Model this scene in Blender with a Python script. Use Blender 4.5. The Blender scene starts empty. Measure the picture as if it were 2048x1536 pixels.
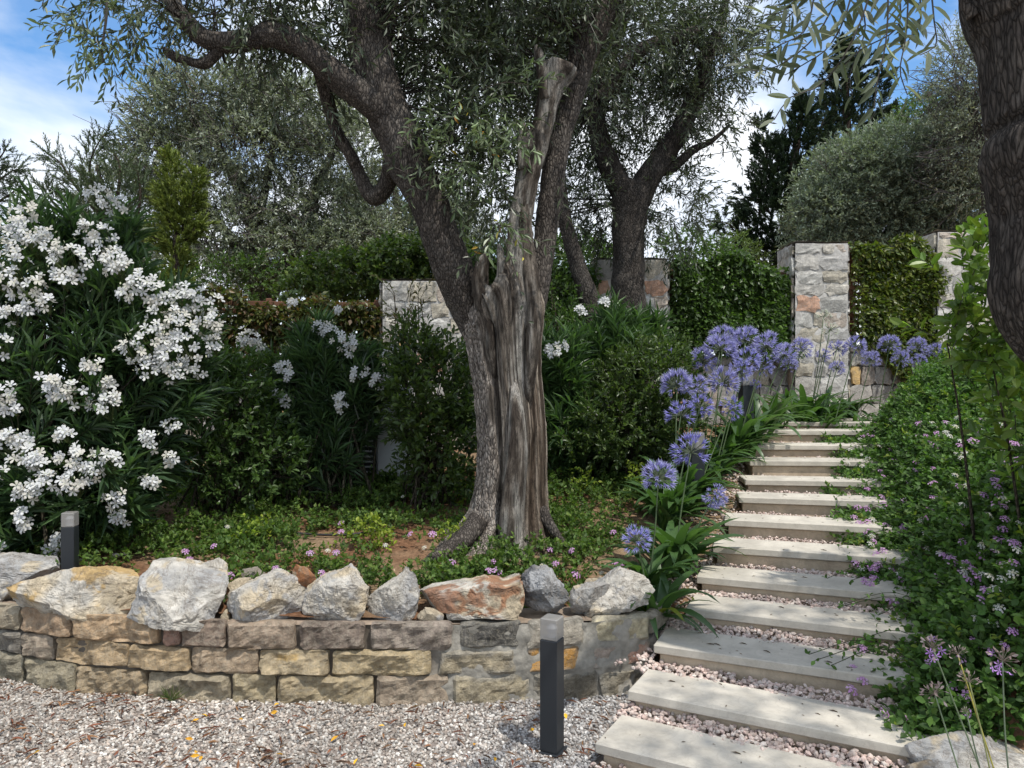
import bpy, math
import numpy as np
from mathutils import Vector, Matrix

# ------------------------------------------------------------------ camera
F = 1500.0            # focal length in pixels of the 2048-wide photograph
EYE = 1.70
sc = bpy.context.scene
C = sc.collection
cam_d = bpy.data.cameras.new('camera')
cam = bpy.data.objects.new('camera', cam_d)
C.objects.link(cam)
cam_d.sensor_width = 36.0
cam_d.lens = 36.0 * F / 2048.0
cam_d.clip_start = 0.05
cam_d.clip_end = 3000.0
cam.location = (0, 0, EYE)
cam.rotation_euler = (math.radians(90), 0, 0)
sc.camera = cam
sc.view_settings.view_transform = 'Standard'
sc.view_settings.look = 'None'
sc.view_settings.exposure = 0.53
sc.view_settings.gamma = 1.0
sc.view_settings.use_curve_mapping = False
sc.cycles.max_bounces = 6
sc.cycles.diffuse_bounces = 3
sc.cycles.transmission_bounces = 4
sc.cycles.transparent_max_bounces = 8
sc.cycles.use_denoising = True

# ------------------------------------------------------------------ sun and sky
TO_SUN = Vector((0.30, -0.36, 0.88)).normalized()
sun_d = bpy.data.lights.new('sun', 'SUN')
sun_d.energy = 3.0
sun_d.angle = math.radians(0.9)
sun_d.color = (1.0, 0.95, 0.87)
sun = bpy.data.objects.new('sun', sun_d)
C.objects.link(sun)
sun.location = TO_SUN * 50
sun.rotation_euler = TO_SUN.to_track_quat('Z', 'Y').to_euler()

world = bpy.data.worlds.new('World')
sc.world = world
world.use_nodes = True
nt = world.node_tree
nt.nodes.clear()
w_out = nt.nodes.new('ShaderNodeOutputWorld')
w_bg = nt.nodes.new('ShaderNodeBackground')
w_bg.inputs['Strength'].default_value = 0.135
w_sky = nt.nodes.new('ShaderNodeTexSky')
w_sky.sky_type = 'NISHITA'
w_sky.sun_disc = False
w_sky.sun_elevation = math.asin(TO_SUN.z)
w_sky.sun_rotation = math.atan2(TO_SUN.x, TO_SUN.y)
w_sky.air_density = 1.0
w_sky.dust_density = 0.0
w_sky.ozone_density = 1.6
w_tc = nt.nodes.new('ShaderNodeTexCoord')
w_map = nt.nodes.new('ShaderNodeMapping')
w_map.inputs['Scale'].default_value = (1.0, 1.0, 1.7)
w_map.inputs['Location'].default_value = (-3.6955, 1.0341, -0.5962)
w_n = nt.nodes.new('ShaderNodeTexNoise')
w_n.inputs['Scale'].default_value = 2.3
w_n.inputs['Detail'].default_value = 7.0
w_n.inputs['Roughness'].default_value = 0.52
w_n.inputs['Distortion'].default_value = 0.25
w_r = nt.nodes.new('ShaderNodeValToRGB')
w_r.color_ramp.elements[0].position = 0.375
w_r.color_ramp.elements[1].position = 0.53
w_r.color_ramp.elements[0].color = (0.10, 0.10, 0.10, 1)
w_n2 = nt.nodes.new('ShaderNodeTexNoise')
w_n2.inputs['Scale'].default_value = 5.0
w_n2.inputs['Detail'].default_value = 6.0
w_cr = nt.nodes.new('ShaderNodeValToRGB')
w_cr.color_ramp.elements[0].position = 0.35
w_cr.color_ramp.elements[1].position = 0.65
w_cr.color_ramp.elements[0].color = (4.5, 5.0, 5.8, 1)
w_cr.color_ramp.elements[1].color = (6.7, 6.9, 7.2, 1)
w_mix = nt.nodes.new('ShaderNodeMix')
w_mix.data_type = 'RGBA'
nt.links.new(w_tc.outputs['Generated'], w_map.inputs['Vector'])
nt.links.new(w_map.outputs['Vector'], w_n.inputs['Vector'])
nt.links.new(w_map.outputs['Vector'], w_n2.inputs['Vector'])
nt.links.new(w_n.outputs['Fac'], w_r.inputs['Fac'])
nt.links.new(w_n2.outputs['Fac'], w_cr.inputs['Fac'])
nt.links.new(w_r.outputs['Color'], w_mix.inputs['Factor'])
w_hs = nt.nodes.new('ShaderNodeHueSaturation')
w_hs.inputs['Saturation'].default_value = 1.35
w_hs.inputs['Value'].default_value = 1.05
nt.links.new(w_sky.outputs['Color'], w_hs.inputs['Color'])
nt.links.new(w_hs.outputs['Color'], w_mix.inputs['A'])
nt.links.new(w_cr.outputs['Color'], w_mix.inputs['B'])
nt.links.new(w_mix.outputs['Result'], w_bg.inputs['Color'])
nt.links.new(w_bg.outputs['Background'], w_out.inputs['Surface'])

# ------------------------------------------------------------------ helpers
rng = np.random.default_rng(20240611)


def at(px, py, d):
    """world point seen at photograph pixel (px, py) at distance d along the view axis"""
    return np.array([(px - 1024.0) * d / F, d, EYE - (py - 768.0) * d / F])


def sstep(a, b, x):
    t = np.clip((x - a) / (b - a), 0, 1)
    return t * t * (3 - 2 * t)


def _hash(ix, iy, iz, seed):
    h = (ix * 374761393 + iy * 668265263 + iz * 2147483647 + seed * 974634777) & 0xFFFFFFFF
    h = ((h ^ (h >> 13)) * 1274126177) & 0xFFFFFFFF
    h = (h ^ (h >> 16)) & 0xFFFFFFFF
    return h.astype(np.float64) / 4294967295.0


def vnoise(p, seed=0):
    p = np.asarray(p, dtype=np.float64)
    i = np.floor(p).astype(np.int64)
    f = p - i
    u = f * f * (3 - 2 * f)
    r = 0
    for dx in (0, 1):
        for dy in (0, 1):
            for dz in (0, 1):
                w = (u[..., 0] if dx else 1 - u[..., 0]) * (u[..., 1] if dy else 1 - u[..., 1]) * (u[..., 2] if dz else 1 - u[..., 2])
                r = r + w * _hash(i[..., 0] + dx, i[..., 1] + dy, i[..., 2] + dz, seed)
    return r * 2 - 1


def fbm(p, octv=4, seed=0, gain=0.5):
    a, r = 1.0, 0
    p = np.asarray(p, dtype=np.float64)
    for o in range(octv):
        r = r + a * vnoise(p * (2.0 ** o), seed + o * 17)
        a *= gain
    return r


def nrm(v):
    return v / np.maximum(np.linalg.norm(v, axis=-1, keepdims=True), 1e-9)


BASE = {}


def make_mesh(name, V, Fc, col=None, smooth=False):
    V = np.ascontiguousarray(V, dtype=np.float32)
    Fc = np.ascontiguousarray(Fc, dtype=np.int32)
    k = Fc.shape[1]
    me = bpy.data.meshes.new(name)
    me.vertices.add(len(V))
    me.vertices.foreach_set('co', V.ravel())
    me.loops.add(Fc.size)
    me.loops.foreach_set('vertex_index', Fc.ravel())
    me.polygons.add(len(Fc))
    me.polygons.foreach_set('loop_start', np.arange(0, Fc.size, k, dtype=np.int32))
    me.polygons.foreach_set('use_smooth', np.full(len(Fc), smooth, dtype=bool))
    if col is not None:
        col = np.asarray(col, dtype=np.float32)
        if col.ndim == 1:
            col = np.tile(col, (len(V), 1))
        if col.shape[1] == 3:
            col = np.concatenate([col, np.ones((len(col), 1), np.float32)], axis=1)
        a = me.attributes.new('Col', 'FLOAT_COLOR', 'POINT')
        a.data.foreach_set('color', np.ascontiguousarray(col, dtype=np.float32).ravel())
    me.update(calc_edges=True)
    me.validate()
    return me


def link(name, me, mat, parent=None, kind=None, loc=None, rot=None):
    o = bpy.data.objects.new(name, me)
    C.objects.link(o)
    if mat is not None and len(me.materials) == 0:
        me.materials.append(mat)
    if parent is not None:
        o.parent = parent
        BASE[o.name] = BASE[parent.name]
    else:
        BASE[o.name] = np.zeros(3)
    if loc is not None:
        o.location = loc
    if rot is not None:
        o.rotation_euler = rot
    if kind:
        o['kind'] = kind
    return o


def build(name, V, Fc, mat, parent=None, col=None, smooth=False, kind=None):
    """V in world coordinates; the mesh is stored relative to its thing's base"""
    V = np.asarray(V, dtype=np.float64)
    if parent is not None:
        V = V - BASE[parent.name]
    return link(name, make_mesh(name, V, Fc, col, smooth), mat, parent, kind)


def thing(name, label, cat, loc, group=None):
    o = bpy.data.objects.new(name, None)
    C.objects.link(o)
    o.location = tuple(float(c) for c in loc)
    o.empty_display_size = 0.1
    BASE[o.name] = np.array([float(c) for c in loc])
    o['label'] = label
    o['category'] = cat
    if group:
        o['group'] = group
    return o


def tag(o, label, cat, group=None):
    o['label'] = label
    o['category'] = cat
    if group:
        o['group'] = group
    return o


class MB:
    """collects triangle meshes with colours"""
    def __init__(s):
        s.v, s.f, s.c, s.n = [], [], [], 0

    def add(s, V, Fc, col=None):
        V = np.asarray(V, dtype=np.float64).reshape(-1, 3)
        Fc = np.asarray(Fc, dtype=np.int64)
        if Fc.shape[1] == 4:
            Fc = np.concatenate([Fc[:, [0, 1, 2]], Fc[:, [0, 2, 3]]])
        s.v.append(V)
        s.f.append(Fc + s.n)
        if col is None:
            col = (0.5, 0.5, 0.5)
        col = np.asarray(col, dtype=np.float64)
        if col.ndim == 1:
            col = np.tile(col[:3], (len(V), 1))
        s.c.append(col[:, :3])
        s.n += len(V)
        return s

    def get(s):
        return np.concatenate(s.v), np.concatenate(s.f), np.concatenate(s.c)

    def build(s, name, mat, parent=None, smooth=False, kind=None):
        V, Fc, c = s.get()
        return build(name, V, Fc, mat, parent, c, smooth, kind)


def box_vf(w, d, h, z0=0.0, bev=0.0):
    """box centred in x,y from z0 to z0+h with chamfered edges"""
    b = min(bev, w * 0.4, d * 0.4, h * 0.4)
    if b <= 0:
        x, y = w / 2, d / 2
        V = [(-x, -y, z0), (x, -y, z0), (x, y, z0), (-x, y, z0), (-x, -y, z0 + h), (x, -y, z0 + h), (x, y, z0 + h), (-x, y, z0 + h)]
        Fq = [(0, 3, 2, 1), (4, 5, 6, 7), (0, 1, 5, 4), (1, 2, 6, 5), (2, 3, 7, 6), (3, 0, 4, 7)]
        return np.array(V, float), np.array(Fq)
    rings = []
    for (zz, ins) in ((z0, b), (z0 + b, 0), (z0 + h - b, 0), (z0 + h, b)):
        x, y = w / 2 - ins, d / 2 - ins
        r = []
        for sx, sy in ((-1, -1), (1, -1), (1, 1), (-1, 1)):
            if (sx, sy) in ((-1, -1), (1, 1)):
                r += [(sx * x, sy * (y - b), zz), (sx * (x - b), sy * y, zz)]
            else:
                r += [(sx * (x - b), sy * y, zz), (sx * x, sy * (y - b), zz)]
        rings.append(r)
    V = np.array([p for r in rings for p in r], float)
    Fq = []
    for k in range(3):
        for j in range(8):
            a, c = k * 8 + j, k * 8 + (j + 1) % 8
            Fq.append((a, c, c + 8, a + 8))
    for base, flip in ((0, True), (24, False)):
        i = [base + j for j in range(8)]
        q = [(i[0], i[1], i[2], i[3]), (i[0], i[3], i[4], i[7]), (i[4], i[5], i[6], i[7])]
        Fq += [t[::-1] for t in q] if flip else q
    return V, np.array(Fq)


def rotz(V, a):
    c, s = math.cos(a), math.sin(a)
    V = np.asarray(V, float)
    return np.stack([V[:, 0] * c - V[:, 1] * s, V[:, 0] * s + V[:, 1] * c, V[:, 2]], axis=1)


def spline(pts, n):
    """Catmull-Rom through pts (k x m) giving n samples"""
    P = np.asarray(pts, float)
    if len(P) == 2:
        t = np.linspace(0, 1, n)[:, None]
        return P[0] * (1 - t) + P[1] * t
    P = np.concatenate([[2 * P[0] - P[1]], P, [2 * P[-1] - P[-2]]])
    seg = np.linalg.norm(np.diff(P[1:-1, :3], axis=0), axis=1)
    s = np.concatenate([[0], np.cumsum(seg)])
    tt = np.linspace(0, s[-1], n)
    k = np.clip(np.searchsorted(s, tt, side='right') - 1, 0, len(seg) - 1)
    u = ((tt - s[k]) / np.maximum(seg[k], 1e-9))[:, None]
    a, b, c, d = P[k], P[k + 1], P[k + 2], P[k + 3]
    return 0.5 * (2 * b + (c - a) * u + (2 * a - 5 * b + 4 * c - d) * u ** 2 + (3 * b - a - 3 * c + d) * u ** 3)


def tube(path, rad, sides=6, wob=None, flat=None, close=True):
    """tube along path (n x 3) with radii; wob(theta, s, centre) -> radius factor"""
    P = np.asarray(path, float)
    n = len(P)
    T = nrm(np.gradient(P, axis=0))
    up = np.array([0.0, -1.0, 0.15])
    U = np.zeros((n, 3))
    u = up - T[0] * np.dot(up, T[0])
    if np.linalg.norm(u) < 1e-3:
        u = np.array([1.0, 0, 0])
    u = u / np.linalg.norm(u)
    for i in range(n):
        u = u - T[i] * np.dot(u, T[i])
        u = u / max(np.linalg.norm(u), 1e-9)
        U[i] = u
    W = np.cross(T, U)
    th = np.arange(sides) / sides * 2 * math.pi
    r = np.asarray(rad, float)[:, None] * np.ones((1, sides))
    if wob is not None:
        s = np.concatenate([[0], np.cumsum(np.linalg.norm(np.diff(P, axis=0), axis=1))])
        r = r * wob(th[None, :], s[:, None], P)
    V = P[:, None, :] + r[..., None] * (np.cos(th)[None, :, None] * U[:, None, :] + np.sin(th)[None, :, None] * W[:, None, :])
    V = V.reshape(-1, 3)
    i = np.arange(n - 1)[:, None] * sides
    j = np.arange(sides)[None, :]
    a = (i + j).ravel()
    b = (i + (j + 1) % sides).ravel()
    Fq = np.stack([a, b, b + sides, a + sides], axis=1)
    Ft = np.concatenate([Fq[:, [0, 1, 2]], Fq[:, [0, 2, 3]]])
    if close:
        V = np.concatenate([V, P[:1], P[-1:]])
        j = np.arange(sides)
        c0 = np.stack([np.full(sides, n * sides), (j + 1) % sides, j], axis=1)
        o = (n - 1) * sides
        c1 = np.stack([np.full(sides, n * sides + 1), o + j, o + (j + 1) % sides], axis=1)
        Ft = np.concatenate([Ft, c0, c1])
    return V, Ft


# leaf templates: x along the leaf, y across (half width 1), z out of its plane
def tmpl(rows, fold=0.12, curl=-0.1):
    """rows: list of (x, halfwidth); a midrib with a folded blade either side"""
    V, Fc = [], []
    idx = []
    for (x, w) in rows:
        z = curl * x * x
        if w <= 0:
            idx.append((len(V),) * 3)
            V.append((x, 0, z))
        else:
            k = len(V)
            V += [(x, w, z + fold * w * 0.3), (x, 0, z), (x, -w, z + fold * w * 0.3)]
            idx.append((k, k + 1, k + 2))
    for a, b in zip(idx[:-1], idx[1:]):
        for s in (0, 1):
            q = [a[s], a[s + 1], b[s + 1], b[s]]
            u = []
            for t in q:
                if t not in u:
                    u.append(t)
            if len(u) == 4:
                Fc += [(u[0], u[1], u[2]), (u[0], u[2], u[3])]
            elif len(u) == 3:
                Fc.append(tuple(u))
    return np.array(V, float), np.array(Fc)


def _diamond(m):
    return np.array([(0, 0, 0), (m, 1, 0.03), (1, 0, -0.06), (m, -1, 0.03)], float), np.array([(0, 2, 1), (0, 3, 2)])


LEAF_FAR = _diamond(0.5)
LEAF_OVATE = _diamond(0.38)
LEAF_NEAR = tmpl([(0, 0), (0.22, 0.8), (0.5, 1.0), (0.78, 0.7), (1, 0)], 0.25, -0.10)
LEAF_LONG = tmpl([(0, 0), (0.25, 0.75), (0.55, 1.0), (1, 0)], 0.2, -0.22)
LEAF_MID = tmpl([(0, 0), (0.45, 1.0), (0.75, 0.75), (1, 0)], 0.3, -0.12)


def leaves(mb, p, d, n, L, W, col, T):
    side = nrm(np.cross(n, d))
    up = np.cross(d, side)
    tv, tf = T
    V = p[:, None, :] + (L[:, None, None] * (tv[None, :, 0:1] * d[:, None, :] + tv[None, :, 2:3] * up[:, None, :])
                         + W[:, None, None] * tv[None, :, 1:2] * side[:, None, :])
    k = len(tv)
    Fc = (np.arange(len(p))[:, None, None] * k + tf[None]).reshape(-1, 3)
    mb.add(V.reshape(-1, 3), Fc, np.repeat(col, k, axis=0))


def rcol(n, cols, var=0.25, r=None):
    r = r or rng
    cols = np.asarray(cols, float)
    k = r.integers(0, len(cols), n)
    k2 = r.integers(0, len(cols), n)
    t = r.random((n, 1))
    c = cols[k] * t + cols[k2] * (1 - t)
    return c * (1 + var * (r.random((n, 1)) * 2 - 1))


def prisms(mb, A, B, r0, r1, col):
    """thin three-sided sticks from A to B"""
    D = nrm(B - A)
    h = np.where(np.abs(D[:, 2:3]) < 0.9, np.array([[0, 0, 1.0]]), np.array([[1.0, 0, 0]]))
    u = nrm(np.cross(D, h))
    w = np.cross(D, u)
    V = np.zeros((len(A), 6, 3))
    r0 = np.broadcast_to(np.asarray(r0, float), (len(A),))[:, None]
    r1 = np.broadcast_to(np.asarray(r1, float), (len(A),))[:, None]
    for k in range(3):
        a = k * 2 * math.pi / 3
        o = math.cos(a) * u + math.sin(a) * w
        V[:, k] = A + o * r0
        V[:, 3 + k] = B + o * r1
    tf = np.array([(0, 1, 4), (0, 4, 3), (1, 2, 5), (1, 5, 4), (2, 0, 3), (2, 3, 5)])
    Fc = (np.arange(len(A))[:, None, None] * 6 + tf[None]).reshape(-1, 3)
    col = np.asarray(col, float)
    col = np.tile(col, (len(A) * 6, 1)) if col.ndim == 1 else np.repeat(col, 6, axis=0)
    mb.add(V.reshape(-1, 3), Fc, col)


def shoots(mb, P0, D, L, m, leafL, leafW, cols, spread=0.9, droop=0.15, T=LEAF_FAR, t0=0.1, var=0.3,
           stem=(0.10, 0.085, 0.06), stem_r=0.0025, whorl=2, upb=0.8, lvar=0.25):
    """leafy shoots: each a curved stick with m leaves"""
    N = len(P0)
    L = np.broadcast_to(np.asarray(L, float), (N,))
    t = (t0 + (1 - t0) * (np.arange(m) + 0.6) / m)[None, :, None]
    g = np.array([0, 0, -1.0])
    P = P0[:, None] + D[:, None] * (L[:, None, None] * t) + g * (droop * L[:, None, None] * t ** 2)
    Tn = nrm(D[:, None] + g * 2 * droop * t)
    h = nrm(rng.normal(size=(N, 1, 3)))
    u = nrm(np.cross(Tn, h))
    w = np.cross(Tn, u)
    ph = (np.arange(m) * (2 * math.pi / whorl) + (np.arange(m) // whorl) * 1.3)[None, :] + rng.normal(0, 0.35, (N, m))
    r = np.cos(ph)[..., None] * u + np.sin(ph)[..., None] * w
    sp = spread * (1 + 0.3 * rng.normal(size=(N, m, 1))) * (1.15 - 0.45 * t)
    d = nrm(Tn * np.cos(sp) + r * np.sin(sp) + 0.15 * rng.normal(size=(N, m, 3)))
    n = nrm(np.array([0, 0, upb]) + Tn * 0.4 + 0.55 * rng.normal(size=(N, m, 3)))
    K = N * m
    ll = leafL * (1 + lvar * (rng.random(K) * 2 - 1))
    leaves(mb, P.reshape(-1, 3), d.reshape(-1, 3), n.reshape(-1, 3), ll, leafW * ll / leafL * 0.5, rcol(K, cols, var), T)
    if stem_r > 0:
        E = P0 + D * L[:, None] + g * (droop * L)[:, None]
        M = P0 + D * (0.5 * L)[:, None] + g * (0.25 * droop * L)[:, None]
        prisms(mb, P0, M, stem_r, stem_r * 0.8, stem)
        prisms(mb, M, E, stem_r * 0.8, stem_r * 0.4, stem)


def in_blobs(blobs, n, shell=0.0):
    """random points in ellipsoids given as (centre, (rx, ry, rz)); returns points and outward directions"""
    vol = np.array([b[1][0] * b[1][1] * b[1][2] * (b[2] if len(b) > 2 else 1.0) for b in blobs])
    k = rng.choice(len(blobs), n, p=vol / vol.sum())
    c = np.array([b[0] for b in blobs])[k]
    r = np.array([b[1] for b in blobs])[k]
    d = nrm(rng.normal(size=(n, 3)))
    rad = (shell ** 3 + (1 - shell ** 3) * rng.random((n, 1))) ** (1 / 3)
    return c + d * r * rad, d


def pblob(px, py, rx, ry, d, depth, dens=1.0):
    """ellipsoid from its place in the view: pixel centre and radii, distance, depth radius in metres"""
    return (at(px, py, d), (rx * d / F, depth, ry * d / F), dens)


def ico(sub):
    t = (1 + 5 ** 0.5) / 2
    V = [(-1, t, 0), (1, t, 0), (-1, -t, 0), (1, -t, 0), (0, -1, t), (0, 1, t), (0, -1, -t), (0, 1, -t), (t, 0, -1), (t, 0, 1), (-t, 0, -1), (-t, 0, 1)]
    Fc = [(0, 11, 5), (0, 5, 1), (0, 1, 7), (0, 7, 10), (0, 10, 11), (1, 5, 9), (5, 11, 4), (11, 10, 2), (10, 7, 6), (7, 1, 8),
          (3, 9, 4), (3, 4, 2), (3, 2, 6), (3, 6, 8), (3, 8, 9), (4, 9, 5), (2, 4, 11), (6, 2, 10), (8, 6, 7), (9, 8, 1)]
    V = [np.array(v, float) / np.linalg.norm(v) for v in V]
    for _ in range(sub):
        cache, nf = {}, []

        def mid(a, b):
            k = (min(a, b), max(a, b))
            if k not in cache:
                m = V[a] + V[b]
                V.append(m / np.linalg.norm(m))
                cache[k] = len(V) - 1
            return cache[k]
        for a, b, c in Fc:
            x, y, z = mid(a, b), mid(b, c), mid(c, a)
            nf += [(a, x, z), (b, y, x), (c, z, y), (x, y, z)]
        Fc = nf
    return np.array(V), np.array(Fc)


ICO0, ICO1, ICO4, ICO5 = ico(0), ico(1), ico(4), ico(5)


# ------------------------------------------------------------------ materials
def new_mat(name):
    m = bpy.data.materials.new(name)
    m.use_nodes = True
    t = m.node_tree
    b = t.nodes['Principled BSDF']
    return m, t, b


def N(t, kind, **kw):
    n = t.nodes.new(kind)
    for k, v in kw.items():
        if k in n.inputs:
            n.inputs[k].default_value = v
        else:
            setattr(n, k, v)
    return n


def ramp(t, pts):
    r = t.nodes.new('ShaderNodeValToRGB')
    e = r.color_ramp.elements
    while len(e) < len(pts):
        e.new(0.5)
    for k, (p, c) in enumerate(pts):
        e[k].position = p
        e[k].color = tuple(c) + (1,) if len(c) == 3 else c
    return r


def mixc(t, fac, a, b, blend='MIX'):
    m = t.nodes.new('ShaderNodeMix')
    m.data_type = 'RGBA'
    m.blend_type = blend
    for sock, v in (('Factor', fac), ('A', a), ('B', b)):
        if isinstance(v, (int, float)):
            m.inputs[sock].default_value = v
        elif isinstance(v, tuple):
            m.inputs[sock].default_value = v + (1,) if len(v) == 3 else v
        else:
            t.links.new(v, m.inputs[sock])
    return m.outputs['Result']


def leaf_mat(name, back=(1.25, 1.3, 1.2), rough=0.45, transl=0.3, spec=0.4, tcol=(1.3, 1.5, 0.6)):
    m, t, b = new_mat(name)
    a = N(t, 'ShaderNodeAttribute', attribute_name='Col')
    g = N(t, 'ShaderNodeNewGeometry')
    bk = mixc(t, 1.0, a.outputs['Color'], back, 'MULTIPLY')
    c = mixc(t, g.outputs['Backfacing'], a.outputs['Color'], bk)
    t.links.new(c, b.inputs['Base Color'])
    b.inputs['Roughness'].default_value = rough
    b.inputs['Specular IOR Level'].default_value = spec
    tr = N(t, 'ShaderNodeBsdfTranslucent')
    tc = mixc(t, 1.0, a.outputs['Color'], tcol, 'MULTIPLY')
    t.links.new(tc, tr.inputs['Color'])
    mx = N(t, 'ShaderNodeMixShader', Fac=transl)
    t.links.new(b.outputs['BSDF'], mx.inputs[1])
    t.links.new(tr.outputs['BSDF'], mx.inputs[2])
    t.links.new(mx.outputs['Shader'], t.nodes['Material Output'].inputs['Surface'])
    return m


def noise_bump(t, b, scale, strength, dist=0.01, detail=8, vec=None, rough=0.6):
    n = N(t, 'ShaderNodeTexNoise', Scale=scale, Detail=detail, Roughness=rough)
    if vec is not None:
        t.links.new(vec, n.inputs['Vector'])
    bp = N(t, 'ShaderNodeBump', Strength=strength, Distance=dist)
    t.links.new(n.outputs['Fac'], bp.inputs['Height'])
    t.links.new(bp.outputs['Normal'], b.inputs['Normal'])
    return n


def col_mat(name, var=0.35, scale=20.0, rough=0.85, bump=0.5, dist=0.008, spec=0.3, veins=None, stretch=None):
    """vertex colour broken up by noise, with fine relief"""
    m, t, b = new_mat(name)
    a = N(t, 'ShaderNodeAttribute', attribute_name='Col')
    tc = N(t, 'ShaderNodeTexCoord')
    vec = tc.outputs['Object']
    if stretch:
        mp = N(t, 'ShaderNodeMapping')
        mp.inputs['Scale'].default_value = stretch
        t.links.new(vec, mp.inputs['Vector'])
        vec = mp.outputs['Vector']
    n = N(t, 'ShaderNodeTexNoise', Scale=scale, Detail=8.0, Roughness=0.65)
    t.links.new(vec, n.inputs['Vector'])
    r = ramp(t, [(0.28, (1 - var,) * 3), (0.72, (1 + var,) * 3)])
    t.links.new(n.outputs['Fac'], r.inputs['Fac'])
    c = mixc(t, 1.0, a.outputs['Color'], r.outputs['Color'], 'MULTIPLY')
    if veins:
        n2 = N(t, 'ShaderNodeTexNoise', Scale=veins[0], Detail=10.0, Roughness=0.7, Distortion=0.8)
        t.links.new(vec, n2.inputs['Vector'])
        r2 = ramp(t, [(0.47, (0, 0, 0)), (0.5, (1, 1, 1)), (0.53, (0, 0, 0))])
        t.links.new(n2.outputs['Fac'], r2.inputs['Fac'])
        f = N(t, 'ShaderNodeMath', operation='MULTIPLY')
        t.links.new(r2.outputs['Color'], f.inputs[0])
        f.inputs[1].default_value = veins[1]
        c = mixc(t, f.outputs['Value'], c, veins[2])
    t.links.new(c, b.inputs['Base Color'])
    b.inputs['Roughness'].default_value = rough
    b.inputs['Specular IOR Level'].default_value = spec
    noise_bump(t, b, scale * 2.2, bump, dist, 10, vec, 0.74)
    return m


M = {}
M['olive_leaf'] = leaf_mat('olive_leaf', back=(2.0, 1.95, 2.1), rough=0.42, transl=0.22, spec=0.5)
M['gloss_leaf'] = leaf_mat('glossy_leaf', back=(1.4, 1.35, 1.25), rough=0.40, transl=0.36, spec=0.5)
M['soft_leaf'] = leaf_mat('soft_leaf', rough=0.55, transl=0.32, spec=0.3)
M['petal'] = leaf_mat('petal', back=(0.95, 0.95, 0.95), rough=0.6, transl=0.3, spec=0.2, tcol=(1.0, 1.0, 1.0))
M['needle'] = leaf_mat('conifer_spray', back=(1, 1, 1), rough=0.6, transl=0.12, spec=0.25)


def bark_mat(name, cell, stretch, warp=1.6):
    """vertex colour cut into scales by fissures"""
    m, t, b = new_mat(name)
    a = N(t, 'ShaderNodeAttribute', attribute_name='Col')
    tc = N(t, 'ShaderNodeTexCoord')
    mp = N(t, 'ShaderNodeMapping')
    mp.inputs['Scale'].default_value = (1.0, 1.0, stretch)
    t.links.new(tc.outputs['Object'], mp.inputs['Vector'])
    w = N(t, 'ShaderNodeTexNoise', Scale=cell * 0.35, Detail=3.0)
    t.links.new(mp.outputs['Vector'], w.inputs['Vector'])
    ad = N(t, 'ShaderNodeVectorMath', operation='MULTIPLY_ADD')
    t.links.new(w.outputs['Color'], ad.inputs[0])
    ad.inputs[1].default_value = (warp / cell,) * 3
    t.links.new(mp.outputs['Vector'], ad.inputs[2])
    v = N(t, 'ShaderNodeTexVoronoi', feature='DISTANCE_TO_EDGE', Scale=cell)
    t.links.new(ad.outputs['Vector'], v.inputs['Vector'])
    v2 = N(t, 'ShaderNodeTexVoronoi', feature='F1', Scale=cell)
    t.links.new(ad.outputs['Vector'], v2.inputs['Vector'])
    n = N(t, 'ShaderNodeTexNoise', Scale=cell * 3.0, Detail=7.0, Roughness=0.7)
    t.links.new(mp.outputs['Vector'], n.inputs['Vector'])
    r = ramp(t, [(0.0, (0.22, 0.21, 0.20)), (0.09, (0.70, 0.70, 0.70)), (0.30, (1.15, 1.15, 1.15))])
    t.links.new(v.outputs['Distance'], r.inputs['Fac'])
    rn = ramp(t, [(0.25, (0.45, 0.45, 0.45)), (0.72, (1.7, 1.7, 1.7))])
    t.links.new(n.outputs['Fac'], rn.inputs['Fac'])
    bw = N(t, 'ShaderNodeRGBToBW')
    t.links.new(v2.outputs['Color'], bw.inputs['Color'])
    rv = ramp(t, [(0.2, (0.78, 0.78, 0.78)), (0.8, (1.28, 1.27, 1.25))])
    t.links.new(bw.outputs['Val'], rv.inputs['Fac'])
    c = mixc(t, 1.0, a.outputs['Color'], r.outputs['Color'], 'MULTIPLY')
    c = mixc(t, 1.0, c, rn.outputs['Color'], 'MULTIPLY')
    c = mixc(t, 1.0, c, rv.outputs['Color'], 'MULTIPLY')
    t.links.new(c, b.inputs['Base Color'])
    b.inputs['Roughness'].default_value = 0.9
    b.inputs['Specular IOR Level'].default_value = 0.2
    hm = N(t, 'ShaderNodeMath', operation='MULTIPLY_ADD')
    sm = N(t, 'ShaderNodeMapRange')
    sm.inputs['From Max'].default_value = 0.3
    t.links.new(v.outputs['Distance'], sm.inputs['Value'])
    t.links.new(n.outputs['Fac'], hm.inputs[0])
    hm.inputs[1].default_value = 0.5
    t.links.new(sm.outputs['Result'], hm.inputs[2])
    bp = N(t, 'ShaderNodeBump', Strength=1.0, Distance=0.35 / cell)
    t.links.new(hm.outputs['Value'], bp.inputs['Height'])
    t.links.new(bp.outputs['Normal'], b.inputs['Normal'])
    return m


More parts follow.
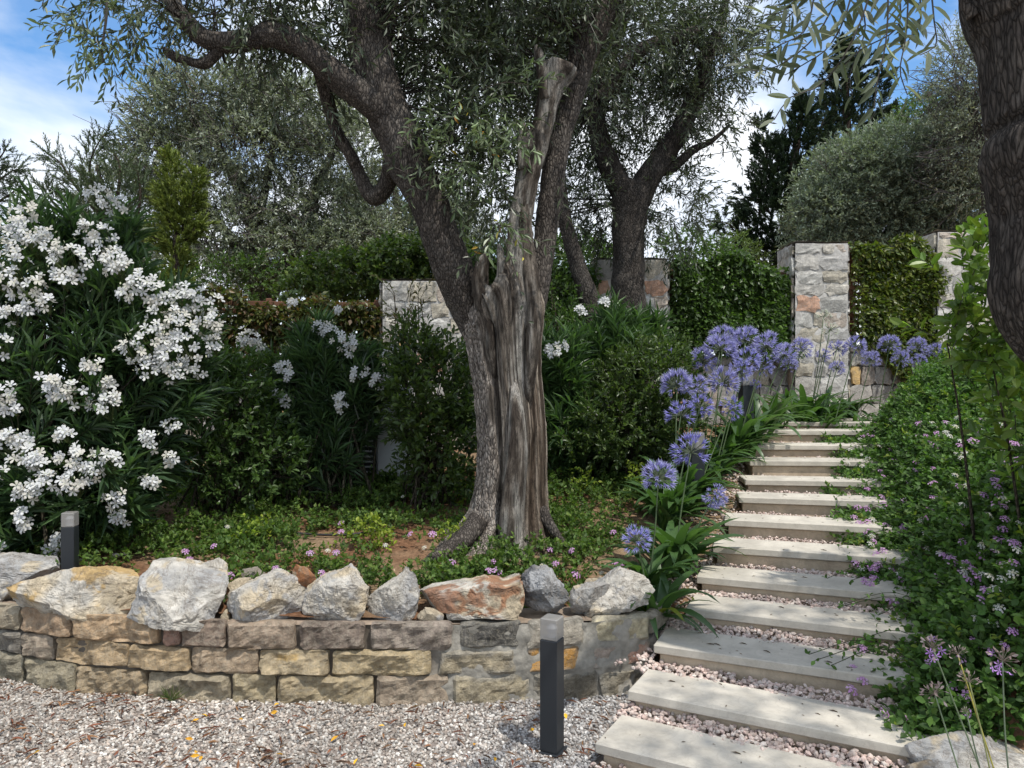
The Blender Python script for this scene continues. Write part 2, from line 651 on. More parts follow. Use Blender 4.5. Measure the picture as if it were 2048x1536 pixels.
M['bark'] = bark_mat('bark', 62.0, 0.34)
M['plate_bark'] = bark_mat('plate_bark', 54.0, 0.2, 2.3)
M['dead_wood'] = col_mat('dead_wood', var=0.8, scale=75.0, rough=0.9, bump=1.0, dist=0.016, spec=0.1, stretch=(1.0, 1.0, 0.10), veins=(42.0, 0.85, (0.022, 0.018, 0.015)))
M['rock'] = col_mat('limestone_boulder', var=0.36, scale=11.0, rough=0.85, bump=0.9, dist=0.022, spec=0.3, veins=(5.0, 0.55, (0.16, 0.13, 0.10)))
M['wall_stone'] = col_mat('wall_stone', var=0.5, scale=24.0, rough=0.9, bump=1.0, dist=0.022, spec=0.25, veins=(14.0, 0.45, (0.42, 0.38, 0.30)))
M['pale_stone'] = col_mat('pale_stone', var=0.33, scale=14.0, rough=0.88, bump=0.9, dist=0.02, spec=0.25, veins=(7.0, 0.4, (0.30, 0.29, 0.27)))
M['mortar'] = col_mat('mortar', var=0.28, scale=18.0, rough=0.95, bump=0.7, dist=0.01, spec=0.15)
M['slab'] = col_mat('step_slab', var=0.24, scale=4.5, rough=0.8, bump=0.35, dist=0.004, spec=0.25, veins=(9.0, 0.22, (0.22, 0.19, 0.15)))
M['riser'] = col_mat('step_block', var=0.34, scale=5.0, rough=0.92, bump=0.5, dist=0.006, spec=0.15, veins=(7.0, 0.25, (0.20, 0.16, 0.12)))
M['pebble'] = col_mat('pebble', var=0.2, scale=60.0, rough=0.85, bump=0.3, dist=0.002, spec=0.25)
M['soil'] = col_mat('soil', var=0.5, scale=26.0, rough=0.97, bump=1.0, dist=0.02, spec=0.1)
M['chip'] = col_mat('chips', var=0.3, scale=40.0, rough=0.9, bump=0.3, dist=0.002, spec=0.2)
M['timber'] = col_mat('timber', var=0.4, scale=12.0, rough=0.75, bump=0.4, dist=0.003, spec=0.3, stretch=(0.12, 1, 1))
M['stalk'] = col_mat('stalk', var=0.2, scale=20.0, rough=0.5, bump=0.1, dist=0.002, spec=0.4)

m, t, b = new_mat('anthracite_metal')
b.inputs['Base Color'].default_value = (0.022, 0.026, 0.031, 1)
b.inputs['Roughness'].default_value = 0.42
b.inputs['Metallic'].default_value = 0.15
n = noise_bump(t, b, 160.0, 0.08, 0.001)
M['metal'] = m
m, t, b = new_mat('frosted_lamp_glass')
b.inputs['Base Color'].default_value = (0.30, 0.29, 0.275, 1)
b.inputs['Roughness'].default_value = 0.28
tr_ = t.nodes.new('ShaderNodeBsdfTransparent')
mx_ = t.nodes.new('ShaderNodeMixShader')
mx_.inputs['Fac'].default_value = 0.35
t.links.new(b.outputs['BSDF'], mx_.inputs[1])
t.links.new(tr_.outputs['BSDF'], mx_.inputs[2])
t.links.new(mx_.outputs['Shader'], t.nodes['Material Output'].inputs['Surface'])
M['glass'] = m
m, t, b = new_mat('white_enamel')
b.inputs['Base Color'].default_value = (0.55, 0.56, 0.58, 1)
b.inputs['Roughness'].default_value = 0.35
M['enamel'] = m
m, t, b = new_mat('blue_print')
b.inputs['Base Color'].default_value = (0.05, 0.10, 0.45, 1)
b.inputs['Roughness'].default_value = 0.5
M['blue'] = m
m, t, b = new_mat('black_rubber')
b.inputs['Base Color'].default_value = (0.012, 0.012, 0.013, 1)
b.inputs['Roughness'].default_value = 0.5
M['black'] = m
# ------------------------------------------------------------------ steps: data first, the ground follows them
# front-left corner seen at pixel (px, py), its distance, the turn of the front edge (degrees)
STEP = [(1190, 1485, 3.35, -29), (1255, 1381, 3.72, -28), (1307, 1289, 4.08, -24), (1371, 1216, 4.45, -23),
        (1393, 1152, 4.82, -21.5), (1425, 1092, 5.22, -18.5), (1449, 1039, 5.65, -17), (1478, 994, 6.05, -13),
        (1490, 959, 6.5, -8), (1500, 921, 6.85, -4), (1505, 890, 7.3, -2), (1508, 861, 7.8, -2),
        (1541, 844, 8.5, -8), (1588, 837, 9.2, -12), (1643, 832, 9.9, -15)]
SW, SD, ST = 1.32, 0.33, 0.048
steps = []
for (px, py, d, a) in STEP:
    p = at(px, py, d)
    a = math.radians(a)
    r = np.array([math.cos(a), math.sin(a), 0])
    g = np.array([-math.sin(a), math.cos(a), 0])
    steps.append((p, r, g, a))
PATH = [steps[0][0] + steps[0][1] * SW / 2 - steps[0][2] * 0.35]
PATH[0][2] = 0.06
PATH += [p + r * SW / 2 + g * 0.05 for (p, r, g, a) in steps]
PATH.append(PATH[-1] + np.array([0.8, 0.8, 0.0]))
PATH.append(PATH[-1] + np.array([2.5, 1.2, 0.1]))
PATH = np.array(PATH)
HALF = SW / 2


def path_coords(x, y):
    """height of the stair line and signed distance from it (positive to the right)"""
    q = np.stack([x, y], axis=-1)
    best = np.full(x.shape, 1e9)
    hp = np.zeros(x.shape)
    sd = np.zeros(x.shape)
    for a, b in zip(PATH[:-1], PATH[1:]):
        e = b[:2] - a[:2]
        l2 = (e ** 2).sum()
        t = np.clip(((q - a[:2]) @ e) / l2, 0, 1)
        c = a[:2] + t[..., None] * e
        dv = q - c
        dist = np.sqrt((dv ** 2).sum(-1))
        m = dist < best
        best = np.where(m, dist, best)
        hp = np.where(m, a[2] + t * (b[2] - a[2]), hp)
        side = e[0] * dv[..., 1] - e[1] * dv[..., 0]
        sd = np.where(m, np.where(side > 0, -dist, dist), sd)
    return hp - 0.075, sd


def H(x, y):
    x = np.asarray(x, float)
    y = np.asarray(y, float)
    hp, s = path_coords(x, y)
    B = 0.43 + 0.088 * (np.clip(y, 3.5, 11) - 4.1) + 0.05 * np.clip(x + 1, 0, 3) * sstep(5, 8, y)
    tl = np.clip(-s - HALF, 0, None)
    tr = np.clip(s - HALF, 0, None)
    left = hp + (B - hp) * sstep(0.0, 1.25, tl)
    right = hp + 0.10 * sstep(0, 0.15, tr) + 0.33 * np.minimum(tr, 2.5)
    right = right * sstep(3.05, 3.75, y + 0.25 * (x - 1.7)) + 0.0
    z = np.where(s < -HALF, left, np.where(s > HALF, right, hp - 0.10 * sstep(0.0, 0.06, HALF - np.abs(s))))
    z = z + 0.018 * fbm(np.stack([x * 2.2, y * 2.2, x * 0], -1), 3, 5) * (np.abs(s) > HALF)
    far = sstep(25, 80, np.hypot(x, y))
    return z * (1 - far) + 0.9 * far


# the wall line in plan: distance of its face for a pixel column
WALLPX = np.array([-900, -500, -200, 0, 80, 200, 400, 600, 850, 1050, 1180, 1260, 1308])
WALLD = np.array([5.6, 5.1, 4.62, 4.35, 4.24, 4.12, 4.03, 4.0, 4.0, 4.03, 4.07, 4.12, 4.2])


def wall_pt(px):
    d = np.interp(px, WALLPX, WALLD)
    return np.stack([(np.asarray(px) - 1024.0) * d / F, d], axis=-1)


_wp = wall_pt(np.linspace(-900, 1308, 400))


def wall_y(x):
    return np.interp(x, _wp[:, 0], _wp[:, 1])


XR = _wp[-1, 0] + 0.02


def grid_sheet(name, xs, ys_of, mat, colf, zf, kind='structure'):
    """height field; ys_of(x) gives each column's rows"""
    X = np.repeat(np.asarray(xs)[:, None], len(ys_of(xs[0])), axis=1)
    Y = np.stack([ys_of(x) for x in xs])
    Z = zf(X, Y)
    V = np.stack([X, Y, Z], -1).reshape(-1, 3)
    n, m_ = X.shape
    i = (np.arange(n - 1)[:, None] * m_ + np.arange(m_ - 1)[None, :]).ravel()
    Fq = np.stack([i, i + m_, i + m_ + 1, i + 1], 1)
    return build(name, V, Fq, mat, None, colf(V), True, kind)


def soil_col(V):
    n = fbm(V * np.array([1.3, 1.3, 0]) + 3, 4, 11)[:, None]
    a = np.array([0.20, 0.105, 0.060])
    b_ = np.array([0.27, 0.19, 0.12])
    k = sstep(-0.4, 0.5, n + 0.35 * sstep(-0.2, 0.9, V[:, 0:1]))
    return a * (1 - k) + b_ * k


def rows(y0, y1, n, far):
    t = np.linspace(0, 1, n)
    return np.concatenate([y0 + (y1 - y0) * t, np.array(far)])


FARY = [13.5, 15, 18, 22, 28, 40, 60, 100, 200, 500, 1500]
xsL = np.concatenate([[-1500, -500, -200, -90, -45, -25, -16, -12, -9, -7.5], np.linspace(-6.5, XR, 110)])
xsR = np.concatenate([np.linspace(XR, 7.5, 110), [9, 11, 14, 18, 25, 45, 90, 200, 500, 1500]])
grid_sheet('garden_soil', xsL, lambda x: rows(wall_y(x) + 0.10, 12.5, 110, FARY), M['soil'], soil_col, H)
grid_sheet('bank_soil', xsR, lambda x: rows(2.3, 12.5, 120, FARY), M['soil'], soil_col, H)

# gravel court in front of the wall
gx = np.concatenate([[-1500, -300, -60, -20, -8], np.linspace(-5, 3.2, 84), [5, 8, 20, 60, 300, 1500]])
gy = np.concatenate([[-1500, -300, -60, -20, -5, 0, 1.5], np.linspace(2.2, 6.2, 60)])


def court_z(X, Y):
    return -0.012 + 0.010 * fbm(np.stack([X * 3, Y * 3, X * 0], -1), 2, 31)


grid_sheet('gravel_court', gx, lambda x: gy, M['pebble'],
           lambda V: np.array([0.20, 0.17, 0.15]) * (1 + 0.35 * fbm(V * np.array([30, 30, 0]), 3, 4)[:, None]), court_z)


# ------------------------------------------------------------------ pebbles
PEB = []
for k in range(6):
    v = ICO0[0] * np.array([1.0, 0.8, 0.62]) * (1 + 0.28 * vnoise(ICO0[0] * 1.7 + k * 9.1, k)[:, None])
    PEB.append(v)


def pebbles(name, P, R, cols, parent=None, mat=None):
    mb = MB()
    n = len(P)
    kind = rng.integers(0, len(PEB), n)
    for k in range(len(PEB)):
        i = np.where(kind == k)[0]
        q = nrm(rng.normal(size=(len(i), 4)))
        w, x, y, z = q.T
        Rm = np.stack([1 - 2 * (y * y + z * z), 2 * (x * y - z * w), 2 * (x * z + y * w),
                       2 * (x * y + z * w), 1 - 2 * (x * x + z * z), 2 * (y * z - x * w),
                       2 * (x * z - y * w), 2 * (y * z + x * w), 1 - 2 * (x * x + y * y)], -1).reshape(-1, 3, 3)
        V = np.einsum('nij,kj->nki', Rm, PEB[k]) * R[i][:, None, None]
        V[:, :, 2] *= 0.85
        V = V + P[i][:, None, :]
        Fc = (np.arange(len(i))[:, None, None] * 12 + ICO0[1][None]).reshape(-1, 3)
        mb.add(V.reshape(-1, 3), Fc, np.repeat(cols[i], 12, axis=0))
    return mb.build(name, mat or M['pebble'], parent, False, 'stuff')


PEBC = [(0.42, 0.385, 0.34), (0.54, 0.515, 0.47), (0.34, 0.29, 0.25), (0.26, 0.24, 0.22), (0.44, 0.37, 0.31), (0.19, 0.17, 0.15), (0.58, 0.555, 0.51), (0.39, 0.345, 0.30)]
n = 66000
x = rng.uniform(-3.4, 1.25, n)
y = 2.75 + rng.random(n) * 2.0
ok = y < wall_y(x) + 0.02
hp_, s_ = path_coords(x, y)
ok &= ~((s_ > -HALF - 0.02) & (y > 2.9))
x, y = x[ok], y[ok]
r_ = rng.uniform(0.005, 0.0125, len(x))
z = court_z(x, y) + r_ * rng.uniform(0.0, 0.9, len(x))
tone = (1.0 + 0.22 * fbm(np.stack([x * 1.2, y * 1.2, x * 0], -1), 2, 77))[:, None]
grey = sstep(-0.6, 0.5, x)[:, None]
cc = rcol(len(x), PEBC, 0.35) * 0.88
lum = cc.mean(1, keepdims=True)
cc = cc * (1 - 0.65 * grey) + lum * np.array([0.97, 0.97, 0.97]) * 0.65 * grey
pebbles('gravel', np.stack([x, y, z], 1), r_, cc * tone)

# fallen leaves and twigs on the court
mb = MB()
n = 3000
x = rng.uniform(-3.4, 0.75, n)
y = rng.uniform(2.9, 4.6, n)
keep = (y < wall_y(x) - 0.03) & (rng.random(n) < 0.5 + 0.5 * fbm(np.stack([x * 1.5, y * 2.5, x * 0], -1), 2, 5))
x, y = x[keep], y[keep]
n = len(x)
a = rng.uniform(0, 6.28, n)
d = np.stack([np.cos(a), np.sin(a), rng.normal(0, 0.12, n)], 1)
leaves(mb, np.stack([x, y, court_z(x, y) + 0.026], 1), nrm(d), nrm(np.array([0, 0, 1.0]) + 0.4 * rng.normal(size=(n, 3))),
       rng.uniform(0.035, 0.08, n), rng.uniform(0.003, 0.0065, n),
       rcol(n, [(0.16, 0.06, 0.035), (0.22, 0.12, 0.06), (0.12, 0.07, 0.045)], 0.4), LEAF_MID)
n = 26
x = rng.uniform(-2.2, 0.7, n)
y = rng.uniform(3.3, 3.95, n)
a = rng.uniform(0, 6.28, n)
d = np.stack([np.cos(a), np.sin(a), rng.normal(0, 0.15, n)], 1)
leaves(mb, np.stack([x, y, court_z(x, y) + 0.03], 1), nrm(d), nrm(np.array([0, 0, 1.0]) + 0.5 * rng.normal(size=(n, 3))),
       rng.uniform(0.03, 0.05, n), rng.uniform(0.007, 0.010, n), rcol(n, [(0.62, 0.36, 0.03), (0.55, 0.28, 0.03)], 0.3), LEAF_MID)
mb.build('fallen_leaves', M['chip'], None, False, 'stuff')


# ------------------------------------------------------------------ rough stones
def rough_block(w, h, dep, nx, nz, seed, rough=0.012, edge=0.02, jit=0.006, rim=0.55):
    """stone with a pitched front: x 0..w, z 0..h, face towards -y, back at y=0"""
    u = np.linspace(0, 1, nx + 1)
    v = np.linspace(0, 1, nz + 1)
    U, Vv = np.meshgrid(u, v, indexing='ij')
    X, Z = U * w, Vv * h
    e = np.minimum(np.minimum(X, w - X), np.minimum(Z, h - Z))
    p = np.stack([X * 9, Z * 9, np.full_like(X, seed * 1.37)], -1)
    body = sstep(0, edge, e)
    Y = -dep * (rim + (1 - rim) * body) - rough * 1.5 * body * fbm(p * 0.7, 3, seed) - rough * 0.6 * vnoise(p * 3.1, seed + 3) - rough * 0.35 * vnoise(p * 6.3, seed + 4)
    ring = (U == 0) | (U == 1) | (Vv == 0) | (Vv == 1)
    X = X + ring * jit * vnoise(p * 2.0 + 5, seed + 7) * 1.6
    Z = Z + ring * jit * vnoise(p * 2.0 + 9, seed + 8) * 1.6
    # round the corners
    cx = np.minimum(X, w - X)
    cz = np.minimum(Z, h - Z)
    front = np.stack([X, Y, Z], -1)
    for (a, b_, sx, sz) in ((0, 0, 1, 1), (-1, 0, -1, 1), (0, -1, 1, -1), (-1, -1, -1, -1)):
        front[a, b_, 0] += sx * edge * 0.35
        front[a, b_, 2] += sz * edge * 0.35
    V = list(front.reshape(-1, 3))
    m_ = nz + 1
    Fq = []
    for i in range(nx):
        for j in range(nz):
            a = i * m_ + j
            Fq.append((a, a + m_, a + m_ + 1, a + 1))
    loop = [i * m_ for i in range(nx + 1)] + [nx * m_ + j for j in range(1, nz + 1)] + [i * m_ + nz for i in range(nx - 1, -1, -1)] + [j for j in range(nz - 1, 0, -1)]
    b0 = len(V)
    for k in loop:
        q = V[k].copy()
        q[1] = 0
        V.append(q)
    L = len(loop)
    for k in range(L):
        a, b_ = loop[k], loop[(k + 1) % L]
        Fq.append((b_, a, b0 + k, b0 + (k + 1) % L))
    return np.array(V), np.array(Fq)


def place(V, o, ex, ey=None):
    """local x -> ex, local y -> ey (horizontal), z up, origin o"""
    ex = np.asarray(ex, float)
    if ey is None:
        ey = np.array([-ex[1], ex[0], 0])
    return o + V[:, 0:1] * ex + V[:, 1:2] * ey + V[:, 2:3] * np.array([0, 0, 1.0])


# ------------------------------------------------------------------ retaining wall
rw = thing('retaining_wall', 'low curved retaining wall of tan and grey stone blocks beside the gravel', 'wall', (-1.3, 4.1, 0))
TAN, GRY, DRK = (0.36, 0.28, 0.195), (0.29, 0.265, 0.235), (0.145, 0.125, 0.115)
ORG, PAL, CEM = (0.42, 0.27, 0.13), (0.46, 0.42, 0.32), (0.285, 0.268, 0.232)
COURSES = [
    (0.277, 0.415, [(-620, -500, TAN), (-500, -330, GRY), (-330, -190, TAN), (-190, -75, TAN), (-75, 35, (0.33, 0.29, 0.23)), (38, 137, (0.38, 0.28, 0.2)), (140, 314, (0.42, 0.31, 0.21)), (322, 358, (0.37, 0.24, 0.2)), (360, 448, (0.24, 0.19, 0.16)), (451, 588, (0.33, 0.265, 0.215)), (597, 728, (0.20, 0.165, 0.145)),
                    (739, 905, (0.26, 0.225, 0.205)), (920, 1043, (0.085, 0.083, 0.082)), (1056, 1170, (0.40, 0.37, 0.33)), (1184, 1303, (0.47, 0.43, 0.32))]),
    (0.140, 0.268, [(-600, -440, GRY), (-440, -300, TAN), (-300, -140, GRY), (-140, -50, TAN), (-50, 37, (0.2, 0.19, 0.18)), (40, 103, (0.33, 0.28, 0.235)), (107, 250, (0.39, 0.3, 0.2)), (255, 376, (0.40, 0.31, 0.205)), (379, 513, (0.34, 0.27, 0.205)), (517, 657, (0.36, 0.30, 0.21)), (662, 862, (0.40, 0.33, 0.22)),
                    (875, 1032, (0.33, 0.29, 0.22)), (1056, 1158, (0.48, 0.27, 0.09)), (1182, 1306, (0.36, 0.30, 0.27))]),
    (-0.03, 0.131, [(-600, -430, TAN), (-430, -260, GRY), (-260, -110, TAN), (-110, 42, (0.27, 0.25, 0.2)), (46, 146, (0.31, 0.28, 0.215)), (149, 291, (0.35, 0.28, 0.195)), (294, 457, (0.33, 0.29, 0.225)), (461, 549, (0.35, 0.30, 0.21)), (553, 747, (0.37, 0.31, 0.215)), (752, 898, (0.33, 0.275, 0.225)),
                    (903, 1058, (0.34, 0.30, 0.225)), (1068, 1196, (0.16, 0.145, 0.12)), (1203, 1304, (0.27, 0.25, 0.21))]),
]
sid = 0
for (z0, z1, row) in COURSES:
    for (a, b_, col) in row:
        sid += 1
        nx = max(5, min(20, int((b_ - a) / 8)))
        A, B_ = wall_pt(a), wall_pt(b_)
        w = np.linalg.norm(B_ - A)
        ex = np.append((B_ - A) / w, 0)
        lay = 0.014 * vnoise(np.array([[sid * 3.3, 1, 1]]), 2)[0]
        h = z1 - z0 + 0.002 + rng.uniform(-0.005, 0.004)
        smear = 1.0 if a > 840 else 0.0
        V, Fq = rough_block(w - 0.006, h, 0.055 if not smear else 0.05, nx, 9, sid, 0.020 if not smear else 0.013, 0.016, 0.004 + 0.006 * smear, 0.74)
        W_ = place(V, np.array([A[0], A[1], z0 + 0.002]) + ex * 0.003 + np.array([-ex[1], ex[0], 0]) * (0.055 + lay * 0.5), ex)
        c = np.array(col) * np.array([1.04, 1.0, 0.91]) * (1 + 0.26 * fbm(V * 16 + sid, 3, sid)[:, None])
        if smear:       # cement smeared over the rim of the stones
            e = np.minimum(np.minimum(V[:, 0], w - V[:, 0]), np.minimum(V[:, 2], h - V[:, 2]))
            k = (1 - sstep(0.008, 0.032, e + 0.018 * fbm(V * 22 + sid * 2, 3, 8)))[:, None] * (0.72 if z0 < 0.27 else 0.6)
            c = c * (1 - k) + np.array(CEM) * k
        if (a, b_) == (1182, 1306):
            k = sstep(0.45, 0.6, V[:, 0:1] / w) * (1 - sstep(0.8, 0.95, V[:, 0:1] / w)) * sstep(0.0, 0.25, vnoise(V * 20, 3)[:, None] + 0.35)
            c = c * (1 - k) + np.array((0.46, 0.27, 0.2)) * k
        if (a, b_) == (517, 657):
            k = (np.hypot(V[:, 0:1] / w - 0.42, V[:, 2:3] / h - 0.72) < 0.16) * 1.0
            c = c * (1 - k) + np.array((0.48, 0.33, 0.14)) * k
        build('stone', W_, Fq, M['wall_stone'], rw, c, False)
# the end of the wall returns along the steps
E0 = wall_pt(1306)
for k, (z0, z1) in enumerate(((0.277, 0.412), (0.140, 0.268), (-0.03, 0.131))):
    V, Fq = rough_block(0.42, z1 - z0, 0.05, 6, 5, 300 + k, 0.01, 0.025, 0.008)
    ex = nrm(np.array([0.45, 0.89, 0.0]))
    build('stone', place(V, np.array([E0[0] - 0.045, E0[1] + 0.02, z0]), ex), Fq, M['wall_stone'], rw,
          np.array([(0.36, 0.32, 0.26), (0.3, 0.27, 0.24), (0.24, 0.22, 0.19)][k]) * (1 + 0.2 * fbm(V * 15, 3, k)[:, None]), False)
# mortar body: recessed between the left stones, smeared nearly flush on the right
pxs = np.concatenate([np.linspace(-620, 700, 150), np.linspace(705, 1300, 200)])
zz = np.concatenate([np.linspace(-0.04, 0.405, 46)])
PX, ZZ = np.meshgrid(pxs, zz, indexing='ij')
Q = wall_pt(PX)
tx = np.gradient(Q[..., 0], axis=0)
ty = np.gradient(Q[..., 1], axis=0)
ln = np.hypot(tx, ty)
nx_, ny_ = ty / ln, -tx / ln
pn = np.stack([Q[..., 0] * 8, Q[..., 1] * 8, ZZ * 8], -1)
flush = sstep(790, 900, PX + 60 * vnoise(pn * 0.6, 9))
back = 0.042 - 0.026 * flush - 0.010 * fbm(pn * 1.5, 4, 23) * (0.4 + 0.9 * flush)
Vm = np.stack([Q[..., 0] - nx_ * back, Q[..., 1] - ny_ * back, ZZ], -1)
n_, m_ = PX.shape
i = (np.arange(n_ - 1)[:, None] * m_ + np.arange(m_ - 1)[None, :]).ravel()
mc = np.array([0.13, 0.11, 0.09]) * (1 - flush[..., None]) + np.array(CEM) * flush[..., None]
mc = mc * (1 + 0.25 * fbm(pn * 1.2, 4, 3)[..., None])
mbm = MB().add(Vm.reshape(-1, 3), np.stack([i, i + m_, i + m_ + 1, i + 1], 1), mc.reshape(-1, 3))
# its top and back
for (o0, o1, za, zb) in ((0.034, 0.30, 0.405, 0.405), (0.30, 0.30, 0.405, -0.04)):
    q = wall_pt(pxs)
    t_ = np.gradient(q, axis=0)
    t_ = t_ / np.linalg.norm(t_, axis=1, keepdims=True)
    nn = np.stack([-t_[:, 1], t_[:, 0]], 1)
    a_ = np.concatenate([q + nn * o0, np.full((len(q), 1), za)], 1)
    b2 = np.concatenate([q + nn * o1, np.full((len(q), 1), zb)], 1)
    V = np.concatenate([a_, b2])
    k = np.arange(len(q) - 1)
    c_ = np.array([0.30, 0.235, 0.18]) * (1 + 0.3 * fbm(V * 12, 3, 6)[:, None])
    mbm.add(V, np.stack([k, k + 1, k + 1 + len(q), k + len(q)], 1), c_)
mbm.build('mortar', M['mortar'], rw, True)

# ------------------------------------------------------------------ steps
ORD = ['lowest pale stone step, cut off by the bottom edge of the photo', 'second pale stone step from the bottom, right end by the big rock',
       'third pale stone step from the bottom, against the end of the low wall', 'fourth pale stone step from the bottom, beside the low agapanthus leaves',
       'fifth pale stone step from the bottom, dappled with leaf shade', 'sixth pale stone step from the bottom, sunlit with gravel before it',
       'seventh pale stone step from the bottom, midway up the flight', 'eighth pale stone step from the bottom, level with the bollard foot',
       'ninth pale stone step from the bottom, with pale pebbles along its riser', 'tenth pale stone step from the bottom, with lantana creeping on its right',
       'eleventh pale stone step from the bottom, second below the crest of the flight', 'twelfth pale stone step from the bottom, at the crest of the flight',
       'thirteenth stone slab, first of the low ones past the crest', 'fourteenth stone slab, thin sliver past the crest', 'farthest stone slab of the path, by the agapanthus leaves']
for k, (p, r, g, a) in enumerate(steps):
    t_ = thing('stone_step', ORD[k], 'step', (p[0], p[1], p[2] - 0.16), 'stone steps up the garden')
    V, Fq = box_vf(SW, SD, ST, -ST, 0.005)
    # finer cut so the edges can wander a little
    V = V + 0.0015 * vnoise(V * 23 + k, 3)[:, None]
    W_ = rotz(V, a) + (p + r * SW / 2 + g * SD / 2)
    tint = np.array([0.47, 0.437, 0.375]) * (1 + rng.uniform(-0.06, 0.06))
    build('tread_slab', W_, Fq, M['slab'], t_, tint, False)
    V, Fq = box_vf(SW - 0.05, SD - 0.03, 0.20, -ST - 0.2025, 0.006)
    W_ = rotz(V, a) + (p + r * (SW / 2 + 0.004) + g * (SD / 2 + 0.012))
    build('riser_block', W_, Fq, M['riser'], t_, np.array([0.46, 0.375, 0.275]) * (1 + rng.uniform(-0.06, 0.06)), False)

# pebbles between the steps and along their left edge
PP, RR = [], []
for k in range(12):
    p, r, g, a = steps[k]
    q = steps[k + 1][0]
    along = np.dot(q - p, g)
    gap = along - SD
    n = int(620 + 2800 * max(gap, 0.05)) if k < 8 else 420
    u = rng.uniform(-0.03, SW, n)
    v = SD + rng.uniform(-0.03, max(gap, 0.06) + 0.035, n)
    f = (v - SD) / max(gap, 0.06)
    rad = rng.uniform(0.008, 0.0185, n) * (1.0 if k < 5 else 0.8)
    P_ = p + r * u[:, None] + g * v[:, None]
    P_[:, 2] = p[2] - (0.024 if k < 4 else 0.042) + 0.016 * np.clip(f, 0, 1) + rad * rng.uniform(0.1, 1.3, n) + 0.010 * vnoise(P_ * 9, 3)
    PP.append(P_)
    RR.append(rad)
n = 420                                                           # in front of the lowest step
p, r, g, a = steps[0]
P_ = p + r * rng.uniform(-0.02, SW, n)[:, None] + g * rng.uniform(-0.15, 0.02, n)[:, None]
P_[:, 2] = p[2] - 0.10 + 0.02 * rng.random(n)
PP.append(P_)
RR.append(rng.uniform(0.009, 0.018, n))
for k in range(2, 11):                                            # spilled left of the steps
    p, r, g, a = steps[k]
    n = 190 if k < 6 else 90
    P_ = p + r * (-(rng.random(n) ** 1.7) * 0.32 - 0.01)[:, None] + g * rng.uniform(-0.1, 0.42, n)[:, None]
    rad = rng.uniform(0.006, 0.018, n)
    P_[:, 2] = H(P_[:, 0], P_[:, 1]) + rad * 0.5
    PP.append(P_)
    RR.append(rad)
PP, RR = np.concatenate(PP), np.concatenate(RR)
# between treads a bed of soil-coloured grit carries them
pebbles('step_gravel', PP, RR, rcol(len(PP), [(0.50, 0.42, 0.37), (0.56, 0.50, 0.45), (0.44, 0.33, 0.29), (0.38, 0.31, 0.27), (0.58, 0.47, 0.42), (0.52, 0.40, 0.35)], 0.25))
for k in range(12):
    p, r, g, a = steps[k]
    gap = np.dot(steps[k + 1][0] - p, g) - SD
    V, Fq = box_vf(SW - 0.02, max(gap, 0.05) + 0.03, 0.12, -0.150 if k < 4 else -0.168, 0)
    build('grit_bed', rotz(V, a) + (p + r * SW / 2 + g * (SD + max(gap, 0.05) / 2)), Fq, M['pebble'], None, np.array([0.30, 0.235, 0.2]), False, 'structure')
# a few dry leaves on the treads
mb = MB()
for k, u, v in ((1, 0.14, 0.2), (2, 0.26, 0.12), (2, 0.29, 0.14), (2, 0.42, 0.2), (2, 0.55, 0.14), (2, 0.85, 0.1), (4, 0.62, 0.2), (1, 0.9, 0.22), (0, 0.55, 0.2), (7, 0.35, 0.2), (3, 0.5, 0.24), (5, 0.7, 0.1)):
    p, r, g, a = steps[k]
    q = p + r * u + g * v + np.array([0, 0, 0.004])
    an = rng.uniform(-0.5, 0.5)
    leaves(mb, q[None], nrm((r * math.cos(an) + g * math.sin(an))[None]), np.array([[0, 0, 1.0]]), np.array([0.05]), np.array([0.005]), np.array([[0.10, 0.075, 0.05]]), LEAF_MID)
for _ in range(150):
    k = rng.integers(0, 12)
    p, r, g, a = steps[k]
    q = p + r * rng.uniform(0.03, 1.1) + g * rng.uniform(0.02, SD - 0.02) + np.array([0, 0, 0.003])
    an = rng.uniform(0, 6.28)
    s_ = rng.uniform(0.3, 1.0)
    leaves(mb, q[None], nrm((r * math.cos(an) + g * math.sin(an))[None]), np.array([[0, 0, 1.0]]), np.array([0.03 * s_]), np.array([0.004 * s_]), np.array([[0.16, 0.12, 0.08]]) * rng.uniform(0.4, 1.4), LEAF_MID)
mb.build('leaf_litter', M['chip'], None, False, 'stuff')


# ------------------------------------------------------------------ pillars, trellis panels, low stone wall
PST = [(0.50, 0.48, 0.44), (0.44, 0.43, 0.40), (0.52, 0.49, 0.43), (0.40, 0.39, 0.37), (0.47, 0.43, 0.35), (0.52, 0.51, 0.48), (0.45, 0.39, 0.33)]


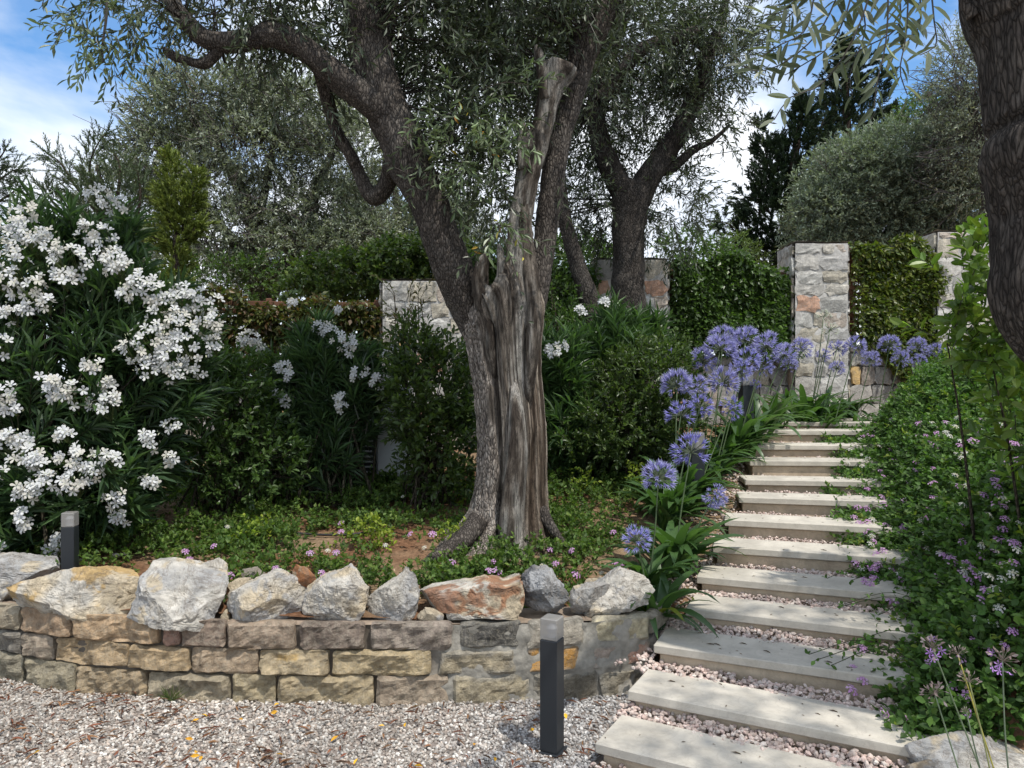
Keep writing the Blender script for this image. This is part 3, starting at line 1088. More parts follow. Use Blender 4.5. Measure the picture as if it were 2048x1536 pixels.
def rubble_face(parent, o, ex, w, h, seed, base=120, bigs=1.0, tone=1.0):
    """courses of rough rubble on a face; o its lower left corner, ex along it"""
    r = np.random.default_rng(seed)
    z, row = 0.0, 0
    while z < h - 0.03:
        ch = min(r.uniform(0.17, 0.30) * bigs, h - z)
        if h - z - ch < 0.07:
            ch = h - z
        x = 0.0
        while x < w - 0.02:
            cw = min(r.uniform(0.16, 0.42) * bigs, w - x)
            if w - x - cw < 0.09:
                cw = w - x
            V, Fq = rough_block(cw - 0.016, ch - 0.016, 0.036 + r.uniform(0, 0.014), 5, 4, int(base + seed * 50 + row), 0.011, 0.035, 0.018, 0.84)
            c = np.array(PST[r.integers(0, len(PST))]) * r.uniform(0.8, 1.12) * tone
            if r.random() < 0.07:
                c = np.array([(0.50, 0.31, 0.22), (0.52, 0.36, 0.16)][r.integers(0, 2)])
            c = c * (1 + 0.18 * fbm(V * 11 + row, 3, row)[:, None])
            build('stone', place(V, o + ex * (x + 0.008) + np.array([0, 0, z + 0.008]), ex), Fq, M['pale_stone'], parent, c, False)
            x += cw
            row += 1
        z += ch


def stone_pillar(label, pxl, pxr, pytop, d, rot, depth, seed, pbot=None):
    a, b_ = at(pxl, 768, d), at(pxr, 768, d)
    w = (b_[0] - a[0]) / math.cos(rot)
    ex = np.array([math.cos(rot), math.sin(rot), 0])
    ey = np.array([-ex[1], ex[0], 0])
    o = np.array([a[0], a[1], 0])
    z0 = float(H(np.array([o[0] + w / 2]), np.array([o[1]]))[0]) - 0.15
    z1 = at(pxl, pytop, d)[2]
    o[2] = z0
    t_ = thing('stone_pillar', label, 'pillar', o + ex * w / 2 + ey * depth / 2, 'stone pillars along the garden wall')
    rubble_face(t_, o, ex, w, z1 - z0, seed)
    rubble_face(t_, o + ey * depth, -ey, depth, z1 - z0, seed + 1)
    rubble_face(t_, o + ex * w, ey, depth, z1 - z0, seed + 2)
    V, Fq = box_vf(w, depth, z1 - z0 - 0.012, 0, 0)
    n = 24
    W_ = place(V, o + ex * w / 2 + ey * depth / 2, ex)
    # mortar core: a little behind the faces of the stones, rough on top
    mb = MB()
    g = np.linspace(0, 1, 14)
    def face(o_, e1, e2, L1, L2, nr, m=22):
        u = np.linspace(0, 1, m)
        U, W2 = np.meshgrid(u, u, indexing='ij')
        P_ = o_ + U[..., None] * e1 * L1 + W2[..., None] * e2 * L2
        P_ = P_ + nr * (0.029 + 0.014 * fbm(P_ * 6, 3, seed))[..., None]
        i = (np.arange(m - 1)[:, None] * m + np.arange(m - 1)[None, :]).ravel()
        mb.add(P_.reshape(-1, 3), np.stack([i, i + m, i + m + 1, i + 1], 1), np.array([0.47, 0.455, 0.43]) * (1 + 0.2 * fbm(P_.reshape(-1, 3) * 7, 3, 2)[:, None]))
    up = np.array([0, 0, 1.0])
    hh = z1 - z0
    face(o, ex, up, w, hh, -ey)
    face(o + ey * depth, -ey, up, depth, hh, -ex)
    face(o + ex * w, ey, up, depth, hh, ex)
    face(o + ex * w + ey * depth, -ex, up, w, hh, ey)
    face(o + up * hh - ex * 0.03 - ey * 0.03, ex, ey, w + 0.06, depth + 0.06, up)
    mb.build('mortar', M['mortar'], t_, True)
    return o, ex, ey, w, z0, z1


PL = stone_pillar('broad pale stone pillar left of the big olive trunk', 766, 926, 562, 9.2, 0.05, 0.5, 11)
PM = stone_pillar('stone pillar standing half behind the dark second olive trunk', 1192, 1334, 520, 10.0, 0.0, 0.45, 21)
PR = stone_pillar('tall pale stone pillar between the two creeper panels at the head of the steps', 1589, 1693, 488, 10.5, -0.02, 0.62, 31)
PX4 = stone_pillar('stone pillar showing its top beside the near right trunk', 1873, 2010, 465, 10.9, 0.0, 0.5, 41)


def panel(label, A, B_, zbot, ztop, nsl, wall_label, seed, low=True):
    """timber trellis between two plan points, low stone wall below it"""
    ex = B_ - A
    w = np.linalg.norm(ex)
    ex = ex / w
    ey = np.array([-ex[1], ex[0], 0])
    mid = (A + B_) / 2
    t_ = thing('timber_trellis', label, 'trellis', (mid[0], mid[1], zbot), 'timber trellises between the pillars')
    ang = math.atan2(ex[1], ex[0])
    step = (ztop - zbot) / nsl
    for k in range(nsl):
        V, Fq = box_vf(w - 0.02, 0.022, step * 0.62, 0, 0.004)
        c = np.array([0.15, 0.07, 0.04]) * rng.uniform(0.7, 1.2)
        build('slat', rotz(V, ang) + np.array([mid[0], mid[1], zbot + step * (k + 0.2)]), Fq, M['timber'], t_, c, False)
    for s in (0.06, w / 2, w - 0.06):
        V, Fq = box_vf(0.07, 0.07, ztop - zbot + 0.1, 0, 0.006)
        q = A + ex * s + ey * 0.05
        build('post', rotz(V, ang) + np.array([q[0], q[1], zbot - 0.08]), Fq, M['timber'], t_, (0.13, 0.06, 0.035), False)
    g = float(H(np.array([mid[0]]), np.array([mid[1]]))[0]) - 0.2
    h = zbot - 0.06 - g
    if low and h > 0.15:
        o = np.array([A[0], A[1], g]) - ey * 0.03
        s_ = thing('low_stone_wall', wall_label, 'wall', (mid[0], mid[1], g), 'low stone walls under the trellises')
        rubble_face(s_, o, ex, w, h, seed, 900, 1.0, 0.68)
        V, Fq = box_vf(w, 0.34, h - 0.012, 0, 0)
        build('mortar', rotz(V, ang) + np.array([mid[0], mid[1], g]) + ey * 0.152, Fq, M['mortar'], s_, (0.26, 0.245, 0.21), False)
    return t_, A, B_, ex, ey, w


def top_z(py, d):
    return EYE - (py - 768) * d / F


def pxy(px, d):
    return np.array([(px - 1024) * d / F, d, 0.0])


TR1 = panel('brown slatted trellis under creeper left of the broad pillar', pxy(300, 9.0), pxy(764, 9.35), top_z(740, 9.2), top_z(600, 9.2), 9, 'low stone wall behind the white oleanders on the left', 51)
TR2 = panel('brown slatted trellis hidden behind the big olive trunk', pxy(928, 9.4), pxy(1190, 10.1), top_z(720, 9.8), top_z(540, 9.8), 10, 'low stone wall behind the big olive trunk', 61)
TR3 = panel('brown slatted trellis under dark creeper left of the tall pillar', pxy(1336, 10.2), pxy(1586, 10.75), top_z(702, 10.4), top_z(535, 10.4), 12, 'low stone wall behind the violet agapanthus heads', 71)
TR4 = panel('brown slatted trellis under sunlit creeper right of the tall pillar', pxy(1696, 10.75), pxy(1876, 11.1), top_z(682, 10.9), top_z(500, 10.9), 13, 'low stone wall right of the tall pillar, under the sunlit creeper', 81)
# ------------------------------------------------------------------ boulders on the wall
def boulder(name, label, poly, d, thick, cols, seed, group=None, sub=None, parent=None, planes=34, rough=1.0):
    """rock whose silhouette is the pixel outline poly, with real thickness"""
    d = d + 0.11 if d > 3.9 else d          # sits on the wall, not over its face
    P_ = np.array([at(x, y, d) for x, y in poly])
    c = P_.mean(0)
    c = (P_.min(0) + P_.max(0)) / 2 * 0.5 + c * 0.5
    rel = P_[:, [0, 2]] - c[[0, 2]]
    # dense outline -> radius by angle
    m_ = len(rel)
    t = np.linspace(0, 1, 30, endpoint=False)
    dense = np.concatenate([rel[k] * (1 - t[:, None]) + rel[(k + 1) % m_] * t[:, None] for k in range(m_)])
    ang = np.arctan2(dense[:, 1], dense[:, 0])
    o = np.argsort(ang)
    ang, rr = ang[o], np.hypot(dense[o, 0], dense[o, 1])
    ang = np.concatenate([ang - 2 * math.pi, ang, ang + 2 * math.pi])
    rr = np.tile(rr, 3)
    S, Fc = ICO5 if sub is None else sub
    r = np.random.default_rng(seed)
    rho = np.hypot(S[:, 0], S[:, 2])
    th = np.arctan2(S[:, 2], S[:, 0])
    R = np.interp(th, ang, rr)
    # blocky profile across the depth
    prof = np.minimum(1.0, (1 - np.abs(S[:, 1]) ** 3.6) ** 0.40)
    V = np.stack([np.cos(th) * R * prof, np.sign(S[:, 1]) * (np.abs(S[:, 1]) ** 0.75) * thick, np.sin(th) * R * prof], 1)
    size = float(np.mean(rr))
    for _ in range(planes):
        nn = nrm(r.normal(size=3) * np.array([0.8, 1.3, 0.8]))
        if abs(nn[1]) < 0.36:
            continue
        s = V @ nn
        lim = s.max() * r.uniform(0.60, 0.93)
        V = V - np.clip(s - lim, 0, None)[:, None] * nn * 0.97
    V = V + S * (0.055 * size * rough * fbm(V * (2.0 / size) + seed, 4, seed, 0.55) - 0.05 * size * rough * np.abs(vnoise(V * (4.5 / size), seed + 5)) - 0.024 * size * rough * np.abs(vnoise(V * (11 / size), seed + 6)) + 0.010 * size * rough * fbm(V * (24 / size), 2, seed + 8))[:, None]
    V = V + S * (0.022 * size * (np.abs(fbm(V * (2.6 / size) + 7, 3, seed + 2)) < 0.05) * -1.0)[:, None]
    for ax in (0, 2):                       # keep the full width and height of the outline
        k = 1 if ax == 2 else 0
        lo, hi = rel[:, k].min(), rel[:, k].max()
        a_, b_ = V[:, ax].min(), V[:, ax].max()
        V[:, ax] = lo - 0.02 * (hi - lo) + (V[:, ax] - a_) / (b_ - a_) * (hi - lo) * 1.04
    n1 = sstep(-0.25, 0.45, fbm(V * 5.0 + seed * 2, 4, seed + 9))[:, None]
    wq = V @ np.array([[0.8, 0.36, -0.48], [0, 0.8, 0.6], [0.6, -0.48, 0.64]]) * 4.6 + 0.55 * np.stack([fbm(V * 9 + k * 7, 3, seed + k) for k in range(3)], 1)
    n2 = sstep(0.05, 0.42, fbm(wq + 31 + seed, 4, seed + 19, 0.6))[:, None]
    a, b_, e = (np.array(q) for q in cols)
    col = a * (1 - n1) + b_ * n1
    col = col * (1 - 0.85 * n2) + e * 0.85 * n2
    col = col * (1 + 0.12 * fbm(V * 22, 3, 3)[:, None])
    base = c.copy()
    base[2] = P_[:, 2].min()
    me = make_mesh(name, V + c - base, Fc, col, False)
    ob = link(name, me, M['rock'], None, None, tuple(base))
    tag(ob, label, 'boulder', group)
    return ob


def z4(pts):
    return [(x * 0.3418, 1050 + y * 0.3418) for x, y in pts]


def z5(pts):
    return [(600 + x * 0.3662, 1050 + y * 0.3662) for x, y in pts]


WHT, GRW, OCH, RUS, CRM = (0.48, 0.452, 0.40), (0.345, 0.34, 0.33), (0.42, 0.28, 0.11), (0.28, 0.125, 0.06), (0.47, 0.395, 0.28)
G = 'rough boulders along the top of the low wall'
boulder('boulder', 'grey flat boulder at the far left of the wall top, by the left bollard', z4([(-260, 290), (-120, 190), (0, 182), (80, 166), (200, 195), (380, 210), (372, 285), (260, 300), (150, 420), (100, 470), (10, 470), (-180, 480)]), 4.55, 0.26, (GRW, WHT, CRM), 1, G)
boulder('boulder', 'long ochre-stained white boulder, first whole one from the left', z4([(55, 295), (130, 305), (330, 262), (480, 248), (690, 292), (820, 342), (805, 405), (740, 460), (660, 556), (500, 522), (330, 512), (180, 516), (115, 490)]), 4.16, 0.22, (CRM, WHT, OCH), 2, G)
boulder('boulder', 'largest grey-white boulder with a dark diagonal crack', z4([(815, 330), (880, 222), (1040, 222), (1140, 250), (1270, 285), (1335, 370), (1325, 480), (1285, 580), (1130, 562), (980, 555), (900, 520), (790, 510), (800, 420)]), 4.07, 0.24, (WHT, GRW, CRM), 3, G)
boulder('boulder', 'rounded cream and grey boulder below the small orange stone', z4([(1340, 400), (1460, 335), (1590, 288), (1660, 278), (1770, 365), (1795, 440), (1770, 560), (1600, 562), (1400, 565), (1345, 500)]), 4.05, 0.22, (CRM, WHT, GRW), 4, G)
boulder('boulder', 'upright pale boulder with a notched left shoulder, right of the orange stone', z5([(25, 500), (45, 340), (120, 278), (260, 233), (320, 290), (375, 330), (355, 450), (335, 492), (100, 545), (50, 535)]), 4.06, 0.22, (WHT, CRM, GRW), 5, G)
boulder('boulder', 'jagged white boulder with a pointed peak', z5([(360, 430), (420, 372), (560, 290), (603, 222), (650, 290), (652, 400), (635, 490), (600, 525), (500, 520), (385, 520)]), 4.05, 0.2, (WHT, GRW, WHT), 6, G)
boulder('boulder', 'long white slab-like boulder with rusty brown stains', z5([(662, 362), (720, 342), (870, 320), (1010, 288), (1100, 312), (1175, 318), (1188, 288), (1205, 340), (1217, 440), (1205, 490), (1100, 482), (1000, 478), (900, 465), (700, 442)]), 4.05, 0.17, (WHT, CRM, RUS), 7, G, planes=14, rough=0.7)
boulder('boulder', 'dark grey pitted boulder behind the front bollard', z5([(1200, 390), (1213, 270), (1270, 233), (1370, 243), (1400, 300), (1460, 370), (1462, 440), (1390, 478), (1240, 458)]), 4.1, 0.2, ((0.17, 0.175, 0.18), (0.10, 0.10, 0.105), (0.36, 0.36, 0.36)), 8, G, rough=1.5)
boulder('boulder', 'big pale boulder leaning at the right end of the wall', z5([(1540, 470), (1600, 395), (1670, 325), (1780, 243), (1870, 270), (1928, 345), (1890, 418), (1740, 468), (1580, 507)]), 4.15, 0.2, (WHT, CRM, GRW), 9, G)
boulder('boulder', 'small cream boulder wedged against the right-end boulder', z5([(1470, 395), (1500, 345), (1580, 320), (1685, 312), (1660, 360), (1610, 420), (1560, 492), (1490, 480)]), 4.1, 0.15, (WHT, CRM, GRW), 10, G)
G2 = 'small loose stones among the boulders'
SUB3 = ico(3)
boulder('rock', 'tan wedge stone peeping over the right-end boulders', z5([(1552, 335), (1590, 288), (1700, 300), (1690, 345), (1600, 360)]), 4.3, 0.1, (CRM, OCH, CRM), 11, G2, SUB3)
boulder('rock', 'small rusty orange stone sitting between two boulders', z4([(1708, 310), (1750, 233), (1832, 250), (1852, 320), (1790, 365), (1745, 345)]), 4.12, 0.07, ((0.42, 0.2, 0.08), RUS, CRM), 12, G2, SUB3)
boulder('rock', 'flat grey-brown slate stone lying behind the boulders', z4([(1405, 265), (1500, 253), (1572, 312), (1560, 345), (1460, 315)]), 4.25, 0.12, ((0.25, 0.22, 0.18), GRW, (0.25, 0.22, 0.18)), 13, G2, SUB3)
boulder('rock', 'cream stone tucked left of the rounded boulder', z4([(1338, 345), (1380, 322), (1472, 312), (1445, 360), (1390, 390), (1345, 400)]), 4.14, 0.1, (CRM, CRM, WHT), 14, G2, SUB3)
boulder('rock', 'cream stone poking up behind the largest boulder', z4([(1115, 262), (1140, 225), (1200, 222), (1285, 188), (1335, 210), (1340, 330), (1290, 320)]), 4.22, 0.12, (CRM, WHT, CRM), 15, G2, SUB3)
boulder('rock', 'grey wedge stone under the rust-stained boulder', z5([(640, 495), (690, 448), (785, 480), (780, 528), (670, 535)]), 3.99, 0.08, ((0.36, 0.33, 0.28), GRW, CRM), 16, G2, SUB3)
boulder('rock', 'thin white sliver of stone beneath the rust-stained boulder', z5([(800, 495), (870, 468), (980, 470), (1062, 492), (1040, 508), (810, 515)]), 3.98, 0.07, (WHT, CRM, WHT), 17, G2, SUB3)
boulder('rock', 'small grey stone under the left corner of the largest boulder', z4([(788, 515), (900, 520), (930, 562), (830, 575)]), 4.03, 0.07, (CRM, GRW, CRM), 18, G2, SUB3)
boulder('rock', 'small cream stone in the gap right of the largest boulder', z4([(1300, 530), (1330, 490), (1352, 560), (1310, 582)]), 4.04, 0.05, (CRM, OCH, CRM), 19, G2, SUB3)
boulder('boulder', 'white rock at the bottom right corner, under the lantana', [(1820, 1488), (1850, 1480), (1909, 1469), (1930, 1471), (1959, 1481), (2009, 1495), (2060, 1515), (2110, 1570), (2090, 1640), (1890, 1640), (1850, 1570)], 3.12, 0.24, (WHT, GRW, CRM), 20, 'rocks at the foot of the lantana bank')
boulder('rock', 'brown stone in the dark gap at the lower right step end', [(1815, 1530), (1850, 1515), (1890, 1530), (1900, 1590), (1820, 1600)], 3.08, 0.1, ((0.3, 0.24, 0.17), CRM, GRW), 21, 'rocks at the foot of the lantana bank', SUB3)
# white chips on the soil behind the left boulder
for k, (px, py, s) in enumerate(((232, 1112, 9), (252, 1108, 7), (162, 1122, 8))):
    d = 4.9
    lab = ['small white stone chip on the red soil', 'smallest white stone chip beside the red soil', 'white stone chip near the foot of the left bollard'][k]
    boulder('rock', lab, [(px - s, py), (px - s * 0.4, py - s * 0.6), (px + s * 0.7, py - s * 0.5), (px + s, py + s * 0.2), (px, py + s * 0.5)], d, 0.02, (WHT, WHT, CRM), 40 + k, G2, ICO1)


# ------------------------------------------------------------------ bollard lamps
def bollard(label, px, pybase, pytop, d, rot, size=0.086, dark=True, zbase=None):
    p = at(px, pybase, d)
    z1 = at(px, pytop, d)[2]
    h = z1 - p[2]
    t_ = thing('bollard_lamp', label, 'bollard lamp', p, 'garden bollard lamps')
    s = size
    hl = s * 1.15
    V, Fq = box_vf(s * 1.28, s * 1.28, 0.008, 0.0, 0.002)
    build('base_plate', rotz(V, rot) + p, Fq, M['metal'], t_)
    V, Fq = box_vf(s, s, h - hl - 0.0125, 0.0085, 0.003)
    build('post', rotz(V, rot) + p, Fq, M['metal'], t_)
    V, Fq = box_vf(s * 0.985, s * 0.985, hl, h - hl - 0.003, 0.004)
    ln_ = build('lamp_lens', rotz(V, rot) + p, Fq, M['glass'], t_)
    # lamp holder seen through the lens
    th = np.linspace(0, 2 * math.pi, 10, endpoint=False)
    V, Ft = tube(np.array([[0, 0, h - hl + 0.002], [0, 0, h - hl + 0.02], [0, 0, h - hl + 0.045], [0, 0, h - hl + 0.06]]), [0.02, 0.02, 0.026, 0.012], 10)
    build('lamp_bulb', V + p, Ft, M['enamel'], t_)
    return t_


bollard('dark square bollard lamp standing on the gravel in front of the wall', 1104, 1501, 1232, 3.48, math.radians(-27))
bollard('dark bollard lamp at the far left under the big white oleander', 140, 1168, 1023, 4.62, math.radians(8), 0.076)
bollard('bollard lamp with pale head behind the low agapanthus, beside the steps', 1392, 1010, 864, 6.2, math.radians(4), 0.112)
bollard('black bollard lamp under the thick cluster of agapanthus heads', 1492, 850, 744, 7.5, math.radians(6), 0.112)
bollard('small distant bollard lamp among the agapanthus on the right', 1838, 800, 724, 9.2, math.radians(6), 0.112)

# irrigation pipe on the soil right of the trunk
mb = MB()
pts = []
for px, py, d in ((1080, 992, 7.0), (1110, 988, 7.0), (1150, 988, 7.0), (1190, 984, 7.1), (1250, 976, 7.2)):
    q = at(px, py, d)
    q[2] = H(q[0:1], q[1:2])[0] + 0.025
    pts.append(q)
V, Ft = tube(spline(pts, 30), np.full(30, 0.010), 8)
ob = build('irrigation_pipe', V, Ft, M['black'], None, None, True)
tag(ob, 'black irrigation pipe lying on the soil right of the big trunk', 'pipe')
pts = []
for px, py, d in ((560, 1068, 5.6), (620, 1066, 5.6), (700, 1064, 5.6), (770, 1060, 5.7)):
    q = at(px, py, d)
    q[2] = H(q[0:1], q[1:2])[0] + 0.02
    pts.append(q)
V, Ft = tube(spline(pts, 24), np.full(24, 0.009), 8)
ob = build('irrigation_pipe', V, Ft, M['black'], None, None, True)
tag(ob, 'black irrigation pipe half hidden in ground cover left of the big trunk', 'pipe')

# white louvred cabinet glimpsed behind the shrubs left of the trunk
cb = at(775, 958, 7.25)
t_ = thing('utility_cabinet', 'white louvred cabinet with blue lettering glimpsed behind the shrubs left of the trunk', 'cabinet', (cb[0], cb[1], cb[2]))
V, Fq = box_vf(0.32, 0.4, 0.92, 0, 0.02)
build('door_panel', V + cb + np.array([0.05, 0.2, 0]), Fq, M['enamel'], t_)
V, Fq = box_vf(0.5, 0.38, 0.9, 0, 0.015)
build('louvre_case', V + cb + np.array([-0.37, 0.2, 0]), Fq, M['black'], t_)
for k in range(16):
    V, Fq = box_vf(0.46, 0.02, 0.016, 0, 0.003)
    V = V + np.array([-0.37, -0.002, 0.06 + k * 0.05])
    build('louvre', V + cb, Fq, M['enamel'], t_)
fc = bpy.data.curves.new('lettering', 'FONT')
fc.body = 'JRN'
fc.size = 0.10
fc.extrude = 0.001
fc.align_x = 'CENTER'
fo = bpy.data.objects.new('tmp', fc)
C.objects.link(fo)
dg = bpy.context.evaluated_depsgraph_get()
me = bpy.data.meshes.new_from_object(fo.evaluated_get(dg))
bpy.data.objects.remove(fo)
me.transform(Matrix.Translation((0.07, -0.003, 0.72)) @ Matrix.Rotation(math.radians(90), 4, 'X'))
me.materials.clear()
lo = link('lettering', me, M['blue'], t_)

# overhead cable
a, b_ = at(1290, 325, 24.0), at(1990, 170, 24.0)
tt = np.linspace(0, 1, 40)[:, None]
pth = a * (1 - tt) + b_ * tt
pth[:, 2] -= (0.35 * 4 * tt * (1 - tt))[:, 0]
V, Ft = tube(pth, np.full(40, 0.014), 5)
ob = build('overhead_cable', V, Ft, M['black'], None, None, True)
tag(ob, 'thin overhead cable crossing the sky in front of the dark conifers', 'cable')
# ------------------------------------------------------------------ the big olive tree
BARK_D, BARK_M, BARK_L = np.array((0.085, 0.073, 0.064)), np.array((0.120, 0.105, 0.092)), np.array((0.19, 0.175, 0.158))
WOOD_D, WOOD_M, WOOD_L = np.array((0.058, 0.047, 0.039)), np.array((0.195, 0.168, 0.140)), np.array((0.52, 0.50, 0.455))


def bark_wob(seed, k=7, amp=0.06, fine=0.05):
    def f(th, s, P_):
        q = np.stack([np.cos(th) * k / 3 + 0 * s, np.sin(th) * k / 3 + 0 * s, s * 2.2 + 0 * th], -1)
        q2 = np.stack([np.cos(th) * k + 0 * s, np.sin(th) * k + 0 * s, s * 9 + 0 * th], -1)
        return 1 + amp * 1.6 * fbm(q, 3, seed) + fine * (1 - 2.2 * np.abs(vnoise(q2, seed + 4)))
    return f


def limb(name, parent, pts, seed, kind='bark', sides=22, step=0.022, amp=0.07, fine=0.05, tone=1.0, wob2=None, mat=None):
    """pts: (px, py, distance, radius px)"""
    Q = np.array([np.append(at(p[0], p[1], p[2]), p[3] * p[2] / F) for p in pts])
    Ltot = np.linalg.norm(np.diff(Q[:, :3], axis=0), axis=1).sum()
    n = max(8, int(Ltot / step))
    S = spline(Q, n)
    S[:, :3] += 0.10 * S[:, 3:4] * np.stack([vnoise(S[:, :3] * 5 + k * 11, seed) for k in range(3)], 1)
    f = bark_wob(seed, 7 if kind == 'bark' else 5, amp, fine)
    g = f if wob2 is None else (lambda th, s, P_: f(th, s, P_) * wob2(th, s, P_))
    V, Ft = tube(S[:, :3], np.maximum(S[:, 3], 0.002), sides, g)
    if kind == 'bark':
        tone = tone * 0.80
        k = sstep(-0.35, 0.5, fbm(V * np.array([22, 22, 10.0]), 3, seed))[:, None]
        k2 = sstep(0.1, 0.6, fbm(V * 5 + 9, 3, seed + 1))[:, None]
        c = BARK_D * (1 - k) + BARK_M * k
        c = c * (1 - 0.35 * k2) + BARK_L * 0.35 * k2
    else:
        k = sstep(-0.35, 0.6, fbm(V * np.array([46, 46, 4.0]), 3, seed))[:, None]
        k2 = sstep(-0.1, 0.55, fbm(V * np.array([18, 18, 1.5]) + 9, 3, seed + 1))[:, None]
        c = WOOD_D * (1 - k) + WOOD_M * k
        c = c * (1 - 0.5 * k2) + WOOD_L * 0.5 * k2
    return build(name, V, Ft, mat or M['bark' if kind == 'bark' else 'dead_wood'], parent, c * tone, True)


TD = 5.45
tb = at(1010, 1090, TD)
tree = thing('olive_tree', 'big old olive tree with twisted half-dead trunk in the middle of the bed', 'olive tree', (tb[0], tb[1], H(tb[0:1], tb[1:2])[0]))

OUT = np.array([  # py, left, right
    (1140, 850, 1120), (1105, 876, 1114), (1085, 896, 1108), (1060, 917, 1101), (1020, 939, 1096), (980, 950, 1093), (940, 954, 1092), (900, 956, 1092),
    (850, 955, 1090), (800, 951, 1085), (750, 945, 1079), (700, 937, 1079), (650, 926, 1082), (600, 913, 1086), (570, 905, 1086), (545, 900, 1080), (525, 898, 1068), (510, 897, 1056)], float)
nz, nth = 230, 190
zs = np.linspace(0, 1, nz)
pyv = 1140 + (510 - 1140) * zs
o = np.argsort(OUT[:, 0])
lf = np.interp(pyv, OUT[o, 0], OUT[o, 1])
rt = np.interp(pyv, OUT[o, 0], OUT[o, 2])
ker = np.hanning(11)
ker /= ker.sum()
lf = np.convolve(np.pad(lf, 5, mode='edge'), ker, 'valid')
rt = np.convolve(np.pad(rt, 5, mode='edge'), ker, 'valid')
cx = ((lf + rt) / 2 - 1024) * TD / F
hw = (rt - lf) / 2 * TD / F
zc = EYE - (pyv - 768) * TD / F
th = np.linspace(0, 2 * math.pi, nth, endpoint=False)
TH, ZI = np.meshgrid(th, np.arange(nz), indexing='xy')
HW = hw[:, None]
Z = zc[:, None] + 0 * TH
PYV = pyv[:, None] + 0 * TH
# the front is at th = -pi/2 (towards the camera); u runs across the view
u = np.cos(TH)
ftr = sstep(0.15, -0.25, np.sin(TH))                       # 1 on the front half
ux = cx[:, None] + HW * u
PXV = 1024 + ux * F / TD
rad = np.ones_like(TH)
q = np.stack([np.cos(TH) * 2.2, np.sin(TH) * 2.2, Z * 0.7], -1)
rad += 0.05 * fbm(q, 3, 71)
# flutes of the dead wood, scales of the bark
edge_px = np.interp(pyv, [510, 560, 620, 700, 800, 900, 1000, 1100], [958, 952, 955, 965, 978, 992, 1001, 1000])[:, None]
dead = sstep(-10, 10, PXV - edge_px + 7 * vnoise(np.stack([PXV * 0.05, PYV * 0.03, 0 * TH], -1), 5)) * ftr
qf = np.stack([np.cos(TH) * 9.0, np.sin(TH) * 9.0, Z * 0.55], -1)
qg = np.stack([np.cos(TH) * 24.0, np.sin(TH) * 24.0, Z * 1.2], -1)
fl = fbm(qf, 3, 13)
gr = fbm(qg, 2, 17)
qb = np.stack([np.cos(TH) * 13.0, np.sin(TH) * 13.0, Z * 11], -1)
bk = 1 - 2.4 * np.abs(vnoise(qb, 19))
rad += dead * (0.065 * fl + 0.042 * gr) + (1 - dead) * (0.028 * bk + 0.02 * fl)


def groove(px_line, width, depth, py0, py1):
    g0 = np.interp(pyv, [p[1] for p in px_line], [p[0] for p in px_line])[:, None]
    return depth * np.exp(-((PXV - g0) / width) ** 2) * ftr * sstep(py0 - 25, py0 + 15, PYV) * (1 - sstep(py1 - 10, py1 + 30, PYV))


gv = groove([(980, 600), (984, 700), (992, 800), (998, 900), (1003, 960), (1002, 1000), (1000, 1060), (998, 1110)], 7, 0.16, 640, 1110)
gv += groove([(1003, 960), (1001, 1020), (998, 1100)], 10, 0.30, 985, 1100)
gv += groove([(1068, 850), (1066, 950), (1064, 1000), (1062, 1090)], 5, 0.20, 880, 1110)
gv += groove([(1036, 950), (1039, 990)], 6, 0.20, 975, 1000)
gv += groove([(990, 560), (988, 640), (985, 700)], 11, 0.14, 560, 760)
gv += groove([(1068, 560), (1062, 640), (1058, 720)], 6, 0.13, 560, 740)
rad -= gv
# root flare
low = sstep(1010, 1130, PYV)
rad *= 1 - 0.42 * np.clip((680 - PYV) / 170.0, 0, 1) ** 1.4 * sstep(975, 925, PXV)
rad += low * (0.20 * sstep(0.2, 0.9, np.cos(TH - math.radians(215))) + 0.10 * sstep(0.3, 0.9, np.cos(TH - math.radians(330))) + 0.05 * fbm(qf * 0.4, 2, 3))
# broken top: the bark side sinks into the live limb, a hollow at the fork, only the bleached core runs on up
DROP = np.interp(PXV, [880, 930, 955, 975, 1000, 1015, 1050, 1070, 1095], [95, 85, 70, 62, 30, 8, 10, 35, 60]) + 26 * np.abs(vnoise(np.stack([np.cos(TH) * 9, np.sin(TH) * 9, 0 * TH], -1), 41))
PYN = np.where(PYV < 680, 680 - (680 - PYV) / 170.0 * (680 - (510 + DROP)), PYV)
Z = EYE - (PYN - 768) * TD / F
X = cx[:, None] + HW * rad * np.cos(TH)
Y = TD + 0.05 + HW * 0.86 * rad * np.sin(TH)
V = np.stack([X, Y, Z], -1).reshape(-1, 3)
i = (np.arange(nz - 1)[:, None] * nth + np.arange(nth)[None, :])
j = (np.arange(nz - 1)[:, None] * nth + (np.arange(nth)[None, :] + 1) % nth)
Fq = np.stack([i.ravel(), j.ravel(), (j + nth).ravel(), (i + nth).ravel()], 1)
kb = sstep(-0.5, 0.6, bk + 0.4 * fbm(qb * 2.1, 2, 3))[..., None]
cb_ = BARK_D * 1.5 * (1 - kb) + BARK_M * 2.0 * kb
k2 = sstep(0.15, 0.7, fbm(np.stack([np.cos(TH) * 15, np.sin(TH) * 15, Z * 14], -1) + 4, 3, 9))[..., None]
cb_ = cb_ * (1 - 0.75 * k2) + np.array((0.36, 0.33, 0.295)) * 0.75 * k2
kd = sstep(-0.45, 0.5, fbm(qg * np.array([1.3, 1.3, 0.5]), 3, 29))[..., None]
cd_ = WOOD_D * (1 - kd) + WOOD_M * kd
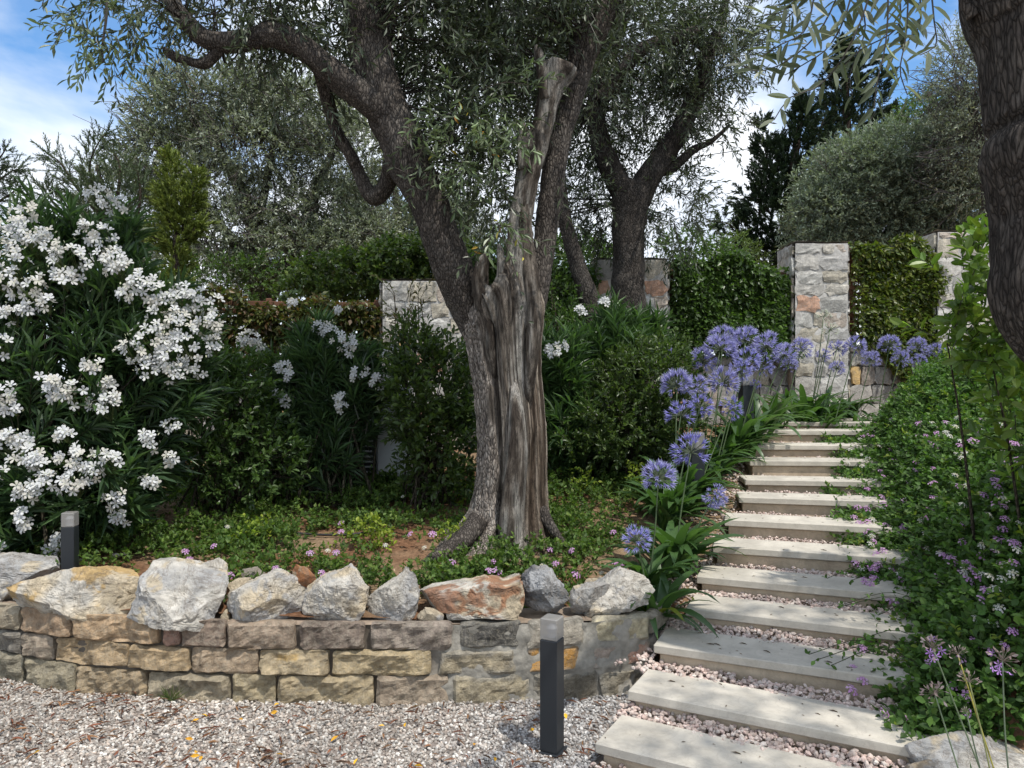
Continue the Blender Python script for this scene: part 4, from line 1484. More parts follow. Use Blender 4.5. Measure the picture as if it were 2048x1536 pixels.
streak = np.exp(-((PXV - np.interp(pyv, [600, 700, 800, 900, 1000, 1100], [1058, 1040, 1030, 1033, 1022, 1020])[:, None] - 9 * fbm(qf * 0.5, 2, 4)) / 17) ** 2)
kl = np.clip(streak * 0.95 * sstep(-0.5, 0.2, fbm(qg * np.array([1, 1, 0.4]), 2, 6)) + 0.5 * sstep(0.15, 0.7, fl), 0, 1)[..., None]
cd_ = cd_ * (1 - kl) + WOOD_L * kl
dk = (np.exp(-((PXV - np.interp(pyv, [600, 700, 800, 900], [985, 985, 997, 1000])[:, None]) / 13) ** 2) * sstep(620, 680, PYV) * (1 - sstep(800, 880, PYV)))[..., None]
cd_ = cd_ * (1 - 0.75 * dk) + np.array((0.035, 0.028, 0.024)) * 0.75 * dk           # darker strip along the hollow
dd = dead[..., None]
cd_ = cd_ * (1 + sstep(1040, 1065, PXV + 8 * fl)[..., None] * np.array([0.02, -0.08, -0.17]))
cd_ = cd_ * (1 + 0.45 * fbm(np.stack([np.cos(TH) * 30, np.sin(TH) * 30, Z * 5.0], -1), 3, 77)[..., None])
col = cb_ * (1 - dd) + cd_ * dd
nv = len(V)
V = np.concatenate([V, [[cx[-1], TD + 0.05, zc[-1] - 0.28]]])
cap = np.stack([np.full(nth, nv), (nz - 1) * nth + np.arange(nth), (nz - 1) * nth + (np.arange(nth) + 1) % nth], 1)
mbt = MB().add(V, np.concatenate([Fq[:, [0, 1, 2]], Fq[:, [0, 2, 3]], cap]), np.concatenate([col.reshape(-1, 3), [WOOD_D]]))
trk = mbt.build('trunk', M['dead_wood'], tree, True)
trk.data.materials.append(M['bark'])
_f = mbt.get()[1]
_d = np.concatenate([dead.ravel(), [1.0]])[_f].mean(1)
trk.data.polygons.foreach_set('material_index', np.ascontiguousarray((_d < 0.5).astype(np.int32)))

limb('limb', tree, [(960, 700, 5.54, 16), (938, 630, 5.50, 32), (917, 565, 5.46, 38), (895, 510, 5.42, 38), (870, 440, 5.38, 36), (842, 372, 5.36, 40), (812, 310, 5.34, 44), (790, 250, 5.32, 43), (766, 195, 5.3, 41), (746, 130, 5.3, 42), (738, 68, 5.3, 41), (722, 0, 5.3, 38), (700, -70, 5.3, 34), (670, -170, 5.3, 28)], 101, amp=0.05, sides=40, fine=0.045)
limb('limb', tree, [(748, 120, 5.32, 26), (768, 40, 5.4, 24), (778, -30, 5.45, 21), (800, -120, 5.5, 18)], 102)
limb('limb', tree, [(775, 235, 5.28, 30), (735, 200, 5.22, 30), (690, 165, 5.15, 27), (645, 128, 5.1, 24), (598, 92, 5.05, 24), (547, 72, 5.0, 23), (496, 80, 4.98, 21), (440, 85, 4.95, 21), (404, 75, 4.93, 19), (374, 45, 4.92, 17), (350, 14, 4.9, 15), (325, -30, 4.9, 13), (290, -90, 4.9, 10)], 103, sides=30, fine=0.045)
limb('limb', tree, [(800, 345, 5.45, 28), (786, 330, 5.5, 20), (779, 355, 5.55, 17), (766, 380, 5.58, 17), (748, 392, 5.6, 18), (733, 376, 5.6, 15), (716, 342, 5.6, 13), (700, 310, 5.55, 12), (672, 262, 5.5, 12), (658, 215, 5.45, 13), (646, 165, 5.4, 13), (632, 120, 5.3, 13), (600, 60, 5.3, 10)], 104, amp=0.1, sides=20)
limb('dead_limb', tree, [(440, 92, 4.95, 13), (430, 110, 4.95, 11), (412, 126, 4.95, 11), (392, 127, 4.95, 9), (368, 120, 4.95, 8), (345, 112, 4.95, 9), (333, 103, 4.95, 7), (328, 95, 4.95, 3)], 105, 'bark', 16, amp=0.14)
limb('limb', tree, [(1060, 640, 5.62, 26), (1085, 520, 5.7, 22), (1098, 420, 5.72, 23), (1113, 308, 5.75, 24), (1130, 230, 5.75, 24), (1147, 171, 5.75, 25), (1175, 85, 5.75, 28), (1215, 0, 5.75, 28), (1250, -80, 5.75, 24)], 106, sides=26)
# bleached dead wood: the broken upright stub and its strands
limb('dead_limb', tree, [(1046, 730, 5.46, 12), (1042, 640, 5.38, 25), (1034, 560, 5.36, 26), (1034, 500, 5.36, 22), (1037, 450, 5.37, 22), (1048, 400, 5.38, 22), (1062, 342, 5.38, 23), (1071, 295, 5.38, 25), (1086, 250, 5.38, 21), (1097, 205, 5.38, 22), (1108, 165, 5.38, 27), (1117, 140, 5.38, 33), (1121, 130, 5.38, 32), (1121, 127, 5.38, 20)], 107, 'dead', 30, amp=0.10, fine=0.06)
limb('dead_limb', tree, [(1092, 200, 5.34, 13), (1087, 160, 5.33, 12), (1081, 125, 5.33, 10), (1076, 103, 5.33, 8), (1072, 90, 5.33, 3)], 108, 'dead', 14, amp=0.1)
limb('dead_limb', tree, [(1050, 340, 5.33, 15), (1046, 300, 5.33, 12), (1045, 270, 5.33, 9), (1044, 248, 5.33, 7), (1046, 242, 5.33, 3)], 109, 'dead', 14, amp=0.12)
limb('dead_limb', tree, [(1050, 860, 5.40, 5), (1058, 780, 5.33, 10), (1064, 700, 5.30, 13), (1069, 620, 5.29, 15), (1064, 560, 5.30, 15), (1056, 500, 5.32, 14), (1050, 450, 5.33, 14), (1052, 400, 5.36, 10)], 110, 'dead', 18, amp=0.10)
limb('dead_limb', tree, [(994, 790, 5.42, 5), (984, 720, 5.35, 11), (974, 650, 5.32, 15), (966, 600, 5.30, 19), (960, 565, 5.30, 17), (962, 540, 5.30, 14), (968, 520, 5.3, 12), (972, 508, 5.3, 5)], 111, 'dead', 20, amp=0.12, tone=0.8)
limb('dead_limb', tree, [(1022, 1105, 5.24, 25), (1024, 1040, 5.25, 24), (1030, 960, 5.27, 22), (1034, 880, 5.28, 18), (1030, 800, 5.30, 12), (1022, 720, 5.40, 4)], 112, 'dead', 26, amp=0.08, tone=1.1)
limb('dead_limb', tree, [(1012, 690, 5.42, 5), (1010, 620, 5.34, 11), (1004, 570, 5.32, 12), (1003, 530, 5.3, 10), (1000, 500, 5.32, 7), (998, 488, 5.32, 3)], 113, 'dead', 14, amp=0.12, tone=0.7)
limb('root', tree, [(955, 1040, 5.3, 22), (930, 1075, 5.2, 20), (900, 1098, 5.12, 17), (872, 1112, 5.05, 12), (845, 1128, 5.0, 6)], 114, amp=0.1, sides=18)
limb('root', tree, [(1080, 1020, 5.4, 14), (1100, 1050, 5.35, 10), (1118, 1075, 5.3, 7), (1135, 1095, 5.25, 4)], 115, amp=0.1, sides=14)

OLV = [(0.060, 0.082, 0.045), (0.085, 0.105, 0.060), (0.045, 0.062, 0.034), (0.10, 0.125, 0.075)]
OLD = [(0.040, 0.056, 0.029), (0.056, 0.075, 0.040), (0.030, 0.042, 0.022), (0.075, 0.095, 0.053)]  # darker leaf palette: backlit crown shade put into the colour
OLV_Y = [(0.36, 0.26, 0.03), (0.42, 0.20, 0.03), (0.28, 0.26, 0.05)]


def olive_crown(name, parent, blobs, ntw, tw=(0.22, 0.40), m=16, ll=0.058, lw=0.0135, T=LEAF_FAR, shell=0.0, cols=OLV, dr=0.3, down=-0.15, sr=0.0022, outw=0.7, shoot_len_var=1.0):
    P0, od = in_blobs(blobs, ntw, shell)
    D = nrm(od * outw + rng.normal(size=(ntw, 3)) * 0.7 + np.array([0, 0, down]))
    mb = MB()
    shoots(mb, P0, D, rng.uniform(tw[0], tw[1], ntw), m, ll, lw, cols, 0.75, dr, T, stem_r=sr, stem=(0.06, 0.05, 0.04))
    return mb.build(name, M['olive_leaf'], parent, False, 'stuff')


def twigs_between(name, parent, starts, blobs, n, r0=0.008, col=(0.05, 0.042, 0.036)):
    """thin branchlets from limb points out into the crown"""
    S = np.array([at(*s) for s in starts])
    E, _ = in_blobs(blobs, n, 0.2)
    mb = MB()
    for k in range(n):
        a = S[np.argmin(np.linalg.norm(S - E[k], axis=1) + rng.random(len(S)) * 0.4)]
        mid = (a + E[k]) / 2 + rng.normal(0, 0.08, 3)
        pth = spline([a, mid, E[k]], 9)
        V, Ft = tube(pth, np.linspace(r0, r0 * 0.3, 9) * rng.uniform(0.6, 1.2), 5, None, None, False)
        mb.add(V, Ft, np.array(col) * rng.uniform(0.7, 1.3))
    return mb.build(name, M['bark'], parent, True, 'stuff')


# crown of the big olive
CB = [pblob(250, 10, 90, 55, 4.9, 0.35, 0.9), pblob(400, 10, 130, 65, 4.95, 0.45, 0.8), pblob(520, 20, 120, 60, 5.1, 0.5, 1.0), pblob(640, 40, 110, 80, 5.3, 0.5, 1.0),
      pblob(560, 170, 50, 55, 5.2, 0.3, 0.55), pblob(640, 200, 40, 50, 5.4, 0.3, 0.5), pblob(860, 70, 110, 110, 5.6, 0.6, 1.3), pblob(960, 160, 110, 120, 5.6, 0.5, 1.3),
      pblob(900, 290, 70, 80, 5.5, 0.4, 1.1), pblob(980, 340, 70, 80, 5.5, 0.35, 1.1), pblob(1030, 60, 110, 90, 5.7, 0.5, 1.2), pblob(950, 430, 60, 50, 5.4, 0.25, 0.8),
      pblob(1200, 40, 110, 80, 5.9, 0.5, 0.9), pblob(700, -60, 500, 60, 5.4, 0.7, 0.8), pblob(1050, -60, 300, 60, 5.6, 0.7, 0.8), pblob(690, 330, 45, 45, 5.6, 0.25, 0.35)]
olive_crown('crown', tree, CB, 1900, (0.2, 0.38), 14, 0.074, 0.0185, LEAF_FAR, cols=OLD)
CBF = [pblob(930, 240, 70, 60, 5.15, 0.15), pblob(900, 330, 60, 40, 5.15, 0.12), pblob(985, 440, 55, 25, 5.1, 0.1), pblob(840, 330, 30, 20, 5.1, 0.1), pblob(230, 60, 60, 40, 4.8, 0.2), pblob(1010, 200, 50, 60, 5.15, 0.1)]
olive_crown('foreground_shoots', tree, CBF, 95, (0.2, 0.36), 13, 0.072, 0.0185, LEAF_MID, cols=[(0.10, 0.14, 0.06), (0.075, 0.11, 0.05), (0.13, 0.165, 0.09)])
# hanging tip at the top left, thin weeping shoots, a few yellowed leaves
mb = MB()
def hang(pts, d, m=18, ll=0.078, lw=0.0185, cols=OLV, T=LEAF_MID, r0=0.004):
    Q = spline([at(x, y, d) for x, y in pts], 20)
    V, Ft = tube(Q, np.linspace(r0, r0 * 0.4, 20), 5, None, None, False)
    mb.add(V, Ft, (0.06, 0.05, 0.04))
    k = np.linspace(1, 19, m).astype(int)
    Tn = nrm(np.gradient(Q, axis=0))[k]
    s = np.where(np.arange(m) % 2 == 0, 1, -1)[:, None]
    dd_ = nrm(Tn * 0.75 + s * np.cross(Tn, nrm(np.array([[0.2, 1.0, 0.1]]) + 0.4 * rng.normal(size=(m, 3)))) * 0.7 + rng.normal(0, 0.15, (m, 3)))
    leaves(mb, Q[k], dd_, nrm(np.array([0, -0.6, 0.7]) + 0.5 * rng.normal(size=(m, 3))), ll * rng.uniform(0.75, 1.2, m), np.full(m, lw / 2), rcol(m, cols, 0.3), T)
hang([(215, -20), (212, 40), (205, 90), (206, 125)], 4.8, 12, r0=0.012)
hang([(206, 108), (185, 70), (155, 48), (120, 66), (92, 60)], 4.8, 14)
hang([(330, 20), (345, 60), (348, 90)], 4.85, 8)
hang([(265, 20), (268, 70), (262, 98)], 4.85, 8)
hang([(90, -20), (85, 8), (78, 18)], 4.8, 4)
hang([(995, 445), (1030, 540), (1055, 640), (1085, 668)], 5.1, 8, 0.045)
hang([(990, 470), (950, 510), (918, 540)], 5.1, 9)
hang([(1040, 470), (1085, 485), (1110, 510)], 5.1, 9)
hang([(860, 260), (830, 330), (815, 345), (790, 335)], 5.1, 9)
hang([(870, 350), (855, 380), (820, 370), (805, 345)], 5.1, 8)
hang([(960, 180), (1010, 165), (1060, 170)], 5.1, 9)
hang([(480, 90), (490, 140), (482, 200)], 5.0, 9)
hang([(540, 90), (560, 160), (600, 200)], 5.05, 12)
hang([(1120, 350), (1128, 420), (1150, 460)], 5.6, 10)
Yp = np.array([at(x + rng.normal(0, 6), y + rng.normal(0, 6), 5.1) for x, y in ((995, 452), (985, 440), (1003, 448), (960, 490), (955, 500), (900, 225), (935, 250), (950, 260), (905, 292), (1045, 500), (938, 230), (960, 268), (975, 310), (920, 200), (895, 230), (948, 270), (875, 300), (1040, 470))])
k = len(Yp)
leaves(mb, Yp, nrm(rng.normal(size=(k, 3)) + np.array([0, 0, -0.8])), nrm(rng.normal(size=(k, 3)) + np.array([0, -1.0, 0.3])), np.full(k, 0.06), np.full(k, 0.009), rcol(k, OLV_Y, 0.3), LEAF_MID)
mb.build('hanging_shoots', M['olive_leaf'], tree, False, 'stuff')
twigs_between('branchlets', tree, [(738, 68, 5.3), (766, 195, 5.3), (645, 128, 5.1), (547, 72, 5.0), (440, 85, 4.95), (370, 40, 4.92), (1147, 171, 5.75), (1113, 308, 5.75), (1175, 85, 5.75), (870, 440, 5.4), (812, 310, 5.35), (690, 300, 5.55)], CB, 130, 0.009)

# ------------------------------------------------------------------ second olive
D2 = 8.6
b2 = at(1255, 640, D2)
tree2 = thing('olive_tree', 'second olive tree with dark forked trunk behind the big one', 'olive tree', (b2[0], b2[1], H(b2[0:1], b2[1:2])[0] - 0.05))
limb('trunk', tree2, [(1262, 800, D2, 44), (1260, 700, D2, 38), (1258, 620, D2, 33), (1257, 540, D2, 31), (1256, 460, D2, 33), (1262, 400, D2, 36), (1266, 365, D2, 36)], 201, sides=26, step=0.03, tone=0.7)
limb('limb', tree2, [(1258, 400, D2, 26), (1225, 345, D2, 22), (1203, 290, D2, 20), (1192, 225, D2, 19), (1200, 160, D2, 18), (1225, 90, D2, 16), (1255, 10, D2, 13), (1280, -60, D2, 10)], 202, step=0.03, sides=18, tone=0.6)
limb('limb', tree2, [(1272, 400, D2, 28), (1300, 350, D2, 24), (1335, 300, D2, 22), (1372, 240, D2, 20), (1398, 170, D2, 17), (1415, 110, D2, 14), (1440, 50, D2, 10), (1455, -20, D2, 7)], 203, step=0.03, sides=18, tone=0.6)
limb('limb', tree2, [(1200, 200, D2 - 0.1, 15), (1240, 150, D2 - 0.2, 14), (1272, 108, D2 - 0.3, 13), (1310, 88, D2 - 0.35, 12), (1350, 78, D2 - 0.4, 11), (1393, 61, D2 - 0.4, 10), (1397, 60, D2 - 0.4, 5)], 204, step=0.03, sides=16, tone=1.2)
limb('limb', tree2, [(1190, 660, D2 - 0.1, 22), (1178, 600, D2 - 0.1, 19), (1160, 545, D2 - 0.1, 17), (1145, 495, D2 - 0.1, 15), (1130, 440, D2 - 0.1, 14), (1122, 380, D2 - 0.1, 12), (1118, 310, D2, 10)], 205, step=0.03, sides=16, tone=0.7)
limb('limb', tree2, [(1310, 340, D2, 14), (1345, 335, D2, 10), (1385, 300, D2, 8), (1420, 285, D2, 5), (1460, 250, D2, 3)], 206, step=0.03, sides=10, tone=0.6)
CB2 = [pblob(1300, 70, 130, 90, 8.6, 0.9, 1.0), pblob(1420, 110, 90, 100, 8.7, 0.8, 0.9), pblob(1200, 200, 90, 110, 8.8, 0.8, 0.9), pblob(1330, 230, 75, 75, 8.8, 0.8, 0.8),
       pblob(1170, 380, 70, 90, 9.0, 0.7, 0.7), pblob(1345, 420, 65, 80, 8.9, 0.7, 0.62), pblob(1440, 240, 45, 45, 8.6, 0.5, 0.5), pblob(1100, 100, 110, 110, 9.0, 0.8, 0.9), pblob(950, 330, 120, 160, 9.4, 0.6, 0.5), pblob(1220, 420, 60, 70, 9.2, 0.6, 0.8),
       pblob(1500, 30, 70, 60, 8.6, 0.6, 0.5), pblob(1390, 330, 30, 30, 8.7, 0.4, 0.4), pblob(860, 60, 200, 120, 9.2, 0.8, 0.4)]
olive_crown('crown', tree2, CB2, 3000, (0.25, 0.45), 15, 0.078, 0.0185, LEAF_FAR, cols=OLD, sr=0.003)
twigs_between('branchlets', tree2, [(1225, 90, D2), (1192, 225, D2), (1398, 170, D2), (1335, 300, D2), (1415, 110, D2), (1257, 400, D2), (1310, 88, D2 - 0.3)], CB2, 140, 0.012)

# ------------------------------------------------------------------ near olive trunk on the right
D3 = 3.0
b3 = at(2250, 1100, D3)
tree3 = thing('olive_tree', 'near olive tree, dark trunk cut off by the right edge of the photo', 'olive tree', (b3[0], b3[1], H(b3[0:1], b3[1:2])[0] - 0.1))


def knots(th, s, P_):
    px = 1024 + P_[:, 0] * F / P_[:, 1]
    py = 768 - (P_[:, 2] - EYE) * F / P_[:, 1]
    b_ = np.exp(-((py - 305) / 24) ** 2) * 0.10 - np.exp(-((py - 262) / 12) ** 2) * 0.09 + np.exp(-((py - 575) / 40) ** 2) * 0.06 - np.exp(-((py - 420) / 40) ** 2) * 0.03
    return 1 + b_[:, None] * (1 + 0 * th)


limb('trunk', tree3, [(2480, 1250, D3, 140), (2400, 1000, D3, 125), (2310, 850, D3, 120), (2228, 740, D3, 114), (2180, 685, D3, 112), (2140, 630, D3, 108), (2118, 570, D3, 105), (2114, 488, D3, 106), (2103, 341, D3, 106), (2094, 244, D3, 107), (2084, 150, D3, 108), (2074, 60, D3, 108), (2056, 0, D3, 110), (2040, -60, D3, 110), (2024, -120, D3, 104)], 301, sides=110, step=0.011, amp=0.04, fine=0.03, wob2=knots, tone=0.75, mat=M['plate_bark'])
limb('limb', tree3, [(2030, -60, D3, 70), (1960, -160, D3 - 0.1, 45), (1880, -230, D3 - 0.3, 34), (1800, -260, D3 - 0.6, 18), (1720, -240, D3 - 0.9, 9)], 302, sides=20)
limb('limb', tree3, [(2020, -100, D3, 80), (2040, -230, D3 + 0.1, 60), (2080, -400, D3 + 0.1, 45), (2100, -560, D3 + 0.1, 30)], 303, sides=20)
limb('dead_limb', tree3, [(1945, 35, D3, 14), (1930, 12, D3, 10), (1922, -4, D3, 6), (1916, -20, D3, 3)], 304, 'bark', 12)
mb = MB()
NO = [(0.090, 0.115, 0.062), (0.13, 0.155, 0.095), (0.07, 0.09, 0.05), (0.16, 0.18, 0.12)]
for pts, d, m_ in (([(1700, -200), (1690, -60), (1640, 60), (1560, 130), (1500, 140), (1468, 110)], 2.1, 34), ([(1750, -200), (1745, -40), (1700, 90), (1640, 170), (1580, 195), (1548, 240)], 2.0, 30),
                   ([(1760, -200), (1775, -30), (1772, 80), (1755, 160), (1748, 215)], 1.9, 28), ([(1800, -200), (1815, -40), (1812, 70), (1800, 140), (1815, 190)], 2.0, 26),
                   ([(1840, -200), (1858, -60), (1868, 40), (1872, 90), (1840, 110)], 1.9, 20), ([(1680, -200), (1640, -60), (1590, 20), (1540, 60), (1510, 70)], 2.2, 28),
                   ([(1720, -150), (1700, 0), (1660, 90), (1605, 130), (1570, 150)], 2.05, 30), ([(1780, -150), (1800, 0), (1790, 60), (1720, 100), (1690, 130)], 2.1, 24),
                   ([(1740, -150), (1720, -20), (1730, 60), (1700, 150), (1705, 190)], 2.2, 24), ([(1600, -150), (1600, -30), (1570, 20), (1530, 30)], 2.2, 18),
                   ([(1650, -150), (1630, -20), (1610, 60), (1560, 90), (1520, 115)], 2.0, 26), ([(1830, -150), (1840, -10), (1835, 60), (1780, 110)], 2.1, 22)):
    hang(pts, d, m_, 0.066, 0.0150, NO, LEAF_NEAR, 0.0035)
mb.build('hanging_shoots', M['olive_leaf'], tree3, False, 'stuff')
CB3 = [(np.array([2.55, 1.9, 4.1]), (0.6, 0.5, 0.3), 1.0), (np.array([3.2, 2.6, 4.2]), (0.6, 0.6, 0.4), 1.0), (np.array([3.8, 2.9, 4.2]), (0.6, 0.7, 0.5), 1.0), (np.array([2.1, 1.5, 4.0]), (0.5, 0.4, 0.25), 0.7)]  # unseen crown clumps, placed so their shade dapples the lower steps
olive_crown('crown', tree3, CB3, 620, (0.22, 0.4), 16, 0.062, 0.0150, LEAF_FAR)
# ------------------------------------------------------------------ trees behind the wall
def bg_tree(name, label, cat, base_px, d, trunk_pts, blobs, ntw, cols, tw, m, ll, lw, mat, shell=0.45, dr=0.05, down=0.1, spread=0.8, group=None, bare=0, outw=0.9, sr=0.004, stem=(0.07, 0.06, 0.055)):
    p = at(base_px[0], base_px[1], d)
    z = float(H(p[0:1], p[1:2])[0]) - 0.1
    t_ = thing(name, label, cat, (p[0], p[1], z), group)
    mb = MB()
    for k, pts in enumerate(trunk_pts):
        Q = np.array([np.append(at(a[0], a[1], d + (a[3] if len(a) > 3 else 0)), a[2] * d / F) for a in pts])
        if k == 0:
            Q[0, 2] = z
        S = spline(Q, 24)
        V, Ft = tube(S[:, :3], np.maximum(S[:, 3], 0.008), 9, bark_wob(k + 3, 5, 0.08, 0.05))
        mb.add(V, Ft, BARK_M * 0.8 * (1 + 0.3 * vnoise(V * 9, 2)[:, None]))
    mb.build('trunk', M['bark'], t_, True)
    P0, od = in_blobs(blobs, ntw, shell)
    D = nrm(od * outw + rng.normal(size=(ntw, 3)) * 0.55 + np.array([0, 0, down]))
    mb = MB()
    shoots(mb, P0, D, rng.uniform(tw[0], tw[1], ntw), m, ll, lw, cols, spread, dr, LEAF_FAR, stem_r=sr, stem=stem, var=0.35)
    mb.build('crown', mat, t_, False, 'stuff')
    if bare:
        P0, od = in_blobs(blobs, bare, 0.0)
        D = nrm(od * 0.8 + rng.normal(size=(bare, 3)) * 0.7 + np.array([0, 0, 0.2]))
        L = rng.uniform(0.4, 0.9, (bare, 1))
        mb = MB()
        E1 = P0 + D * L
        prisms(mb, P0, E1, 0.011, 0.005, (0.12, 0.105, 0.10))
        for _ in range(3):
            a = P0 + D * L * rng.uniform(0.3, 0.9, (bare, 1))
            prisms(mb, a, a + nrm(D + rng.normal(size=(bare, 3)) * 0.6) * rng.uniform(0.25, 0.5, (bare, 1)), 0.006, 0.003, (0.14, 0.12, 0.115))
        mb.build('bare_twigs', M['bark'], t_, False, 'stuff')
    return t_


GT = 'trees behind the garden wall'
OLB = [(0.165, 0.195, 0.135), (0.23, 0.255, 0.19), (0.125, 0.15, 0.10), (0.20, 0.22, 0.15)]
bg_tree('olive_tree', 'tall grey-green olive tree behind the wall on the left, sky showing through', 'olive tree', (560, 700), 12.5,
        [[(540, 700, 26), (520, 560, 22), (500, 420, 15), (440, 300, 9), (410, 210, 5)], [(530, 600, 18, 0), (600, 480, 14, 0.3), (640, 360, 10, 0.3), (690, 260, 5, 0.2)], [(520, 560, 14, 0), (430, 440, 9, -0.3), (340, 380, 6, -0.4)], [(510, 470, 10), (540, 330, 7), (560, 200, 4)]],
        [pblob(430, 205, 105, 50, 12.5, 0.9, 1.1), pblob(540, 215, 80, 50, 12.6, 0.9, 1.0), pblob(340, 235, 55, 60, 12.5, 0.7, 1.1), pblob(620, 235, 75, 55, 12.6, 0.8, 1.0), pblob(700, 310, 75, 70, 12.7, 0.8, 0.9), pblob(500, 300, 85, 45, 12.2, 0.7, 0.9),
         pblob(330, 330, 75, 60, 12.4, 0.8, 1.0), pblob(420, 370, 60, 50, 12.1, 0.6, 0.8), pblob(560, 400, 75, 55, 12.8, 0.7, 0.7), pblob(650, 430, 90, 55, 12.8, 0.7, 0.9), pblob(470, 470, 90, 60, 12.3, 0.8, 0.8), pblob(600, 520, 120, 50, 12.6, 0.8, 0.9), pblob(720, 500, 80, 60, 12.8, 0.8, 0.8), pblob(250, 410, 70, 80, 12.4, 0.7, 0.8), pblob(400, 550, 120, 55, 12.2, 0.8, 0.8)],
        7000, OLB, (0.25, 0.45), 15, 0.070, 0.025, M['olive_leaf'], 0.72, group=GT, bare=420)
bg_tree('olive_tree', 'grey-green olive tree farther back between the left olive and the big trunk', 'olive tree', (820, 700), 14.5,
        [[(820, 700, 22), (815, 560, 18), (800, 460, 10), (790, 380, 5)]],
        [pblob(800, 430, 120, 80, 14.5, 1.0, 1.0), pblob(880, 480, 100, 60, 14.5, 1.0, 1.0), pblob(720, 520, 120, 60, 14.0, 0.9, 0.9)],
        2600, OLB, (0.3, 0.55), 14, 0.072, 0.025, M['olive_leaf'], 0.4, group=GT, bare=120)
bg_tree('olive_tree', 'rounded grey-green olive tree behind the tall pillar on the right', 'olive tree', (1750, 640), 15.0,
        [[(1750, 640, 26), (1745, 520, 22), (1730, 420, 14), (1700, 330, 8)], [(1748, 520, 16), (1800, 430, 11), (1850, 340, 6)]],
        [pblob(1770, 325, 95, 55, 15, 1.3, 1.0), pblob(1690, 370, 75, 70, 15, 1.2, 1.0), pblob(1860, 350, 80, 75, 15, 1.2, 1.0), pblob(1770, 420, 150, 90, 15.2, 1.3, 1.0), pblob(1650, 440, 58, 60, 15, 1.0, 0.9), pblob(1900, 440, 75, 80, 15, 1.1, 0.9), pblob(1760, 500, 170, 55, 15.2, 1.1, 0.9)],
        8600, [(0.15, 0.19, 0.13), (0.20, 0.24, 0.165), (0.115, 0.145, 0.098)], (0.25, 0.45), 14, 0.080, 0.028, M['olive_leaf'], 0.7, group=GT, bare=120)
bg_tree('olive_tree', 'loose olive tree high at the right, partly behind the near trunk', 'olive tree', (1990, 640), 13.0,
        [[(1995, 640, 24), (1990, 480, 20), (1970, 330, 13), (1940, 200, 7)]],
        [pblob(1930, 150, 55, 80, 13, 0.8, 0.9), pblob(1950, 260, 70, 80, 13, 0.9, 0.8), pblob(2010, 160, 90, 100, 13, 0.9, 0.9), pblob(1960, 360, 70, 60, 13, 0.8, 0.6)],
        1500, OLB, (0.3, 0.5), 14, 0.066, 0.021, M['olive_leaf'], 0.3, group=GT, bare=260)
bg_tree('leafy_tree', 'small bright green tree peeping over the olive on the right', 'tree', (1850, 600), 19.0,
        [[(1850, 600, 14), (1848, 400, 11), (1845, 260, 5)]],
        [pblob(1842, 225, 38, 28, 19, 0.6, 1.0), pblob(1880, 250, 40, 40, 19, 0.6, 1.0)],
        420, [(0.06, 0.12, 0.03), (0.09, 0.15, 0.04)], (0.2, 0.35), 12, 0.08, 0.04, M['gloss_leaf'], 0.4, group=GT)
bg_tree('leafy_tree', 'pale green young tree in the sky gap left of the dark conifer', 'tree', (1470, 640), 17.0,
        [[(1470, 640, 10), (1470, 560, 8), (1468, 490, 4)]],
        [pblob(1468, 505, 26, 34, 17, 0.4, 1.0), pblob(1500, 530, 30, 26, 17, 0.4, 1.0), pblob(1440, 530, 24, 16, 17, 0.4, 0.8)],
        330, [(0.13, 0.18, 0.05), (0.10, 0.15, 0.045)], (0.25, 0.4), 12, 0.06, 0.025, M['soft_leaf'], 0.2, group=GT)


def conifer(label, d, arms, cols, base_px, group=GT, m=26, ll=0.11, lw=0.03, nper=26, name='conifer_tree', aim=0.7, sl=(0.16, 0.34), trunk=None):
    """arms: leading shoots as pixel polylines with half-width px; sprays of scale leaves along them"""
    p = at(base_px[0], base_px[1], d)
    z = float(H(p[0:1], p[1:2])[0]) - 0.1
    t_ = thing(name, label, 'conifer', (p[0], p[1], z), group)
    mbt, mb = MB(), MB()
    if trunk:
        Q = np.array([np.append(at(a[0], a[1], d), a[2] * d / F) for a in trunk])
        Q[0, 2] = z
        S = spline(Q, 24)
        V, Ft = tube(S[:, :3], np.maximum(S[:, 3], 0.01), 9)
        mbt.add(V, Ft, (0.08, 0.06, 0.05))
    for pts in arms:
        Q = np.array([np.append(at(a[0], a[1], d), a[2] * d / F) for a in pts])
        S = spline(Q, 40)
        V, Ft = tube(S[:, :3], np.linspace(0.035, 0.008, 40), 6)
        mbt.add(V, Ft, (0.06, 0.045, 0.035))
        Tn = nrm(np.gradient(S[:, :3], axis=0))
        L = np.linalg.norm(np.diff(S[:, :3], axis=0), axis=1).sum()
        n = int(nper * L / 0.3 * max(1.0, S[:, 3].mean() / 0.3))
        k = rng.integers(0, 40, n)
        r = nrm(rng.normal(size=(n, 3)))
        r = nrm(r - Tn[k] * (r * Tn[k]).sum(1, keepdims=True))
        rad = S[k, 3:4] * rng.uniform(0.15, 1.0, (n, 1)) ** 0.7 * np.array([[1, 1.0, 1]])
        P0 = S[k, :3] + r * rad
        D = nrm(Tn[k] * aim + r * 0.8 + np.array([0, 0, 0.12]) + 0.3 * rng.normal(size=(n, 3)))
        shoots(mb, P0, D, rng.uniform(sl[0], sl[1], n), m, ll, lw, cols, 0.55, 0.0, LEAF_FAR, stem_r=0.006, stem=cols[0], whorl=3, var=0.35)
    mbt.build('trunk', M['bark'], t_, True)
    mb.build('crown', M['needle'], t_, False, 'stuff')
    return t_


